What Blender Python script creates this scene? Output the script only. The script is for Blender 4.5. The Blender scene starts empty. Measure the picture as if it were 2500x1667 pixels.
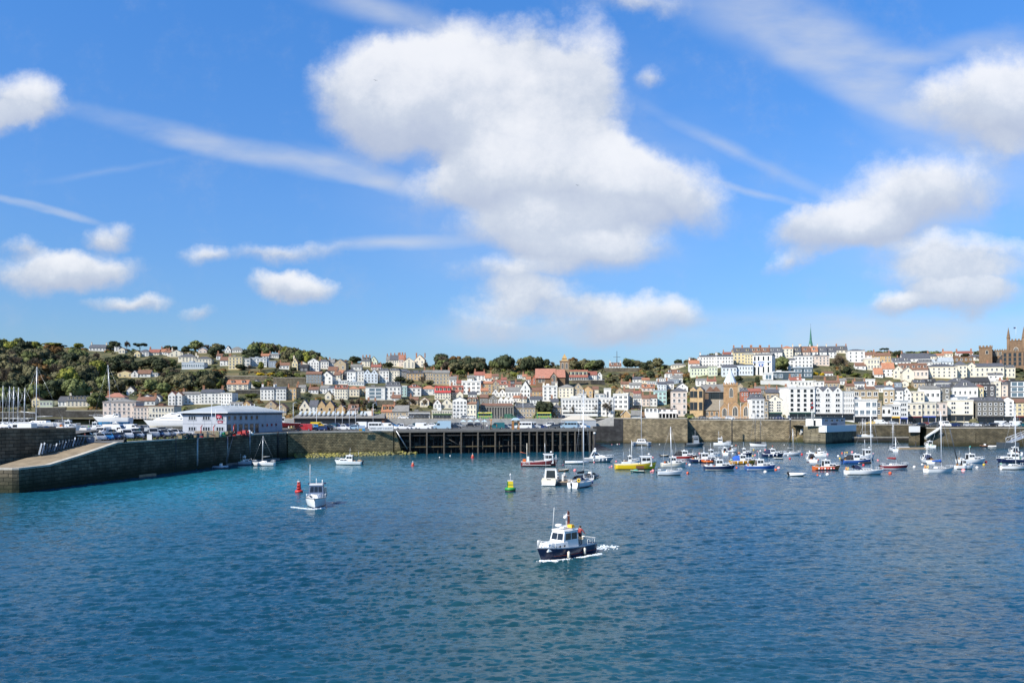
import bpy, bmesh, math, random
import numpy as np
from mathutils import Vector, Matrix, noise
random.seed(7)
RAD = math.radians
scene = bpy.context.scene
COL = scene.collection
F = 1944.0; HC = 13.0
def P(px, py, Y): return Vector(((px-1250)/F*Y, Y, HC+(1000-py)/F*Y))
def onz(px, py, z=0.0):
 Y = (HC-z)*F/(py-1000.0)
 return Vector(((px-1250)/F*Y, Y, z))
def XY(px, Y, z=0.0): return Vector(((px-1250)/F*Y, Y, z))
# ------------------------------------------------------------ materials
MATS = {}
def mat(name, col, rough=0.7, var=0.0, vscale=0.4, bump=0.0, bscale=2.0, metal=0.0, spec=0.5, coat=0.0, rnd=0.0):
 if name in MATS: return MATS[name]
 m = bpy.data.materials.new(name); m.use_nodes = True
 nt = m.node_tree; b = nt.nodes['Principled BSDF']
 b.inputs['Roughness'].default_value = rough
 b.inputs['Metallic'].default_value = metal
 b.inputs['Specular IOR Level'].default_value = spec
 b.inputs['Coat Weight'].default_value = coat
 b.inputs['Base Color'].default_value = (*col, 1)
 src = None
 if var > 0:
  tc = nt.nodes.new('ShaderNodeTexCoord')
  n = nt.nodes.new('ShaderNodeTexNoise'); n.inputs['Scale'].default_value = vscale
  n.inputs['Detail'].default_value = 6; n.inputs['Roughness'].default_value = 0.65
  nt.links.new(tc.outputs['Object'], n.inputs['Vector'])
  r = nt.nodes.new('ShaderNodeMapRange')
  r.inputs[1].default_value = 0.3; r.inputs[2].default_value = 0.7
  r.inputs[3].default_value = 1-var; r.inputs[4].default_value = 1+var
  nt.links.new(n.outputs[0], r.inputs[0])
  mx = nt.nodes.new('ShaderNodeMix'); mx.data_type = 'RGBA'; mx.blend_type = 'MULTIPLY'
  mx.inputs[0].default_value = 1; mx.inputs[6].default_value = (*col, 1)
  nt.links.new(r.outputs[0], mx.inputs[7]); src = mx.outputs[2]
 if rnd > 0:
  oi = nt.nodes.new('ShaderNodeObjectInfo')
  r = nt.nodes.new('ShaderNodeMapRange'); r.inputs[3].default_value = 1-rnd; r.inputs[4].default_value = 1+rnd
  nt.links.new(oi.outputs['Random'], r.inputs[0])
  mx = nt.nodes.new('ShaderNodeMix'); mx.data_type = 'RGBA'; mx.blend_type = 'MULTIPLY'
  mx.inputs[0].default_value = 1; mx.inputs[6].default_value = (*col, 1)
  if src: nt.links.new(src, mx.inputs[6])
  nt.links.new(r.outputs[0], mx.inputs[7]); src = mx.outputs[2]
 if src: nt.links.new(src, b.inputs['Base Color'])
 if bump > 0:
  tc = nt.nodes.new('ShaderNodeTexCoord')
  n = nt.nodes.new('ShaderNodeTexNoise'); n.inputs['Scale'].default_value = bscale; n.inputs['Detail'].default_value = 4
  nt.links.new(tc.outputs['Object'], n.inputs['Vector'])
  bp = nt.nodes.new('ShaderNodeBump'); bp.inputs['Strength'].default_value = bump; bp.inputs['Distance'].default_value = 0.1
  nt.links.new(n.outputs[0], bp.inputs['Height']); nt.links.new(bp.outputs[0], b.inputs['Normal'])
 MATS[name] = m
 return m
def stone(name, c1, c2, mortar, bw=1.1, bh=0.45, tide=1.6, tidecol=(0.02, 0.024, 0.016), bump=0.9, streak=0.35):
 """coursed masonry: blocks along the wall's length and height, weed and damp stain near the tide line"""
 if name in MATS: return MATS[name]
 m = bpy.data.materials.new(name); m.use_nodes = True
 nt = m.node_tree; N = nt.nodes; L = nt.links; b = N['Principled BSDF']
 b.inputs['Roughness'].default_value = 0.9; b.inputs['Specular IOR Level'].default_value = 0.2
 tc = N.new('ShaderNodeTexCoord'); sp = N.new('ShaderNodeSeparateXYZ'); L.new(tc.outputs['Object'], sp.inputs[0])
 a = N.new('ShaderNodeMath'); a.operation = 'MULTIPLY_ADD'; a.inputs[1].default_value = 0.8
 L.new(sp.outputs[1], a.inputs[0]); L.new(sp.outputs[0], a.inputs[2])
 cb = N.new('ShaderNodeCombineXYZ'); L.new(a.outputs[0], cb.inputs[0]); L.new(sp.outputs[2], cb.inputs[1])
 nz = N.new('ShaderNodeTexNoise'); nz.inputs['Scale'].default_value = 0.9; nz.inputs['Detail'].default_value = 3
 L.new(tc.outputs['Object'], nz.inputs['Vector'])
 wob = N.new('ShaderNodeMixRGB'); wob.blend_type = 'LINEAR_LIGHT'; wob.inputs[0].default_value = 0.12
 L.new(cb.outputs[0], wob.inputs[1]); L.new(nz.outputs['Color'], wob.inputs[2])
 br = N.new('ShaderNodeTexBrick'); br.inputs['Scale'].default_value = 1.0
 br.inputs['Brick Width'].default_value = bw; br.inputs['Row Height'].default_value = bh
 br.inputs['Mortar Size'].default_value = 0.05; br.inputs['Mortar Smooth'].default_value = 0.6
 br.inputs['Color1'].default_value = (*c1, 1); br.inputs['Color2'].default_value = (*c2, 1)
 br.inputs['Mortar'].default_value = (*mortar, 1); br.inputs['Bias'].default_value = -0.1
 L.new(wob.outputs[0], br.inputs['Vector'])
 n2 = N.new('ShaderNodeTexNoise'); n2.inputs['Scale'].default_value = 0.35; n2.inputs['Detail'].default_value = 7
 L.new(tc.outputs['Object'], n2.inputs['Vector'])
 r2 = N.new('ShaderNodeMapRange'); r2.inputs[1].default_value = 0.3; r2.inputs[2].default_value = 0.72
 r2.inputs[3].default_value = 0.6; r2.inputs[4].default_value = 1.4; L.new(n2.outputs[0], r2.inputs[0])
 mx = N.new('ShaderNodeMix'); mx.data_type = 'RGBA'; mx.blend_type = 'MULTIPLY'; mx.inputs[0].default_value = 1
 L.new(br.outputs['Color'], mx.inputs[6]); L.new(r2.outputs[0], mx.inputs[7])
 ms = N.new('ShaderNodeMapping'); ms.inputs['Scale'].default_value = (0.9, 0.9, 0.06); L.new(tc.outputs['Object'], ms.inputs[0])
 n3 = N.new('ShaderNodeTexNoise'); n3.inputs['Scale'].default_value = 1.0; n3.inputs['Detail'].default_value = 3
 L.new(ms.outputs[0], n3.inputs['Vector'])
 r3 = N.new('ShaderNodeMapRange'); r3.inputs[1].default_value = 0.5; r3.inputs[2].default_value = 0.68
 r3.inputs[3].default_value = 0; r3.inputs[4].default_value = streak; L.new(n3.outputs[0], r3.inputs[0])
 m2 = N.new('ShaderNodeMix'); m2.data_type = 'RGBA'; L.new(r3.outputs[0], m2.inputs[0])
 L.new(mx.outputs[2], m2.inputs[6]); m2.inputs[7].default_value = (*[c*0.35 for c in c1], 1)
 tn = N.new('ShaderNodeMath'); tn.operation = 'MULTIPLY_ADD'; tn.inputs[1].default_value = 1.6; L.new(n2.outputs[0], tn.inputs[0]); tn.inputs[2].default_value = -0.8
 zz = N.new('ShaderNodeMath'); zz.operation = 'ADD'; L.new(sp.outputs[2], zz.inputs[0]); L.new(tn.outputs[0], zz.inputs[1])
 rt = N.new('ShaderNodeMapRange'); rt.inputs[1].default_value = tide*0.35; rt.inputs[2].default_value = tide*1.3
 rt.inputs[3].default_value = 0.9 if tide > 0 else 0; rt.inputs[4].default_value = 0; L.new(zz.outputs[0], rt.inputs[0])
 m3 = N.new('ShaderNodeMix'); m3.data_type = 'RGBA'; L.new(rt.outputs[0], m3.inputs[0])
 L.new(m2.outputs[2], m3.inputs[6]); m3.inputs[7].default_value = (*tidecol, 1)
 L.new(m3.outputs[2], b.inputs['Base Color'])
 bp = N.new('ShaderNodeBump'); bp.inputs['Strength'].default_value = bump; bp.inputs['Distance'].default_value = 0.18
 sm = N.new('ShaderNodeMath'); sm.operation = 'MULTIPLY_ADD'; sm.inputs[1].default_value = -0.8
 L.new(br.outputs['Fac'], sm.inputs[0]); L.new(nz.outputs[0], sm.inputs[2])
 L.new(sm.outputs[0], bp.inputs['Height']); L.new(bp.outputs[0], b.inputs['Normal'])
 MATS[name] = m
 return m
glass = mat('window_glass', (0.015, 0.02, 0.026), 0.12, spec=0.6)
gls2 = mat('pale_glass', (0.10, 0.15, 0.19), 0.08, spec=0.8)
white = mat('white_paint', (0.72, 0.72, 0.70), 0.5)
gel = mat('white_gelcoat', (0.78, 0.78, 0.76), 0.25, coat=0.3)
cream_gel = mat('cream_gelcoat', (0.74, 0.68, 0.55), 0.3, coat=0.3)
steel = mat('grey_steel', (0.42, 0.44, 0.46), 0.35, metal=0.6)
alu = mat('bright_alloy', (0.68, 0.70, 0.72), 0.35, metal=0.25)
black = mat('black_rubber', (0.012, 0.012, 0.014), 0.6)
darkm = mat('dark_metal', (0.04, 0.045, 0.05), 0.5)
woodm = mat('varnished_wood', (0.28, 0.14, 0.05), 0.4, var=0.3, vscale=4)
plank = mat('weathered_plank', (0.34, 0.25, 0.15), 0.85, var=0.25, vscale=2)
conc = mat('pale_concrete', (0.40, 0.38, 0.34), 0.9, var=0.2, vscale=0.8)
# ------------------------------------------------------------ mesh builder
class MB:
 def __init__(s): s.v = []; s.f = []; s.mi = []; s.sm = []; s.mats = []
 def m(s, material):
  if material not in s.mats: s.mats.append(material)
  return s.mats.index(material)
 def face(s, pts, material, smooth=False):
  k = len(s.v); s.v += [tuple(p) for p in pts]; s.f.append(list(range(k, k+len(pts))))
  s.mi.append(s.m(material)); s.sm.append(smooth)
 def poly(s, verts, faces, material, smooth=False):
  k = len(s.v); s.v += [tuple(p) for p in verts]; i = s.m(material)
  for f in faces: s.f.append([k+a for a in f]); s.mi.append(i); s.sm.append(smooth)
 def box(s, x0, x1, y0, y1, z0, z1, material, M=None, tx=0.0, ty=0.0):
  v = [Vector((x0, y0, z0)), Vector((x1, y0, z0)), Vector((x1, y1, z0)), Vector((x0, y1, z0)),
    Vector((x0+tx, y0+ty, z1)), Vector((x1-tx, y0+ty, z1)), Vector((x1-tx, y1-ty, z1)), Vector((x0+tx, y1-ty, z1))]
  if M: v = [M @ a for a in v]
  s.poly(v, [(0, 3, 2, 1), (4, 5, 6, 7), (0, 1, 5, 4), (1, 2, 6, 5), (2, 3, 7, 6), (3, 0, 4, 7)], material)
 def hexa(s, lo, hi, material):
  """solid from two loops of the same length"""
  n = len(lo)
  s.poly(list(lo)+list(hi), [list(range(n-1, -1, -1)), list(range(n, 2*n))] +
    [[i, (i+1) % n, n+(i+1) % n, n+i] for i in range(n)], material)
 def tube(s, pts, r, material, n=6, r2=None, cap=True):
  pts = [Vector(p) for p in pts]; rings = []
  for i, p in enumerate(pts):
   d = (pts[min(i+1, len(pts)-1)]-pts[max(i-1, 0)]).normalized()
   a = d.orthogonal().normalized(); b = d.cross(a)
   rr = r if r2 is None else r+(r2-r)*i/(len(pts)-1)
   rings.append([p+(a*math.cos(2*math.pi*k/n)+b*math.sin(2*math.pi*k/n))*rr for k in range(n)])
  s.rings(rings, material, cap)
 def rings(s, rings, material, cap=True, smooth=True, closed=True):
  n = len(rings[0]); k = len(s.v); i = s.m(material)
  for r in rings: s.v += [tuple(p) for p in r]
  for a in range(len(rings)-1):
   for j in range(n if closed else n-1):
    s.f.append([k+a*n+j, k+a*n+(j+1) % n, k+(a+1)*n+(j+1) % n, k+(a+1)*n+j]); s.mi.append(i); s.sm.append(smooth)
  if cap and closed:
   s.f.append([k+j for j in range(n-1, -1, -1)]); s.mi.append(i); s.sm.append(False)
   s.f.append([k+(len(rings)-1)*n+j for j in range(n)]); s.mi.append(i); s.sm.append(False)
 def lathe(s, prof, material, n=14, c=(0, 0, 0), smooth=True):
  s.rings([[(c[0]+r*math.cos(2*math.pi*k/n), c[1]+r*math.sin(2*math.pi*k/n), c[2]+z) for k in range(n)] for r, z in prof], material, True, smooth)
 def ball(s, c, r, material, sz=1.0, n=10, m=7):
  s.lathe([(max(0.001, r*math.sin(math.pi*i/m)), -r*sz*math.cos(math.pi*i/m)) for i in range(m+1)], material, n, c)
 def mesh(s, name):
  me = bpy.data.meshes.new(name); me.from_pydata(s.v, [], s.f)
  for a in s.mats: me.materials.append(a)
  me.polygons.foreach_set('material_index', s.mi); me.polygons.foreach_set('use_smooth', s.sm)
  me.update(); return me
 def build(s, name, parent=None, loc=None, rz=0.0):
  return link(name, s.mesh(name), parent, loc, rz)
def link(name, data, parent=None, loc=None, rz=0.0, scale=None):
 o = bpy.data.objects.new(name, data); COL.objects.link(o)
 if parent: o.parent = parent
 if loc is not None: o.location = loc
 if rz: o.rotation_euler = (0, 0, rz)
 if scale: o.scale = scale
 return o
def tag(o, label=None, cat=None, group=None, kind=None):
 if label: o['label'] = label
 if cat: o['category'] = cat
 if group: o['group'] = group
 if kind: o['kind'] = kind
 return o
def thing(name, label, cat, loc=(0, 0, 0), rz=0.0, group=None):
 o = link(name, None, None, loc, rz); o.empty_display_size = 0.5
 return tag(o, label, cat, group)
KIDS = {}
def copy_tree(o, parent=None):
 c = o.copy(); COL.objects.link(c)
 if parent: c.parent = parent
 for ch in o.children: copy_tree(ch, c)
 return c
# ------------------------------------------------------------ camera, render, light
cam = bpy.data.cameras.new('camera'); cam.lens = 28.0; cam.sensor_width = 36.0
cam.shift_y = (1000-833.5)/2500.0; cam.clip_end = 20000; cam.clip_start = 0.5
co = bpy.data.objects.new('camera', cam); COL.objects.link(co)
co.location = (0, 0, HC); co.rotation_euler = (RAD(90), 0, 0); scene.camera = co
scene.view_settings.view_transform = 'Standard'; scene.view_settings.look = 'None'
scene.view_settings.exposure = 0.45; scene.view_settings.gamma = 1.0
scene.cycles.max_bounces = 6; scene.cycles.glossy_bounces = 3; scene.cycles.diffuse_bounces = 2
scene.cycles.caustics_reflective = False; scene.cycles.caustics_refractive = False
SUN_EL = 40.0; TOSUN = Vector((-0.765, -0.645, 0)).normalized()
s = bpy.data.lights.new('sun', 'SUN'); s.energy = 5.0; s.angle = RAD(0.5); s.color = (1.0, 0.95, 0.865)
so = bpy.data.objects.new('sun', s); COL.objects.link(so)
tosun = Vector((TOSUN.x*math.cos(RAD(SUN_EL)), TOSUN.y*math.cos(RAD(SUN_EL)), math.sin(RAD(SUN_EL))))
so.rotation_euler = tosun.to_track_quat('Z', 'Y').to_euler(); so.location = (-60, -60, 90)
# ------------------------------------------------------------ sky
def make_world():
 w = bpy.data.worlds.new('World'); scene.world = w; w.use_nodes = True
 nt = w.node_tree; N = nt.nodes; L = nt.links; N.clear()
 out = N.new('ShaderNodeOutputWorld'); bg = N.new('ShaderNodeBackground'); L.new(bg.outputs[0], out.inputs[0])
 sky = N.new('ShaderNodeTexSky'); sky.sky_type = 'NISHITA'; sky.sun_disc = False
 sky.sun_elevation = RAD(SUN_EL); sky.sun_rotation = math.atan2(TOSUN.x, TOSUN.y)
 sky.air_density = 1.0; sky.dust_density = 0.35; sky.ozone_density = 2.2; sky.altitude = 0
 hs = N.new('ShaderNodeHueSaturation'); hs.inputs['Saturation'].default_value = 1.15; hs.inputs['Value'].default_value = SKYV
 L.new(sky.outputs[0], hs.inputs['Color'])
 tint = N.new('ShaderNodeMix'); tint.data_type = 'RGBA'; tint.blend_type = 'MULTIPLY'; tint.inputs[0].default_value = 1
 L.new(hs.outputs[0], tint.inputs[6]); tint.inputs[7].default_value = SKYT
 tc = N.new('ShaderNodeTexCoord'); sp = N.new('ShaderNodeSeparateXYZ'); L.new(tc.outputs['Generated'], sp.inputs[0])
 def math_(op, a, b=None, c=None, clamp=False):
  n = N.new('ShaderNodeMath'); n.operation = op; n.use_clamp = clamp
  for i, x in enumerate((a, b, c)):
   if x is None: continue
   if isinstance(x, (int, float)): n.inputs[i].default_value = x
   else: L.new(x, n.inputs[i])
  return n.outputs[0]
 yy = math_('MAXIMUM', sp.outputs[1], 0.02)
 u = math_('DIVIDE', sp.outputs[0], yy); v = math_('DIVIDE', sp.outputs[2], yy)
 cb = N.new('ShaderNodeCombineXYZ'); L.new(u, cb.inputs[0]); L.new(v, cb.inputs[1])
 el = N.new('ShaderNodeMapRange'); el.inputs[1].default_value = 0.05; el.inputs[2].default_value = 0.95; L.new(sp.outputs[2], el.inputs[0])
 gr = N.new('ShaderNodeValToRGB'); L.new(el.outputs[0], gr.inputs[0]); gr.color_ramp.elements[0].color = (0.56, 0.61, 0.70, 1); gr.color_ramp.elements[1].color = (0.34, 0.52, 0.60, 1); ge = gr.color_ramp.elements.new(0.46); ge.color = (0.80, 1.14, 1.30, 1); ge = gr.color_ramp.elements.new(0.22); ge.color = (0.79, 0.92, 1.02, 1)
 t2 = N.new('ShaderNodeMix'); t2.data_type = 'RGBA'; t2.blend_type = 'MULTIPLY'; t2.inputs[0].default_value = 1; L.new(tint.outputs[2], t2.inputs[6]); L.new(gr.outputs[0], t2.inputs[7])
 tint = t2
 n1 = N.new('ShaderNodeTexNoise'); n1.inputs['Scale'].default_value = 6.5; n1.inputs['Detail'].default_value = 9; n1.inputs['Roughness'].default_value = 0.58
 L.new(cb.outputs[0], n1.inputs['Vector'])
 w1 = N.new('ShaderNodeVectorMath'); w1.operation = 'MULTIPLY_ADD'
 L.new(n1.outputs['Color'], w1.inputs[0]); w1.inputs[1].default_value = (0.14, 0.09, 0); w1.inputs[2].default_value = (-0.07, -0.045, 0)
 w2 = N.new('ShaderNodeVectorMath'); w2.operation = 'ADD'; L.new(cb.outputs[0], w2.inputs[0]); L.new(w1.outputs[0], w2.inputs[1])
 w3 = N.new('ShaderNodeVectorMath'); w3.operation = 'MULTIPLY_ADD'; L.new(w1.outputs[0], w3.inputs[0]); w3.inputs[1].default_value = (.3, .22, 0); L.new(cb.outputs[0], w3.inputs[2])
 k = 2500/2352.0
 def blobs(lst, src):
  acc = None; top = None
  for (cx, cy, rx, ry, rot, st) in lst:
   mp = N.new('ShaderNodeMapping'); mp.vector_type = 'TEXTURE'; L.new(src, mp.inputs['Vector'])
   mp.inputs['Location'].default_value = ((cx*k-1250)/F, (1000-cy*k)/F, 0)
   mp.inputs['Rotation'].default_value = (0, 0, RAD(rot)); mp.inputs['Scale'].default_value = (rx*k/F, ry*k/F, 1)
   ln = N.new('ShaderNodeVectorMath'); ln.operation = 'LENGTH'; L.new(mp.outputs[0], ln.inputs[0])
   d = math_('MULTIPLY_ADD', ln.outputs['Value'], -st, st)
   d = math_('MAXIMUM', d, 0.0)
   acc = d if acc is None else math_('ADD', acc, d)
   s2 = N.new('ShaderNodeSeparateXYZ'); L.new(mp.outputs[0], s2.inputs[0])
   t = math_('MULTIPLY', math_('MULTIPLY_ADD', s2.outputs[1], 0.55, 0.5), d)
   top = t if top is None else math_('ADD', top, t)
  return acc, top
 thick = [(930, 215, 245, 175, 0, 1.5), (1050, 130, 205, 130, 10, 1.3), (1170, 250, 300, 175, 0, 1.3), (1335, 140, 110, 130, -20, .8), (1210, 330, 260, 120, 0, .7), (1230, 90, 60, 80, 10, .5),
    (1260, 400, 310, 145, 0, 1.3), (1480, 430, 270, 125, -12, 1.15), (1130, 400, 170, 80, 0, .9), (1260, 520, 270, 82, 0, 1.1), (1350, 580, 230, 66, 0, .9), (1000, 440, 110, 60, 10, .45),
    (1190, 635, 190, 55, 0, .7), (1230, 690, 200, 50, 0, .75), (1440, 735, 210, 62, 0, 1.1), (1130, 745, 170, 65, 0, .55),
    (50, 225, 110, 75, 0, .9), (20, 280, 70, 55, 0, .7), (160, 615, 205, 62, 3, 1.3), (270, 530, 90, 42, 0, .8), (30, 568, 65, 28, 0, .6),
    (300, 687, 110, 22, 0, .7), (675, 660, 120, 42, -4, 1.3), (640, 592, 190, 26, 3, .55), (455, 597, 70, 30, 0, .55), (440, 712, 60, 17, 0, .5),
    (2290, 225, 230, 130, 15, 1.3), (2310, 340, 110, 60, 0, .5), (2090, 465, 280, 118, 14, 1.1), (1930, 530, 180, 66, 8, .95), (1830, 602, 90, 32, 10, .55),
    (2180, 592, 250, 56, 0, .7), (2200, 645, 230, 56, 0, .75), (2070, 705, 100, 34, 0, .8), (2230, 690, 170, 50, 0, 1.0), (1500, 165, 50, 38, 20, .45), (1470, 0, 190, 36, 0, .5)]
 thin = [(2050, 200, 520, 130, -33, .38), (1250, 400, 620, 420, 0, .35), (2150, 500, 480, 330, 0, .3), (480, 325, 450, 40, -13.5, .8), (800, 385, 200, 40, -18, .5), (90, 478, 200, 14, -12, .8), (1880, 110, 520, 110, -24, .6), (2260, 110, 340, 55, 12, .6),
   (1700, 350, 330, 22, -27, .3), (1750, 445, 220, 12, -17, .45), (880, 25, 330, 50, -16, .5), (900, 560, 260, 22, 2, .4), (1950, 765, 800, 75, 0, .7), (1150, 770, 300, 50, 0, .45), (250, 390, 260, 14, 10, .25)]
 A, T = blobs(thick, w2.outputs[0]); B, _ = blobs(thin, w3.outputs[0])
 n2 = N.new('ShaderNodeTexNoise'); n2.inputs['Scale'].default_value = 11; n2.inputs['Detail'].default_value = 12; n2.inputs['Roughness'].default_value = 0.70
 L.new(cb.outputs[0], n2.inputs['Vector'])
 fb = math_('SUBTRACT', n2.outputs[0], 0.5)
 def sstep(x, lo, hi, o0=0.0, o1=1.0):
  r = N.new('ShaderNodeMapRange'); r.interpolation_type = 'SMOOTHSTEP'
  r.inputs[1].default_value = lo; r.inputs[2].default_value = hi; r.inputs[3].default_value = o0; r.inputs[4].default_value = o1
  L.new(x, r.inputs[0]); return r.outputs[0]
 dens = sstep(math_('MULTIPLY_ADD', fb, 0.85, A), -0.02, 0.68)
 ms = N.new('ShaderNodeMapping'); ms.inputs['Rotation'].default_value = (0, 0, RAD(14)); ms.inputs['Scale'].default_value = (5, 14, 1); L.new(cb.outputs[0], ms.inputs[0])
 n3 = N.new('ShaderNodeTexNoise'); n3.inputs['Scale'].default_value = 1.0; n3.inputs['Detail'].default_value = 8; L.new(ms.outputs[0], n3.inputs['Vector'])
 dn = math_('MULTIPLY', sstep(B, 0.0, 0.6), sstep(n3.outputs[0], 0.2, 0.75))
 front = math_('GREATER_THAN', sp.outputs[1], 0.03)
 n4 = N.new('ShaderNodeTexNoise'); n4.inputs['Scale'].default_value = 2.6; n4.inputs['Detail'].default_value = 8; L.new(tc.outputs['Generated'], n4.inputs['Vector'])
 back = math_('MULTIPLY', sstep(n4.outputs[0], 0.56, 0.75), 0.6)
 dens = math_('ADD', math_('MULTIPLY', dens, front), math_('MULTIPLY', back, math_('SUBTRACT', 1.0, front)))
 dn = math_('MULTIPLY', dn, front)
 shade = math_('DIVIDE', T, math_('MAXIMUM', A, 0.05))
 shade = math_('ADD', math_('MULTIPLY_ADD', fb, .65, shade), math_('MULTIPLY', A, 0.12))
 cr = N.new('ShaderNodeValToRGB'); L.new(sstep(shade, 0.22, 0.92), cr.inputs[0])
 e = cr.color_ramp.elements; e[0].position = 0; e[0].color = (*CLD0, 1); e[1].position = 1; e[1].color = (*CLD2, 1)
 q = e.new(0.5); q.color = (*CLD1, 1)
 m1 = N.new('ShaderNodeMix'); m1.data_type = 'RGBA'; L.new(math_('MULTIPLY', dn, 0.8), m1.inputs[0]); L.new(tint.outputs[2], m1.inputs[6]); m1.inputs[7].default_value = (*CLD1, 1)
 m2 = N.new('ShaderNodeMix'); m2.data_type = 'RGBA'; L.new(math_('MULTIPLY', dens, 0.9), m2.inputs[0]); L.new(m1.outputs[2], m2.inputs[6]); L.new(cr.outputs[0], m2.inputs[7])
 L.new(m2.outputs[2], bg.inputs[0]); bg.inputs[1].default_value = SKYS
SKYS = 0.11; SKYV = 1.0; SKYT = (0.82, 0.97, 1.16, 1)
CLD0 = (3.4, 3.8, 4.7); CLD1 = (4.4, 4.75, 5.35); CLD2 = (6.4, 6.45, 6.6)
make_world()
# ------------------------------------------------------------ terrain
def interp(x, pts):
 if x <= pts[0][0]: return pts[0][1]
 for (a, b), (c, d) in zip(pts, pts[1:]):
  if x <= c: return b+(d-b)*(x-a)/(c-a)
 return pts[-1][1]
TOP = [(-600, 840), (0, 842), (150, 848), (250, 856), (400, 858), (600, 858), (700, 868), (780, 880), (850, 884), (950, 890), (1050, 893), (1150, 898), (1300, 893), (1500, 898),
  (1600, 898), (1650, 892), (1720, 870), (1800, 858), (1900, 856), (2050, 858), (2150, 862), (2350, 862), (2500, 858), (3100, 858)]
YT = 560.0
def y0z0(px):
 t = min(1, max(0, (px-2035)/80.0))
 return 330+12*min(1, max(0, (px-1900)/25.0)), 9.2-2.3*t
FLAT = 11.0
def gpy(px, Y):
 Y0, z0 = y0z0(px); Y1 = Y0+FLAT
 if Y < Y1: return 1000+(HC-z0)*F/Y
 p0 = 1000+(HC-z0)*F/Y1; s = min(1, (Y-Y1)/(YT-Y1))**0.8
 return p0+(interp(px, TOP)-p0)*s
def gz(px, Y):
 z0 = y0z0(px)[1]
 if Y <= y0z0(px)[0]: return z0
 if Y > YT: return HC+(1000-gpy(px, YT))*YT/F+(Y-YT)*0.01-max(0, Y-750)*0.03
 return HC+(1000-gpy(px, Y))*Y/F
def gpt(px, py):
 """point of the hillside seen at (px, py)"""
 Y0, z0 = y0z0(px); Y1 = Y0+FLAT; p0 = 1000+(HC-z0)*F/Y1
 s = min(1, max(0, (py-p0)/(interp(px, TOP)-p0)))
 Y = Y1+(YT-Y1)*s**1.25
 return XY(px, Y, gz(px, Y))
def gxy(x, y): return gz(1250+F*x/y, y)
def ground_material():
 m = bpy.data.materials.new('hillside_ground'); m.use_nodes = True; nt = m.node_tree; N = nt.nodes; L = nt.links; b = N['Principled BSDF']
 b.inputs['Roughness'].default_value = 0.95
 tc = N.new('ShaderNodeTexCoord'); n = N.new('ShaderNodeTexNoise'); n.inputs['Scale'].default_value = 0.09; n.inputs['Detail'].default_value = 10; n.inputs['Roughness'].default_value = 0.7
 L.new(tc.outputs['Object'], n.inputs['Vector'])
 cr = N.new('ShaderNodeValToRGB'); L.new(n.outputs[0], cr.inputs[0]); e = cr.color_ramp.elements
 e[0].position = 0.3; e[0].color = (0.018, 0.026, 0.010, 1); e[1].position = 0.75; e[1].color = (0.22, 0.16, 0.10, 1)
 for p, c in ((0.45, (0.055, 0.06, 0.02)), (0.53, (0.11, 0.10, 0.035)), (0.62, (0.17, 0.13, 0.06))):
  q = e.new(p); q.color = (*c, 1)
 L.new(cr.outputs[0], b.inputs['Base Color']); return m
PXS = list(range(-700, 3201, 25))
YF = [i/38 for i in range(39)]
g = MB(); gm = ground_material()
def trow(k):
 o = []
 for px in PXS:
  Y0, z0 = y0z0(px)
  if k < 0: Y = Y0-(3 if k == -2 else 1); o.append(XY(px, Y, z0-(4 if k == -2 else .6)))
  elif k <= 38: Y = Y0+(YT-Y0)*k/38; o.append(XY(px, Y, gz(px, Y)-(.3 if k == 0 else 0)))
  else: Y = (566, 600, 660, 750, 900, 1200)[k-39]; o.append(XY(px, Y, gz(px, Y)))
 return o
rows = [trow(k) for k in range(-2, 45)]
g.rings(rows, gm, cap=False, smooth=True, closed=False)
tag(g.build('hillside'), kind='structure')
HAS_H = []   # footprints (x0,x1,y0,y1) kept free of shrubs
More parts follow.
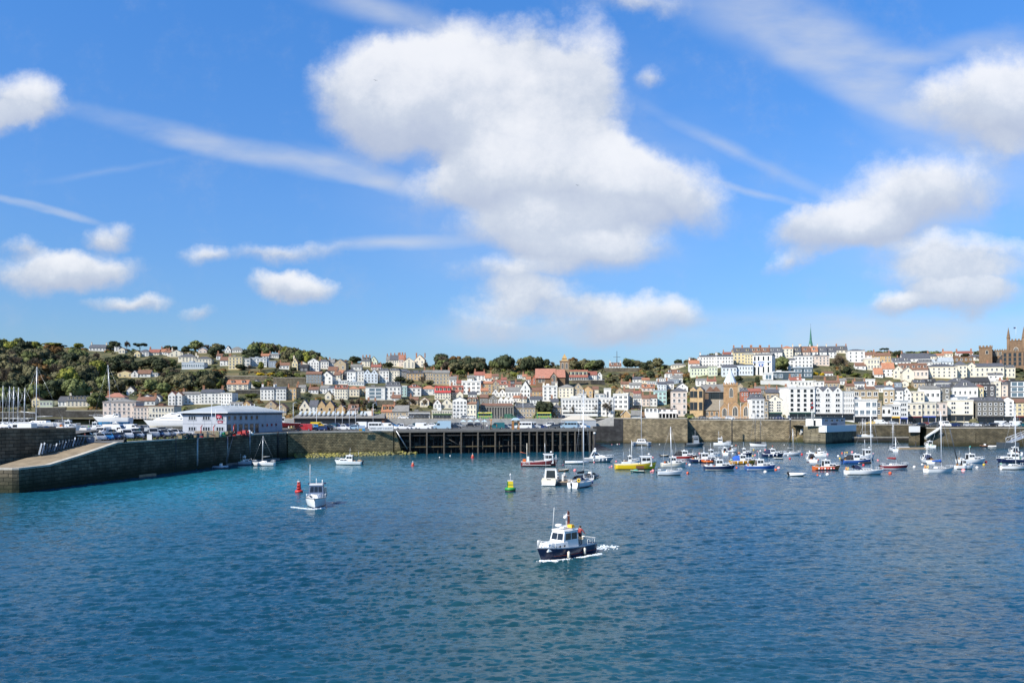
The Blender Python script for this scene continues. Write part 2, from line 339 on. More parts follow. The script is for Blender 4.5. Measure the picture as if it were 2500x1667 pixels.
# ------------------------------------------------------------ water
def water_material():
 m = bpy.data.materials.new('sea_water'); m.use_nodes = True; nt = m.node_tree; N = nt.nodes; L = nt.links; b = N['Principled BSDF']
 b.inputs['Roughness'].default_value = 0.14; b.inputs['IOR'].default_value = 1.33; b.inputs['Specular IOR Level'].default_value = 0.36
 tc = N.new('ShaderNodeTexCoord')
 def blob(c, r, rot=0):
  mp = N.new('ShaderNodeMapping'); mp.vector_type = 'TEXTURE'; L.new(tc.outputs['Object'], mp.inputs[0])
  mp.inputs['Location'].default_value = c; mp.inputs['Scale'].default_value = r; mp.inputs['Rotation'].default_value = (0, 0, RAD(rot))
  g = N.new('ShaderNodeTexGradient'); g.gradient_type = 'QUADRATIC_SPHERE'; L.new(mp.outputs[0], g.inputs[0]); return g.outputs['Fac']
 nb = N.new('ShaderNodeTexNoise'); nb.inputs['Scale'].default_value = 0.035; nb.inputs['Detail'].default_value = 5; L.new(tc.outputs['Object'], nb.inputs['Vector'])
 cr = N.new('ShaderNodeValToRGB'); L.new(nb.outputs[0], cr.inputs[0]); e = cr.color_ramp.elements
 e[0].position = 0.3; e[0].color = (0.005, 0.046, 0.086, 1); e[1].position = 0.72; e[1].color = (0.010, 0.072, 0.112, 1)
 def over(prev, f, col, k):
  mm = N.new('ShaderNodeMath'); mm.operation = 'MULTIPLY'; L.new(f, mm.inputs[0]); mm.inputs[1].default_value = k; mm.use_clamp = True
  mx = N.new('ShaderNodeMix'); mx.data_type = 'RGBA'; L.new(mm.outputs[0], mx.inputs[0]); L.new(prev, mx.inputs[6]); mx.inputs[7].default_value = (*col, 1); return mx.outputs[2]
 c = over(cr.outputs[0], blob((-48, 150, 0), (48, 95, 50), -8), (0.012, 0.16, 0.22), 1.7)
 c = over(c, blob((-8, 175, 0), (60, 80, 50)), (0.03, 0.12, 0.14), 1.1)
 c = over(c, blob((2, 62, 0), (20, 60, 50)), (0.02, 0.075, 0.08), .8)
 L.new(c, b.inputs['Base Color'])
 acc = None
 def waves(scale, sx, sy, rot, kx, ky, detail, gust=None):
  nonlocal acc
  mp = N.new('ShaderNodeMapping'); mp.inputs['Scale'].default_value = (sx*scale, sy*scale, 1); mp.inputs['Rotation'].default_value = (0, 0, RAD(rot)); L.new(tc.outputs['Object'], mp.inputs[0])
  n = N.new('ShaderNodeTexNoise'); n.inputs['Scale'].default_value = 1; n.inputs['Detail'].default_value = detail; n.inputs['Roughness'].default_value = 0.6; n.inputs['Distortion'].default_value = 0.5
  L.new(mp.outputs[0], n.inputs['Vector'])
  v = N.new('ShaderNodeVectorMath'); v.operation = 'MULTIPLY_ADD'; L.new(n.outputs['Color'], v.inputs[0]); v.inputs[1].default_value = (kx, ky, 0); v.inputs[2].default_value = (-kx/2, -ky/2, 0)
  o = v.outputs[0]
  if gust:
   g = N.new('ShaderNodeVectorMath'); g.operation = 'SCALE'; L.new(o, g.inputs[0]); L.new(gust, g.inputs['Scale']); o = g.outputs[0]
  if acc is None: acc = o
  else:
   d = N.new('ShaderNodeVectorMath'); d.operation = 'ADD'; L.new(acc, d.inputs[0]); L.new(o, d.inputs[1]); acc = d.outputs[0]
 gm = N.new('ShaderNodeMapping'); gm.inputs['Scale'].default_value = (.012, .03, 1); gm.inputs['Rotation'].default_value = (0, 0, RAD(12)); L.new(tc.outputs['Object'], gm.inputs[0])
 gn = N.new('ShaderNodeTexNoise'); gn.inputs['Scale'].default_value = 1; gn.inputs['Detail'].default_value = 5; L.new(gm.outputs[0], gn.inputs['Vector'])
 r = N.new('ShaderNodeMapRange'); r.inputs[1].default_value = 0.35; r.inputs[2].default_value = 0.65; r.inputs[3].default_value = 0.6; r.inputs[4].default_value = 1.25; L.new(gn.outputs[0], r.inputs[0])
 waves(1.1, 0.6, 1.4, -8, .34, .68, 3, r.outputs[0])
 waves(2.4, 0.6, 1.4, 14, .5, .95, 4, r.outputs[0])
 up = N.new('ShaderNodeVectorMath'); up.operation = 'ADD'; L.new(acc, up.inputs[0]); up.inputs[1].default_value = (0, 0, 1)
 nm = N.new('ShaderNodeVectorMath'); nm.operation = 'NORMALIZE'; L.new(up.outputs[0], nm.inputs[0]); L.new(nm.outputs[0], b.inputs['Normal'])
 return m
wm = water_material()
w = MB(); R_ = 9000
w.face([(-R_, -2000, -1.2), (R_, -2000, -1.2), (R_, R_, -1.2), (-R_, R_, -1.2)], wm)
tag(w.build('sea'), kind='structure')
def harbour_water():
 q = 0.0023; th = np.arange(-.68, .68, q); rr = [30.0]
 while rr[-1] < 345: rr.append(rr[-1]*(1+q))
 rr = np.array(rr); A, B = np.meshgrid(th, rr); X = (B*np.sin(A)).ravel(); Y = (B*np.cos(A)).ravel(); sp = (B*q).ravel()
 g = np.random.default_rng(5); Z = np.zeros_like(X)
 gust = 1+.30*np.sin(X*.05+Y*.021+1)+.22*np.sin(X*.021-Y*.07+.5*np.sin(X*.03))+.15*np.sin(X*.11+Y*.05)
 n = 64
 for i in range(n):
  lam = .32*(5/.32)**((i/(n-1))**1.4); d = g.normal(math.radians(96), .36); k = 2*math.pi/lam
  s = .048*(1 if lam < .9 else (.9/lam)**.9); a = s/k
  f = np.clip((lam/sp-2.0)/1.5, 0, 1)
  ph = k*(X*math.cos(d)+Y*math.sin(d))+g.uniform(0, 6.28)
  Z += a*f*(gust if lam < 4 else 1)*np.sin(ph+.55*np.sin(ph)+.35*np.sin(ph*.37+i))
 for bx, by, hd in ((4.5, 70.5, 228), (-26.6, 108, 281)):      # wakes of the two boats under way
  h = math.radians(hd); u = -((X-bx)*math.cos(h)+(Y-by)*math.sin(h)); v = np.abs(-(X-bx)*math.sin(h)+(Y-by)*math.cos(h))
  arm = np.exp(-((v-.30*np.maximum(u+3, 0)-.6)/(.5+.035*np.abs(u)))**2)*np.exp(-np.maximum(u, 0)/38)*(u > -3)
  Z += .075*arm*np.sin(5.2*(v-.30*u))+.03*np.exp(-(v/(1+.05*np.abs(u)))**2)*np.exp(-np.maximum(u, 0)/20)*(u > 2)*np.sin(4*u+3*v)
 nr, nc = len(rr), len(th); V = np.stack([X, Y, Z], 1).astype(np.float32)
 me = bpy.data.meshes.new('harbour_water'); me.vertices.add(nr*nc); me.vertices.foreach_set('co', V.ravel())
 i0 = (np.arange(nr-1)[:, None]*nc+np.arange(nc-1)[None, :]).ravel()
 F_ = np.stack([i0, i0+1, i0+nc+1, i0+nc], 1).astype(np.int32); m = len(F_)
 me.loops.add(m*4); me.loops.foreach_set('vertex_index', F_.ravel()); me.polygons.add(m)
 me.polygons.foreach_set('loop_start', np.arange(0, m*4, 4, dtype=np.int32)); me.polygons.foreach_set('use_smooth', np.ones(m, bool))
 me.materials.append(wm); me.update(calc_edges=True); me.validate(); return me
tag(link('harbour_water', harbour_water()), kind='structure')
# ------------------------------------------------------------ harbour walls and quays
st_dark = stone('dark_pier_stone', (0.17, 0.14, 0.095), (0.085, 0.075, 0.055), (0.028, 0.026, 0.02), 1.5, 0.6, 2.4, (0.022, 0.028, 0.014), .9, .55)
st_mid = stone('olive_wall_stone', (0.31, 0.25, 0.135), (0.15, 0.13, 0.075), (0.05, 0.045, 0.03), 0.95, 0.45, 1.3, (0.06, 0.062, 0.02))
st_tan = stone('tan_wall_stone', (0.42, 0.335, 0.205), (0.18, 0.15, 0.10), (0.035, 0.03, 0.02), 0.85, 0.42, 1.0, (0.10, 0.08, 0.04), 1.0, 0.2)
st_dk2 = stone('near_black_stone', (0.075, 0.075, 0.075), (0.045, 0.046, 0.048), (0.02, 0.02, 0.022), 0.9, 0.45, 1.0)  # darker stone for one quay wall section and the basin sill
st_brn = stone('brown_quay_stone', (0.17, 0.14, 0.085), (0.10, 0.088, 0.06), (0.04, 0.036, 0.028), 0.95, 0.45, 1.6, (0.035, 0.034, 0.018))
st_gdn = stone('garden_wall_stone', (0.24, 0.20, 0.14), (0.16, 0.14, 0.10), (0.08, 0.07, 0.055), 0.8, 0.35, -50)
cope = mat('granite_coping', (0.44, 0.40, 0.33), 0.85, var=0.25, vscale=1.2)
asph = mat('quay_asphalt', (0.11, 0.108, 0.10), 0.9, var=0.25, vscale=0.15)
slipm = mat('worn_slip_setts', (0.25, 0.195, 0.125), 0.9, var=0.3, vscale=0.5, bump=0.4, bscale=3)
def strip_wall(name, pts, tops, m, label, back=3.0, capm=cope, bottom=-3.0, cap=0.3, cat='harbour wall', batter=0.25, group=None):
 """a masonry wall along ground points pts (XY) with top heights; thickness lies on the land side"""
 n = len(pts); pts = [Vector((p[0], p[1], 0)) for p in pts]
 nor = []
 for i in range(n):
  d = (pts[min(i+1, n-1)]-pts[max(i-1, 0)]).normalized(); nor.append(Vector((-d.y, d.x, 0)))
 ob = MB(); cp = MB()
 for mb, lo, hi, o0, o1, mm in ((ob, None, 0.0, 0, back, m), (cp, 0.0, cap, -0.06, 0.9, capm)):
  rings = []
  for i in range(n):
   z0 = bottom if lo is None else tops[i]+lo; z1 = tops[i]+hi
   bt = batter if lo is None else 0
   a = pts[i]+nor[i]*o0; b = pts[i]+nor[i]*o1
   rings.append([(a.x-nor[i].x*bt, a.y-nor[i].y*bt, z0), (a.x, a.y, z1), (b.x, b.y, z1), (b.x, b.y, z0)])
  mb.rings(rings, mm, True, False)
 t = thing(name, label, cat, (pts[0].x, pts[0].y, 0), 0, group)
 for mb, nm in ((ob, 'wall'), (cp, 'coping')):
  mb.v = [(a[0]-pts[0].x, a[1]-pts[0].y, a[2]) for a in mb.v]
  mb.build(nm, t)
 return t
def sheet(name, pts, m):
 g = MB(); g.face(pts, m); return tag(g.build(name), kind='structure')
def edgeX(Y): return -77.2+0.169*(Y-124.5)
PW = [(-140, 127.0), (-78.0, 124.3), (-77.2, 124.6), (edgeX(131), 131), (edgeX(138.5), 138.5), (edgeX(148), 148), (edgeX(170), 170), (edgeX(195), 195), (-61.6, 217.5)]
PT = [3.6, 3.6, 3.6, 3.7, 4.9, 6.7, 6.7, 6.7, 6.55]
strip_wall('harbour_wall', PW, PT, st_dark, 'long dark stone pier wall with sloping slipway edge, left foreground')
sl = MB()
srow = [(122, 3.6), (131, 3.75), (138.5, 4.95), (148, 6.82), (149, 6.9)]
sl.rings([[(edgeX(Y)+(-0.8 if Y > 123 else -0.8), Y if Y > 123 else 125.2, z) for Y, z in srow], [(edgeX(Y)-(8.5 if Y > 123 else 30), Y if Y > 123 else 128, z) for Y, z in srow]], slipm, False, False, False)
sl.face([(edgeX(126)-0.5, 125.2, 3.598), (edgeX(131)-8.4, 133, 3.7), (-150, 136, 3.6), (-150, 127.5, 3.6)], slipm)
tag(sl.build('slipway'), kind='structure')
sheet('car_park', [(edgeX(148)-0.3, 148, 6.9), (-61.9, 217.5, 6.9), (-62, 330, 6.9), (-330, 330, 6.9), (-330, 148, 6.9)], asph)
UW = [(-140, 131.5), (-87.0, 134.2), (-82.6, 141.5), (-80.2, 146.4)]
strip_wall('harbour_wall', UW, [9.6, 9.6, 9.5, 9.4], st_dark, 'tall upper retaining wall above the slipway, at the left edge', back=1.2, bottom=2.5, capm=mat('rust_coping', (0.22, 0.15, 0.09), 0.9, var=0.2))
strip_wall('harbour_wall', [(-80.0, 146.6), (-78.6, 149.6)], [8.1, 7.9], st_dark, 'low stub wall ending the upper wall beside the slipway head', back=1.2, bottom=5)
sheet('boat_park', [(-81.5, 146.3, 8.4), (-88, 135.4, 8.4), (-140, 132.8, 8.4), (-260, 140, 8.4), (-260, 185, 8.4), (-95, 185, 8.4)], asph)
strip_wall('harbour_wall', [(-61.5, 218.2), (-58, 220.5), (-34.6, 231.6)], [6.6, 6.6, 6.6], st_mid, 'sunlit olive stone quay wall below the speed limit banner', batter=0.5)
sheet('quay', [(-61.9, 219.5, 6.905), (-34.4, 232.4, 6.905), (26.2, 249, 6.905), (26.4, 330, 6.905), (-62, 330, 6.905)], asph)
e = MB(); e.hexa([(-34.3, 231.4, -3), (-31.2, 232.2, -3), (-31.5, 236, -3), (-34.3, 236, -3)], [(-34.3, 231.7, 6.6), (-33.9, 231.9, 6.6), (-33.9, 236, 6.6), (-34.3, 236, 6.6)], st_mid)
tag(e.build('wall_buttress'), 'battered stone end of the olive wall beside the piled jetty', 'buttress')
strip_wall('esplanade_wall', [(XY(560, 325).x, 325), (XY(1452, 325).x, 325)], [9.2, 9.2], mat('grey_sea_wall', (0.26, 0.26, 0.25), 0.9, var=0.25, vscale=0.5), 'long low grey wall between the parked cars and the waterfront road', back=1.0, bottom=5, cat='wall')
sheet('waterfront_road', [(XY(-300, 326).x, 326, 9.23), (XY(1900, 326).x, 326, 9.23), (XY(1900, 341.5).x, 341.5, 9.23), (XY(-300, 341.5).x, 341.5, 9.23)], asph)
strip_wall('harbour_wall', [(XY(1455, 312).x, 312), (XY(1521.5, 312).x, 312)], [9.55, 9.5], st_dk2, 'dark section of quay wall right of the jetty', back=16)
strip_wall('harbour_wall', [(XY(1521.7, 312).x, 312), (XY(1678, 312).x, 312)], [9.5, 9.5], st_tan, 'rough tan stone quay wall below the white terrace and church hall', back=16, batter=0.6)
strip_wall('harbour_wall', [(XY(1676, 326.5).x, 326.5), (XY(1995, 321).x, 321)], [8.75, 8.6], st_tan, 'set back tan stone quay wall below the old church', back=8, batter=0.6)
sheet('church_quay', [(XY(1455, 313).x, 313, 9.56), (XY(1677, 313).x, 313, 9.56), (XY(1677, 341).x, 341, 9.56), (XY(1455, 341).x, 341, 9.56)], asph)
sheet('church_quay', [(XY(1677, 327.4).x, 327.4, 9.25), (XY(2010, 322).x, 322, 9.25), (XY(2040, 347).x, 347, 9.25), (XY(1900, 347).x, 347, 9.25), (XY(1900, 341.5).x, 341.5, 9.25), (XY(1677, 341.5).x, 341.5, 9.25)], asph)
pc = XY(2015, 301); a50 = RAD(42.5); pr = pc+Vector((math.cos(a50), math.sin(a50), 0))*26
pl = XY(1962, 309)
strip_wall('pier_head', [(pl.x, pl.y), (pc.x, pc.y), (pr.x, pr.y)], [6.4, 6.5, 6.5], stone('pier_head_stone', (0.25, 0.215, 0.14), (0.16, 0.14, 0.10), (0.08, 0.07, 0.05), 0.9, 0.45, 1.2), 'stone pier head with sunlit left face and shaded right face below the pale pavilion', back=12, batter=0.2, cat='pier')
sheet('pier_head_deck', [(pl.x+0.5, pl.y+1, 6.8), (pc.x, pc.y+1, 6.8), (pr.x-0.8, pr.y, 6.8), (pr.x-0.8, pr.y+8, 6.8), (pl.x, pl.y+16, 6.8)], asph)
sill = XY(2096, 317)
strip_wall('harbour_wall', [(XY(2040, 334).x, 334), (XY(2225, 334).x, 334)], [6.6, 6.6], st_brn, 'brown wall at the back of the inner basin', back=6, bottom=0)
strip_wall('basin_sill', [(XY(2080, 316).x, 316), (XY(2224, 316).x, 316)], [1.9, 1.9], st_dk2, 'low dark sill with pale top closing the inner basin', back=1.4, bottom=-2, cat='sill', cap=0.25)
sheet('basin_water', [(XY(2060, 317).x, 317, 1.95), (XY(2228, 317).x, 317, 1.95), (XY(2228, 334.3).x, 334.3, 1.95), (XY(2060, 334.3).x, 334.3, 1.95)], wm)
strip_wall('harbour_wall', [(XY(2220, 312).x, 312), (XY(2219, 288).x, 288), (XY(2245, 287.5).x, 287.5)], [6.3, 6.3, 6.3], st_brn, 'square stone bastion carrying a white box right of the inner basin', back=8)
strip_wall('harbour_wall', [(XY(2244, 293).x, 293), (XY(2259, 293).x, 293), (XY(2263, 283).x, 283), (XY(2380, 281).x, 281)], [6.3, 6.3, 6.4, 6.5], st_brn, 'brown weedy quay wall with stairs below the parked cars at right', back=6)
strip_wall('harbour_wall', [(XY(2380.4, 281).x, 281), (XY(2800, 279).x, 279)], [6.5, 6.5], st_brn, 'brown weedy quay wall at the right edge behind the footbridge', back=6)
sheet('right_quay', [(XY(2218, 290).x, 290, 6.93), (XY(2800, 281).x, 281, 6.93), (XY(2800, 352).x, 352, 6.93), (XY(2060, 352).x, 352, 6.93), (XY(2060, 335.5).x, 335.5, 6.93), (XY(2228, 335.5).x, 335.5, 6.93)], asph)
rock = mat('weedy_rock', (0.15, 0.14, 0.06), 0.95, var=0.5, vscale=0.9); rock2 = mat('yellow_weed_rock', (0.22, 0.20, 0.05), 0.95, var=0.5, vscale=0.9)
rk = MB(); rnd = random.Random(3)
for i in range(420):
 t = rnd.random(); d = rnd.random()**1.5
 ax = -60+27.5*t; ay = 219.3+11.6*t
 w_ = (1-abs(t-0.25))*5*(1 if t < 0.9 else 0.7)
 x = ax+0.45*d*w_; y = ay-0.9*d*w_
 if t > 0.93: x += rnd.random()*5; y += 1
 r = rnd.uniform(0.25, 0.65)
 rk.ball((x, y, 0.75*(1-d)-0.1), r, rock2 if rnd.random() < (0.65 if t < 0.4 else .25) else rock, rnd.uniform(0.5, 0.8), 5, 4)
rk.sm = [False]*len(rk.f)
tag(rk.build('rocks'), 'weed covered rocks along the foot of the olive wall', 'rocks', kind='stuff')
# ------------------------------------------------------------ piled jetty
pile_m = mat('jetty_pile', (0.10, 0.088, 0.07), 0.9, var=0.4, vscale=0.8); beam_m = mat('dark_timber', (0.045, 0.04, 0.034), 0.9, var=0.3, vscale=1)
void_m = mat('void_shade_black', (0.012, 0.012, 0.012), 0.95); weedb = mat('weedy_beam', (0.13, 0.10, 0.05), 0.9, var=0.4)
J0 = XY(962, 232.2); J1 = XY(1456, 248.5); jd = (J1-J0); jl = jd.length; jd.normalize(); jn = Vector((jd.y, -jd.x, 0)); jang = math.atan2(jd.y, jd.x)
jt = thing('piled_jetty', 'dark piled jetty with closely boarded face under the row of parked vans', 'jetty', J0, jang)
d = MB(); d.box(0, jl, 0.0, 8, 6.2, 6.88, beam_m); d.box(0, jl, -0.15, 0.0, 6.35, 6.98, mat('jetty_kerb', (0.16, 0.15, 0.13), 0.9, var=0.3)); d.build('deck', jt)
d = MB(); d.box(0.2, jl-0.2, 3.2, 3.6, -3, 6.19, void_m); d.build('back_wall', jt)  # near-black sheet, its colour stands in for the shade under the deck
d = MB()
rnd = random.Random(5)
for k in range(9):
 z = 5.4-0.42*k
 for q in range(26):
  x = rnd.uniform(1, jl-5); ln = rnd.uniform(1, 4)
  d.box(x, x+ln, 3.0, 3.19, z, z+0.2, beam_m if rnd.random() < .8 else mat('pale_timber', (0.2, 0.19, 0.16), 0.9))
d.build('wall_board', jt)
d = MB(); d.box(0.2, jl*0.52, 0.3, 0.65, 1.9, 2.2, weedb); d.box(jl*0.52+.1, jl-0.2, 0.9, 1.2, 2.0, 2.2, beam_m); d.box(0.2, jl, 0.25, 0.6, 5.3, 5.6, beam_m); d.build('cross_beam', jt)
pm = MB(); pm.box(-0.17, 0.17, -0.3, 0.2, -3, 6.3, pile_m)
pmesh = pm.mesh('pile')
pm = MB(); pm.tube([(0, 0, -3), (0, 0, 6.2)], 0.17, beam_m, 7); pm2 = pm.mesh('inner_pile')
xs = []
for px in (1001, 1042, 1084, 1126, 1167, 1209, 1250, 1271, 1292, 1311, 1330, 1349, 1368, 1386, 1404, 1422, 1440, 1450):
 t = (px-1250)/F; den = jd.x-t*jd.y; xs.append((t*J0.y-J0.x)/den)
for x in xs: link('pile', pmesh, jt, (x, -0.02, 0))
for i in range(46):
 link('inner_pile', pm2, jt, (1+(jl-2)*i/45+rnd.uniform(-.3, .3), rnd.choice((1.3, 2.0, 2.6)), 0))
d = MB(); d.tube([(14.5, 0.5, 5.3), (20.5, 0.5, 1.8)], 0.14, pile_m, 6); d.build('brace', jt)
d = MB(); d.tube([(0.6, -0.5, 6.9), (3.8, -0.8, 1.5)], 0.16, steel, 6); d.build('ladder_rail', jt)
pq = XY(1451.5, 244); m_ = MB(); m_.tube([(0, 0, -3), (0, 0, 5.6)], 0.28, black, 8); m_.tube([(0, 0, 5.6), (0, 0, 6.1)], 0.36, white, 8)
tag(m_.build('mooring_post', None, pq), 'black mooring post with white cap at the right end of the jetty', 'post')
# ------------------------------------------------------------ houses
ZR = {'1': (0, 780, 3.483), '2': (400, 800, 4.355), '3': (700, 820, 4.612), '4': (1000, 840, 4.9), '5': (1300, 840, 4.9), '6': (1640, 820, 4.612), '7': (1900, 820, 6.031), '8': (2160, 800, 5.6)}
def zx(r, x): return ZR[r][0]+x/ZR[r][2]
def zy(r, y): return ZR[r][1]+y/ZR[r][2]
def wallm(n, c, **k): return mat('wall_'+n, c, 0.85, var=0.10, vscale=0.25, rnd=0.05, **k)
WALL = {'W': wallm('white', (0.76, 0.735, 0.675)), 'w': wallm('off_white', (0.70, 0.69, 0.64)), 'C': wallm('cream', (0.72, 0.65, 0.50)), 'Y': wallm('yellow_cream', (0.70, 0.58, 0.33)),
  'B': wallm('pale_blue', (0.63, 0.68, 0.71)), 'P': wallm('pinkish', (0.66, 0.55, 0.46)), 'D': mat('wall_dark_grey', (0.075, 0.075, 0.08), 0.85, var=0.2),
  'R': mat('wall_red_brick', (0.36, 0.13, 0.08), 0.9, var=0.25, vscale=0.6), 'M': wallm('mint', (0.42, 0.60, 0.55)), 'Q': wallm('pale_green', (0.62, 0.66, 0.48)),
  'G': mat('wall_grey_granite', (0.20, 0.19, 0.165), 0.9, var=0.35, vscale=1.3), 'S': mat('wall_tan_stone', (0.40, 0.32, 0.21), 0.9, var=0.3, vscale=1.0),
  'O': mat('wall_ochre_stone', (0.48, 0.33, 0.17), 0.9, var=0.3, vscale=1.0), 'K': mat('wall_brown_stone', (0.19, 0.12, 0.07), 0.9, var=0.35, vscale=1.0),
  'g': mat('wall_blue_grey', (0.33, 0.38, 0.44), 0.7, var=0.08), 'V': mat('wall_glass_band', (0.05, 0.075, 0.095), 0.1, spec=0.8)}
def roofm(n, c): return mat('roof_'+n, c, 0.85, var=0.25, vscale=0.8, rnd=0.10)
ROOF = {'s': roofm('slate', (0.085, 0.09, 0.105)), 'r': roofm('red_tile', (0.26, 0.095, 0.068)), 'o': roofm('orange_tile', (0.36, 0.16, 0.09)), 'b': roofm('brown_tile', (0.19, 0.10, 0.065)),
  'g': roofm('grey', (0.20, 0.195, 0.18)), 'l': roofm('lead', (0.34, 0.38, 0.41)), 'w': roofm('white_flat', (0.62, 0.62, 0.60)), 'k': roofm('dark', (0.035, 0.036, 0.04)), 'c': roofm('crimson', (0.38, 0.04, 0.04)), 'p': roofm('pink_tile', (0.36, 0.16, 0.11)), 't': roofm('copper', (0.05, 0.17, 0.13))}
brick = mat('chimney_brick', (0.34, 0.17, 0.10), 0.9, var=0.3, vscale=2); pot = mat('chimney_pot', (0.50, 0.22, 0.10), 0.8)
framem = mat('window_frame_white', (0.72, 0.72, 0.70), 0.5); surr = mat('window_surround', (0.55, 0.50, 0.42), 0.8)
def window_mesh(name, cols, rows_, fr=0.09, mm=framem, gl=glass, arch=False):
 g = MB()
 if arch:
  pts = [(-.5, 0), (.5, 0), (.5, .62)]+[(0.5*math.cos(a), .62+.38*math.sin(a)) for a in [math.pi*i/8 for i in range(1, 8)]]+[(-.5, .62)]
  g.hexa([(x, 0.0, z) for x, z in pts], [(x, -0.04, z) for x, z in pts], mm)
  g.hexa([(x*.78, -0.04, .05+z*.88) for x, z in pts], [(x*.78, -0.05, .05+z*.88) for x, z in pts], gl)
  for i in range(1, cols): g.box(-.39+.78*i/cols-.03, -.39+.78*i/cols+.03, -0.08, -0.05, .05, .85, mm)
 else:
  g.box(-.5, .5, -0.05, 0.02, 0, 1, mm)
  w_ = (1-fr)/cols; h_ = (1-fr)/rows_
  for i in range(cols):
   for j in range(rows_):
    g.box(-.5+fr+i*w_, -.5+i*w_+w_, -0.06, -0.05, fr+j*h_, j*h_+h_, gl)
  g.box(-.56, .56, -0.14, 0.0, -0.05, 0.0, mm)
 return g.mesh(name)
WIN = {'a': window_mesh('window', 1, 2), 'b': window_mesh('window', 2, 1), 'c': window_mesh('window', 3, 1), 'd': window_mesh('window', 1, 1, .06, mat('dark_frame', (0.05, 0.05, 0.05), 0.5)),
  'e': window_mesh('window', 1, 1, 0.16), 'f': window_mesh('window', 2, 1, 0.07, framem, gls2), 'g': window_mesh('window', 1, 1, 0, surr, glass, True), 'h': window_mesh('window', 3, 1, 0, surr, glass, True)}
def dormer_mesh(roofk, wallk):
 g = MB(); m = WALL[wallk]
 g.box(-.65, .65, 0, 2.4, 0, 1.3, m); g.hexa([(-.8, -.12, 1.3), (.8, -.12, 1.3), (.8, 2.6, 1.3), (-.8, 2.6, 1.3)], [(-.25, -.12, 1.75), (.25, -.12, 1.75), (.25, 2.6, 1.75), (-.25, 2.6, 1.75)], ROOF[roofk])
 g.box(-.45, .45, -0.05, 0, .2, 1.15, glass); g.box(-.03, .03, -.07, -.05, .2, 1.15, framem)
 return g.mesh('dormer')
DORM = {}
def chim_mesh(m, k):
 g = MB(); g.box(-.45, .45, -.35, .35, -1.5, 1.5, m); g.box(-.52, .52, -.42, .42, 1.5, 1.66, m)
 for i in range(k):
  x = -.3+.6*i/max(1, k-1) if k > 1 else 0
  g.tube([(x, 0, 1.66), (x, 0, 2.15)], .12, pot, 7)
 return g.mesh('chimney')
CHIM = {'R': chim_mesh(brick, 3), 'W': chim_mesh(WALL['w'], 3), 'C': chim_mesh(WALL['C'], 2)}
def chevron(g, axis, a0, a1, b0, b1, z0, z1, th, m):
 """gable roof slabs; ridge runs along axis from b0 to b1, spans a0..a1"""
 am = (a0+a1)/2; dz = th*1.25
 prof = [(a0, z0), (am, z1), (a1, z0), (a1, z0+dz), (am, z1+dz), (a0, z0+dz)]
 f = (lambda a, b, z: (a, b, z)) if axis == 'y' else (lambda a, b, z: (b, a, z))
 lo = [f(a, b0, z) for a, z in prof]; hi = [f(a, b1, z) for a, z in prof]
 k = len(g.v); g.v += lo+hi; i = g.m(m)
 fs = [(0, 1, 4, 5), (1, 2, 3, 4), (11, 10, 7, 6), (10, 9, 8, 7)]
 fs = [(0, 1, 4, 5), (1, 2, 3, 4), (6, 11, 10, 7), (7, 10, 9, 8), (0, 6, 7, 1), (1, 7, 8, 2), (2, 8, 9, 3), (3, 9, 10, 4), (4, 10, 11, 5), (5, 11, 6, 0)]
 for q in fs: g.f.append([k+j for j in q]); g.mi.append(i); g.sm.append(False)
hrnd = random.Random(11)
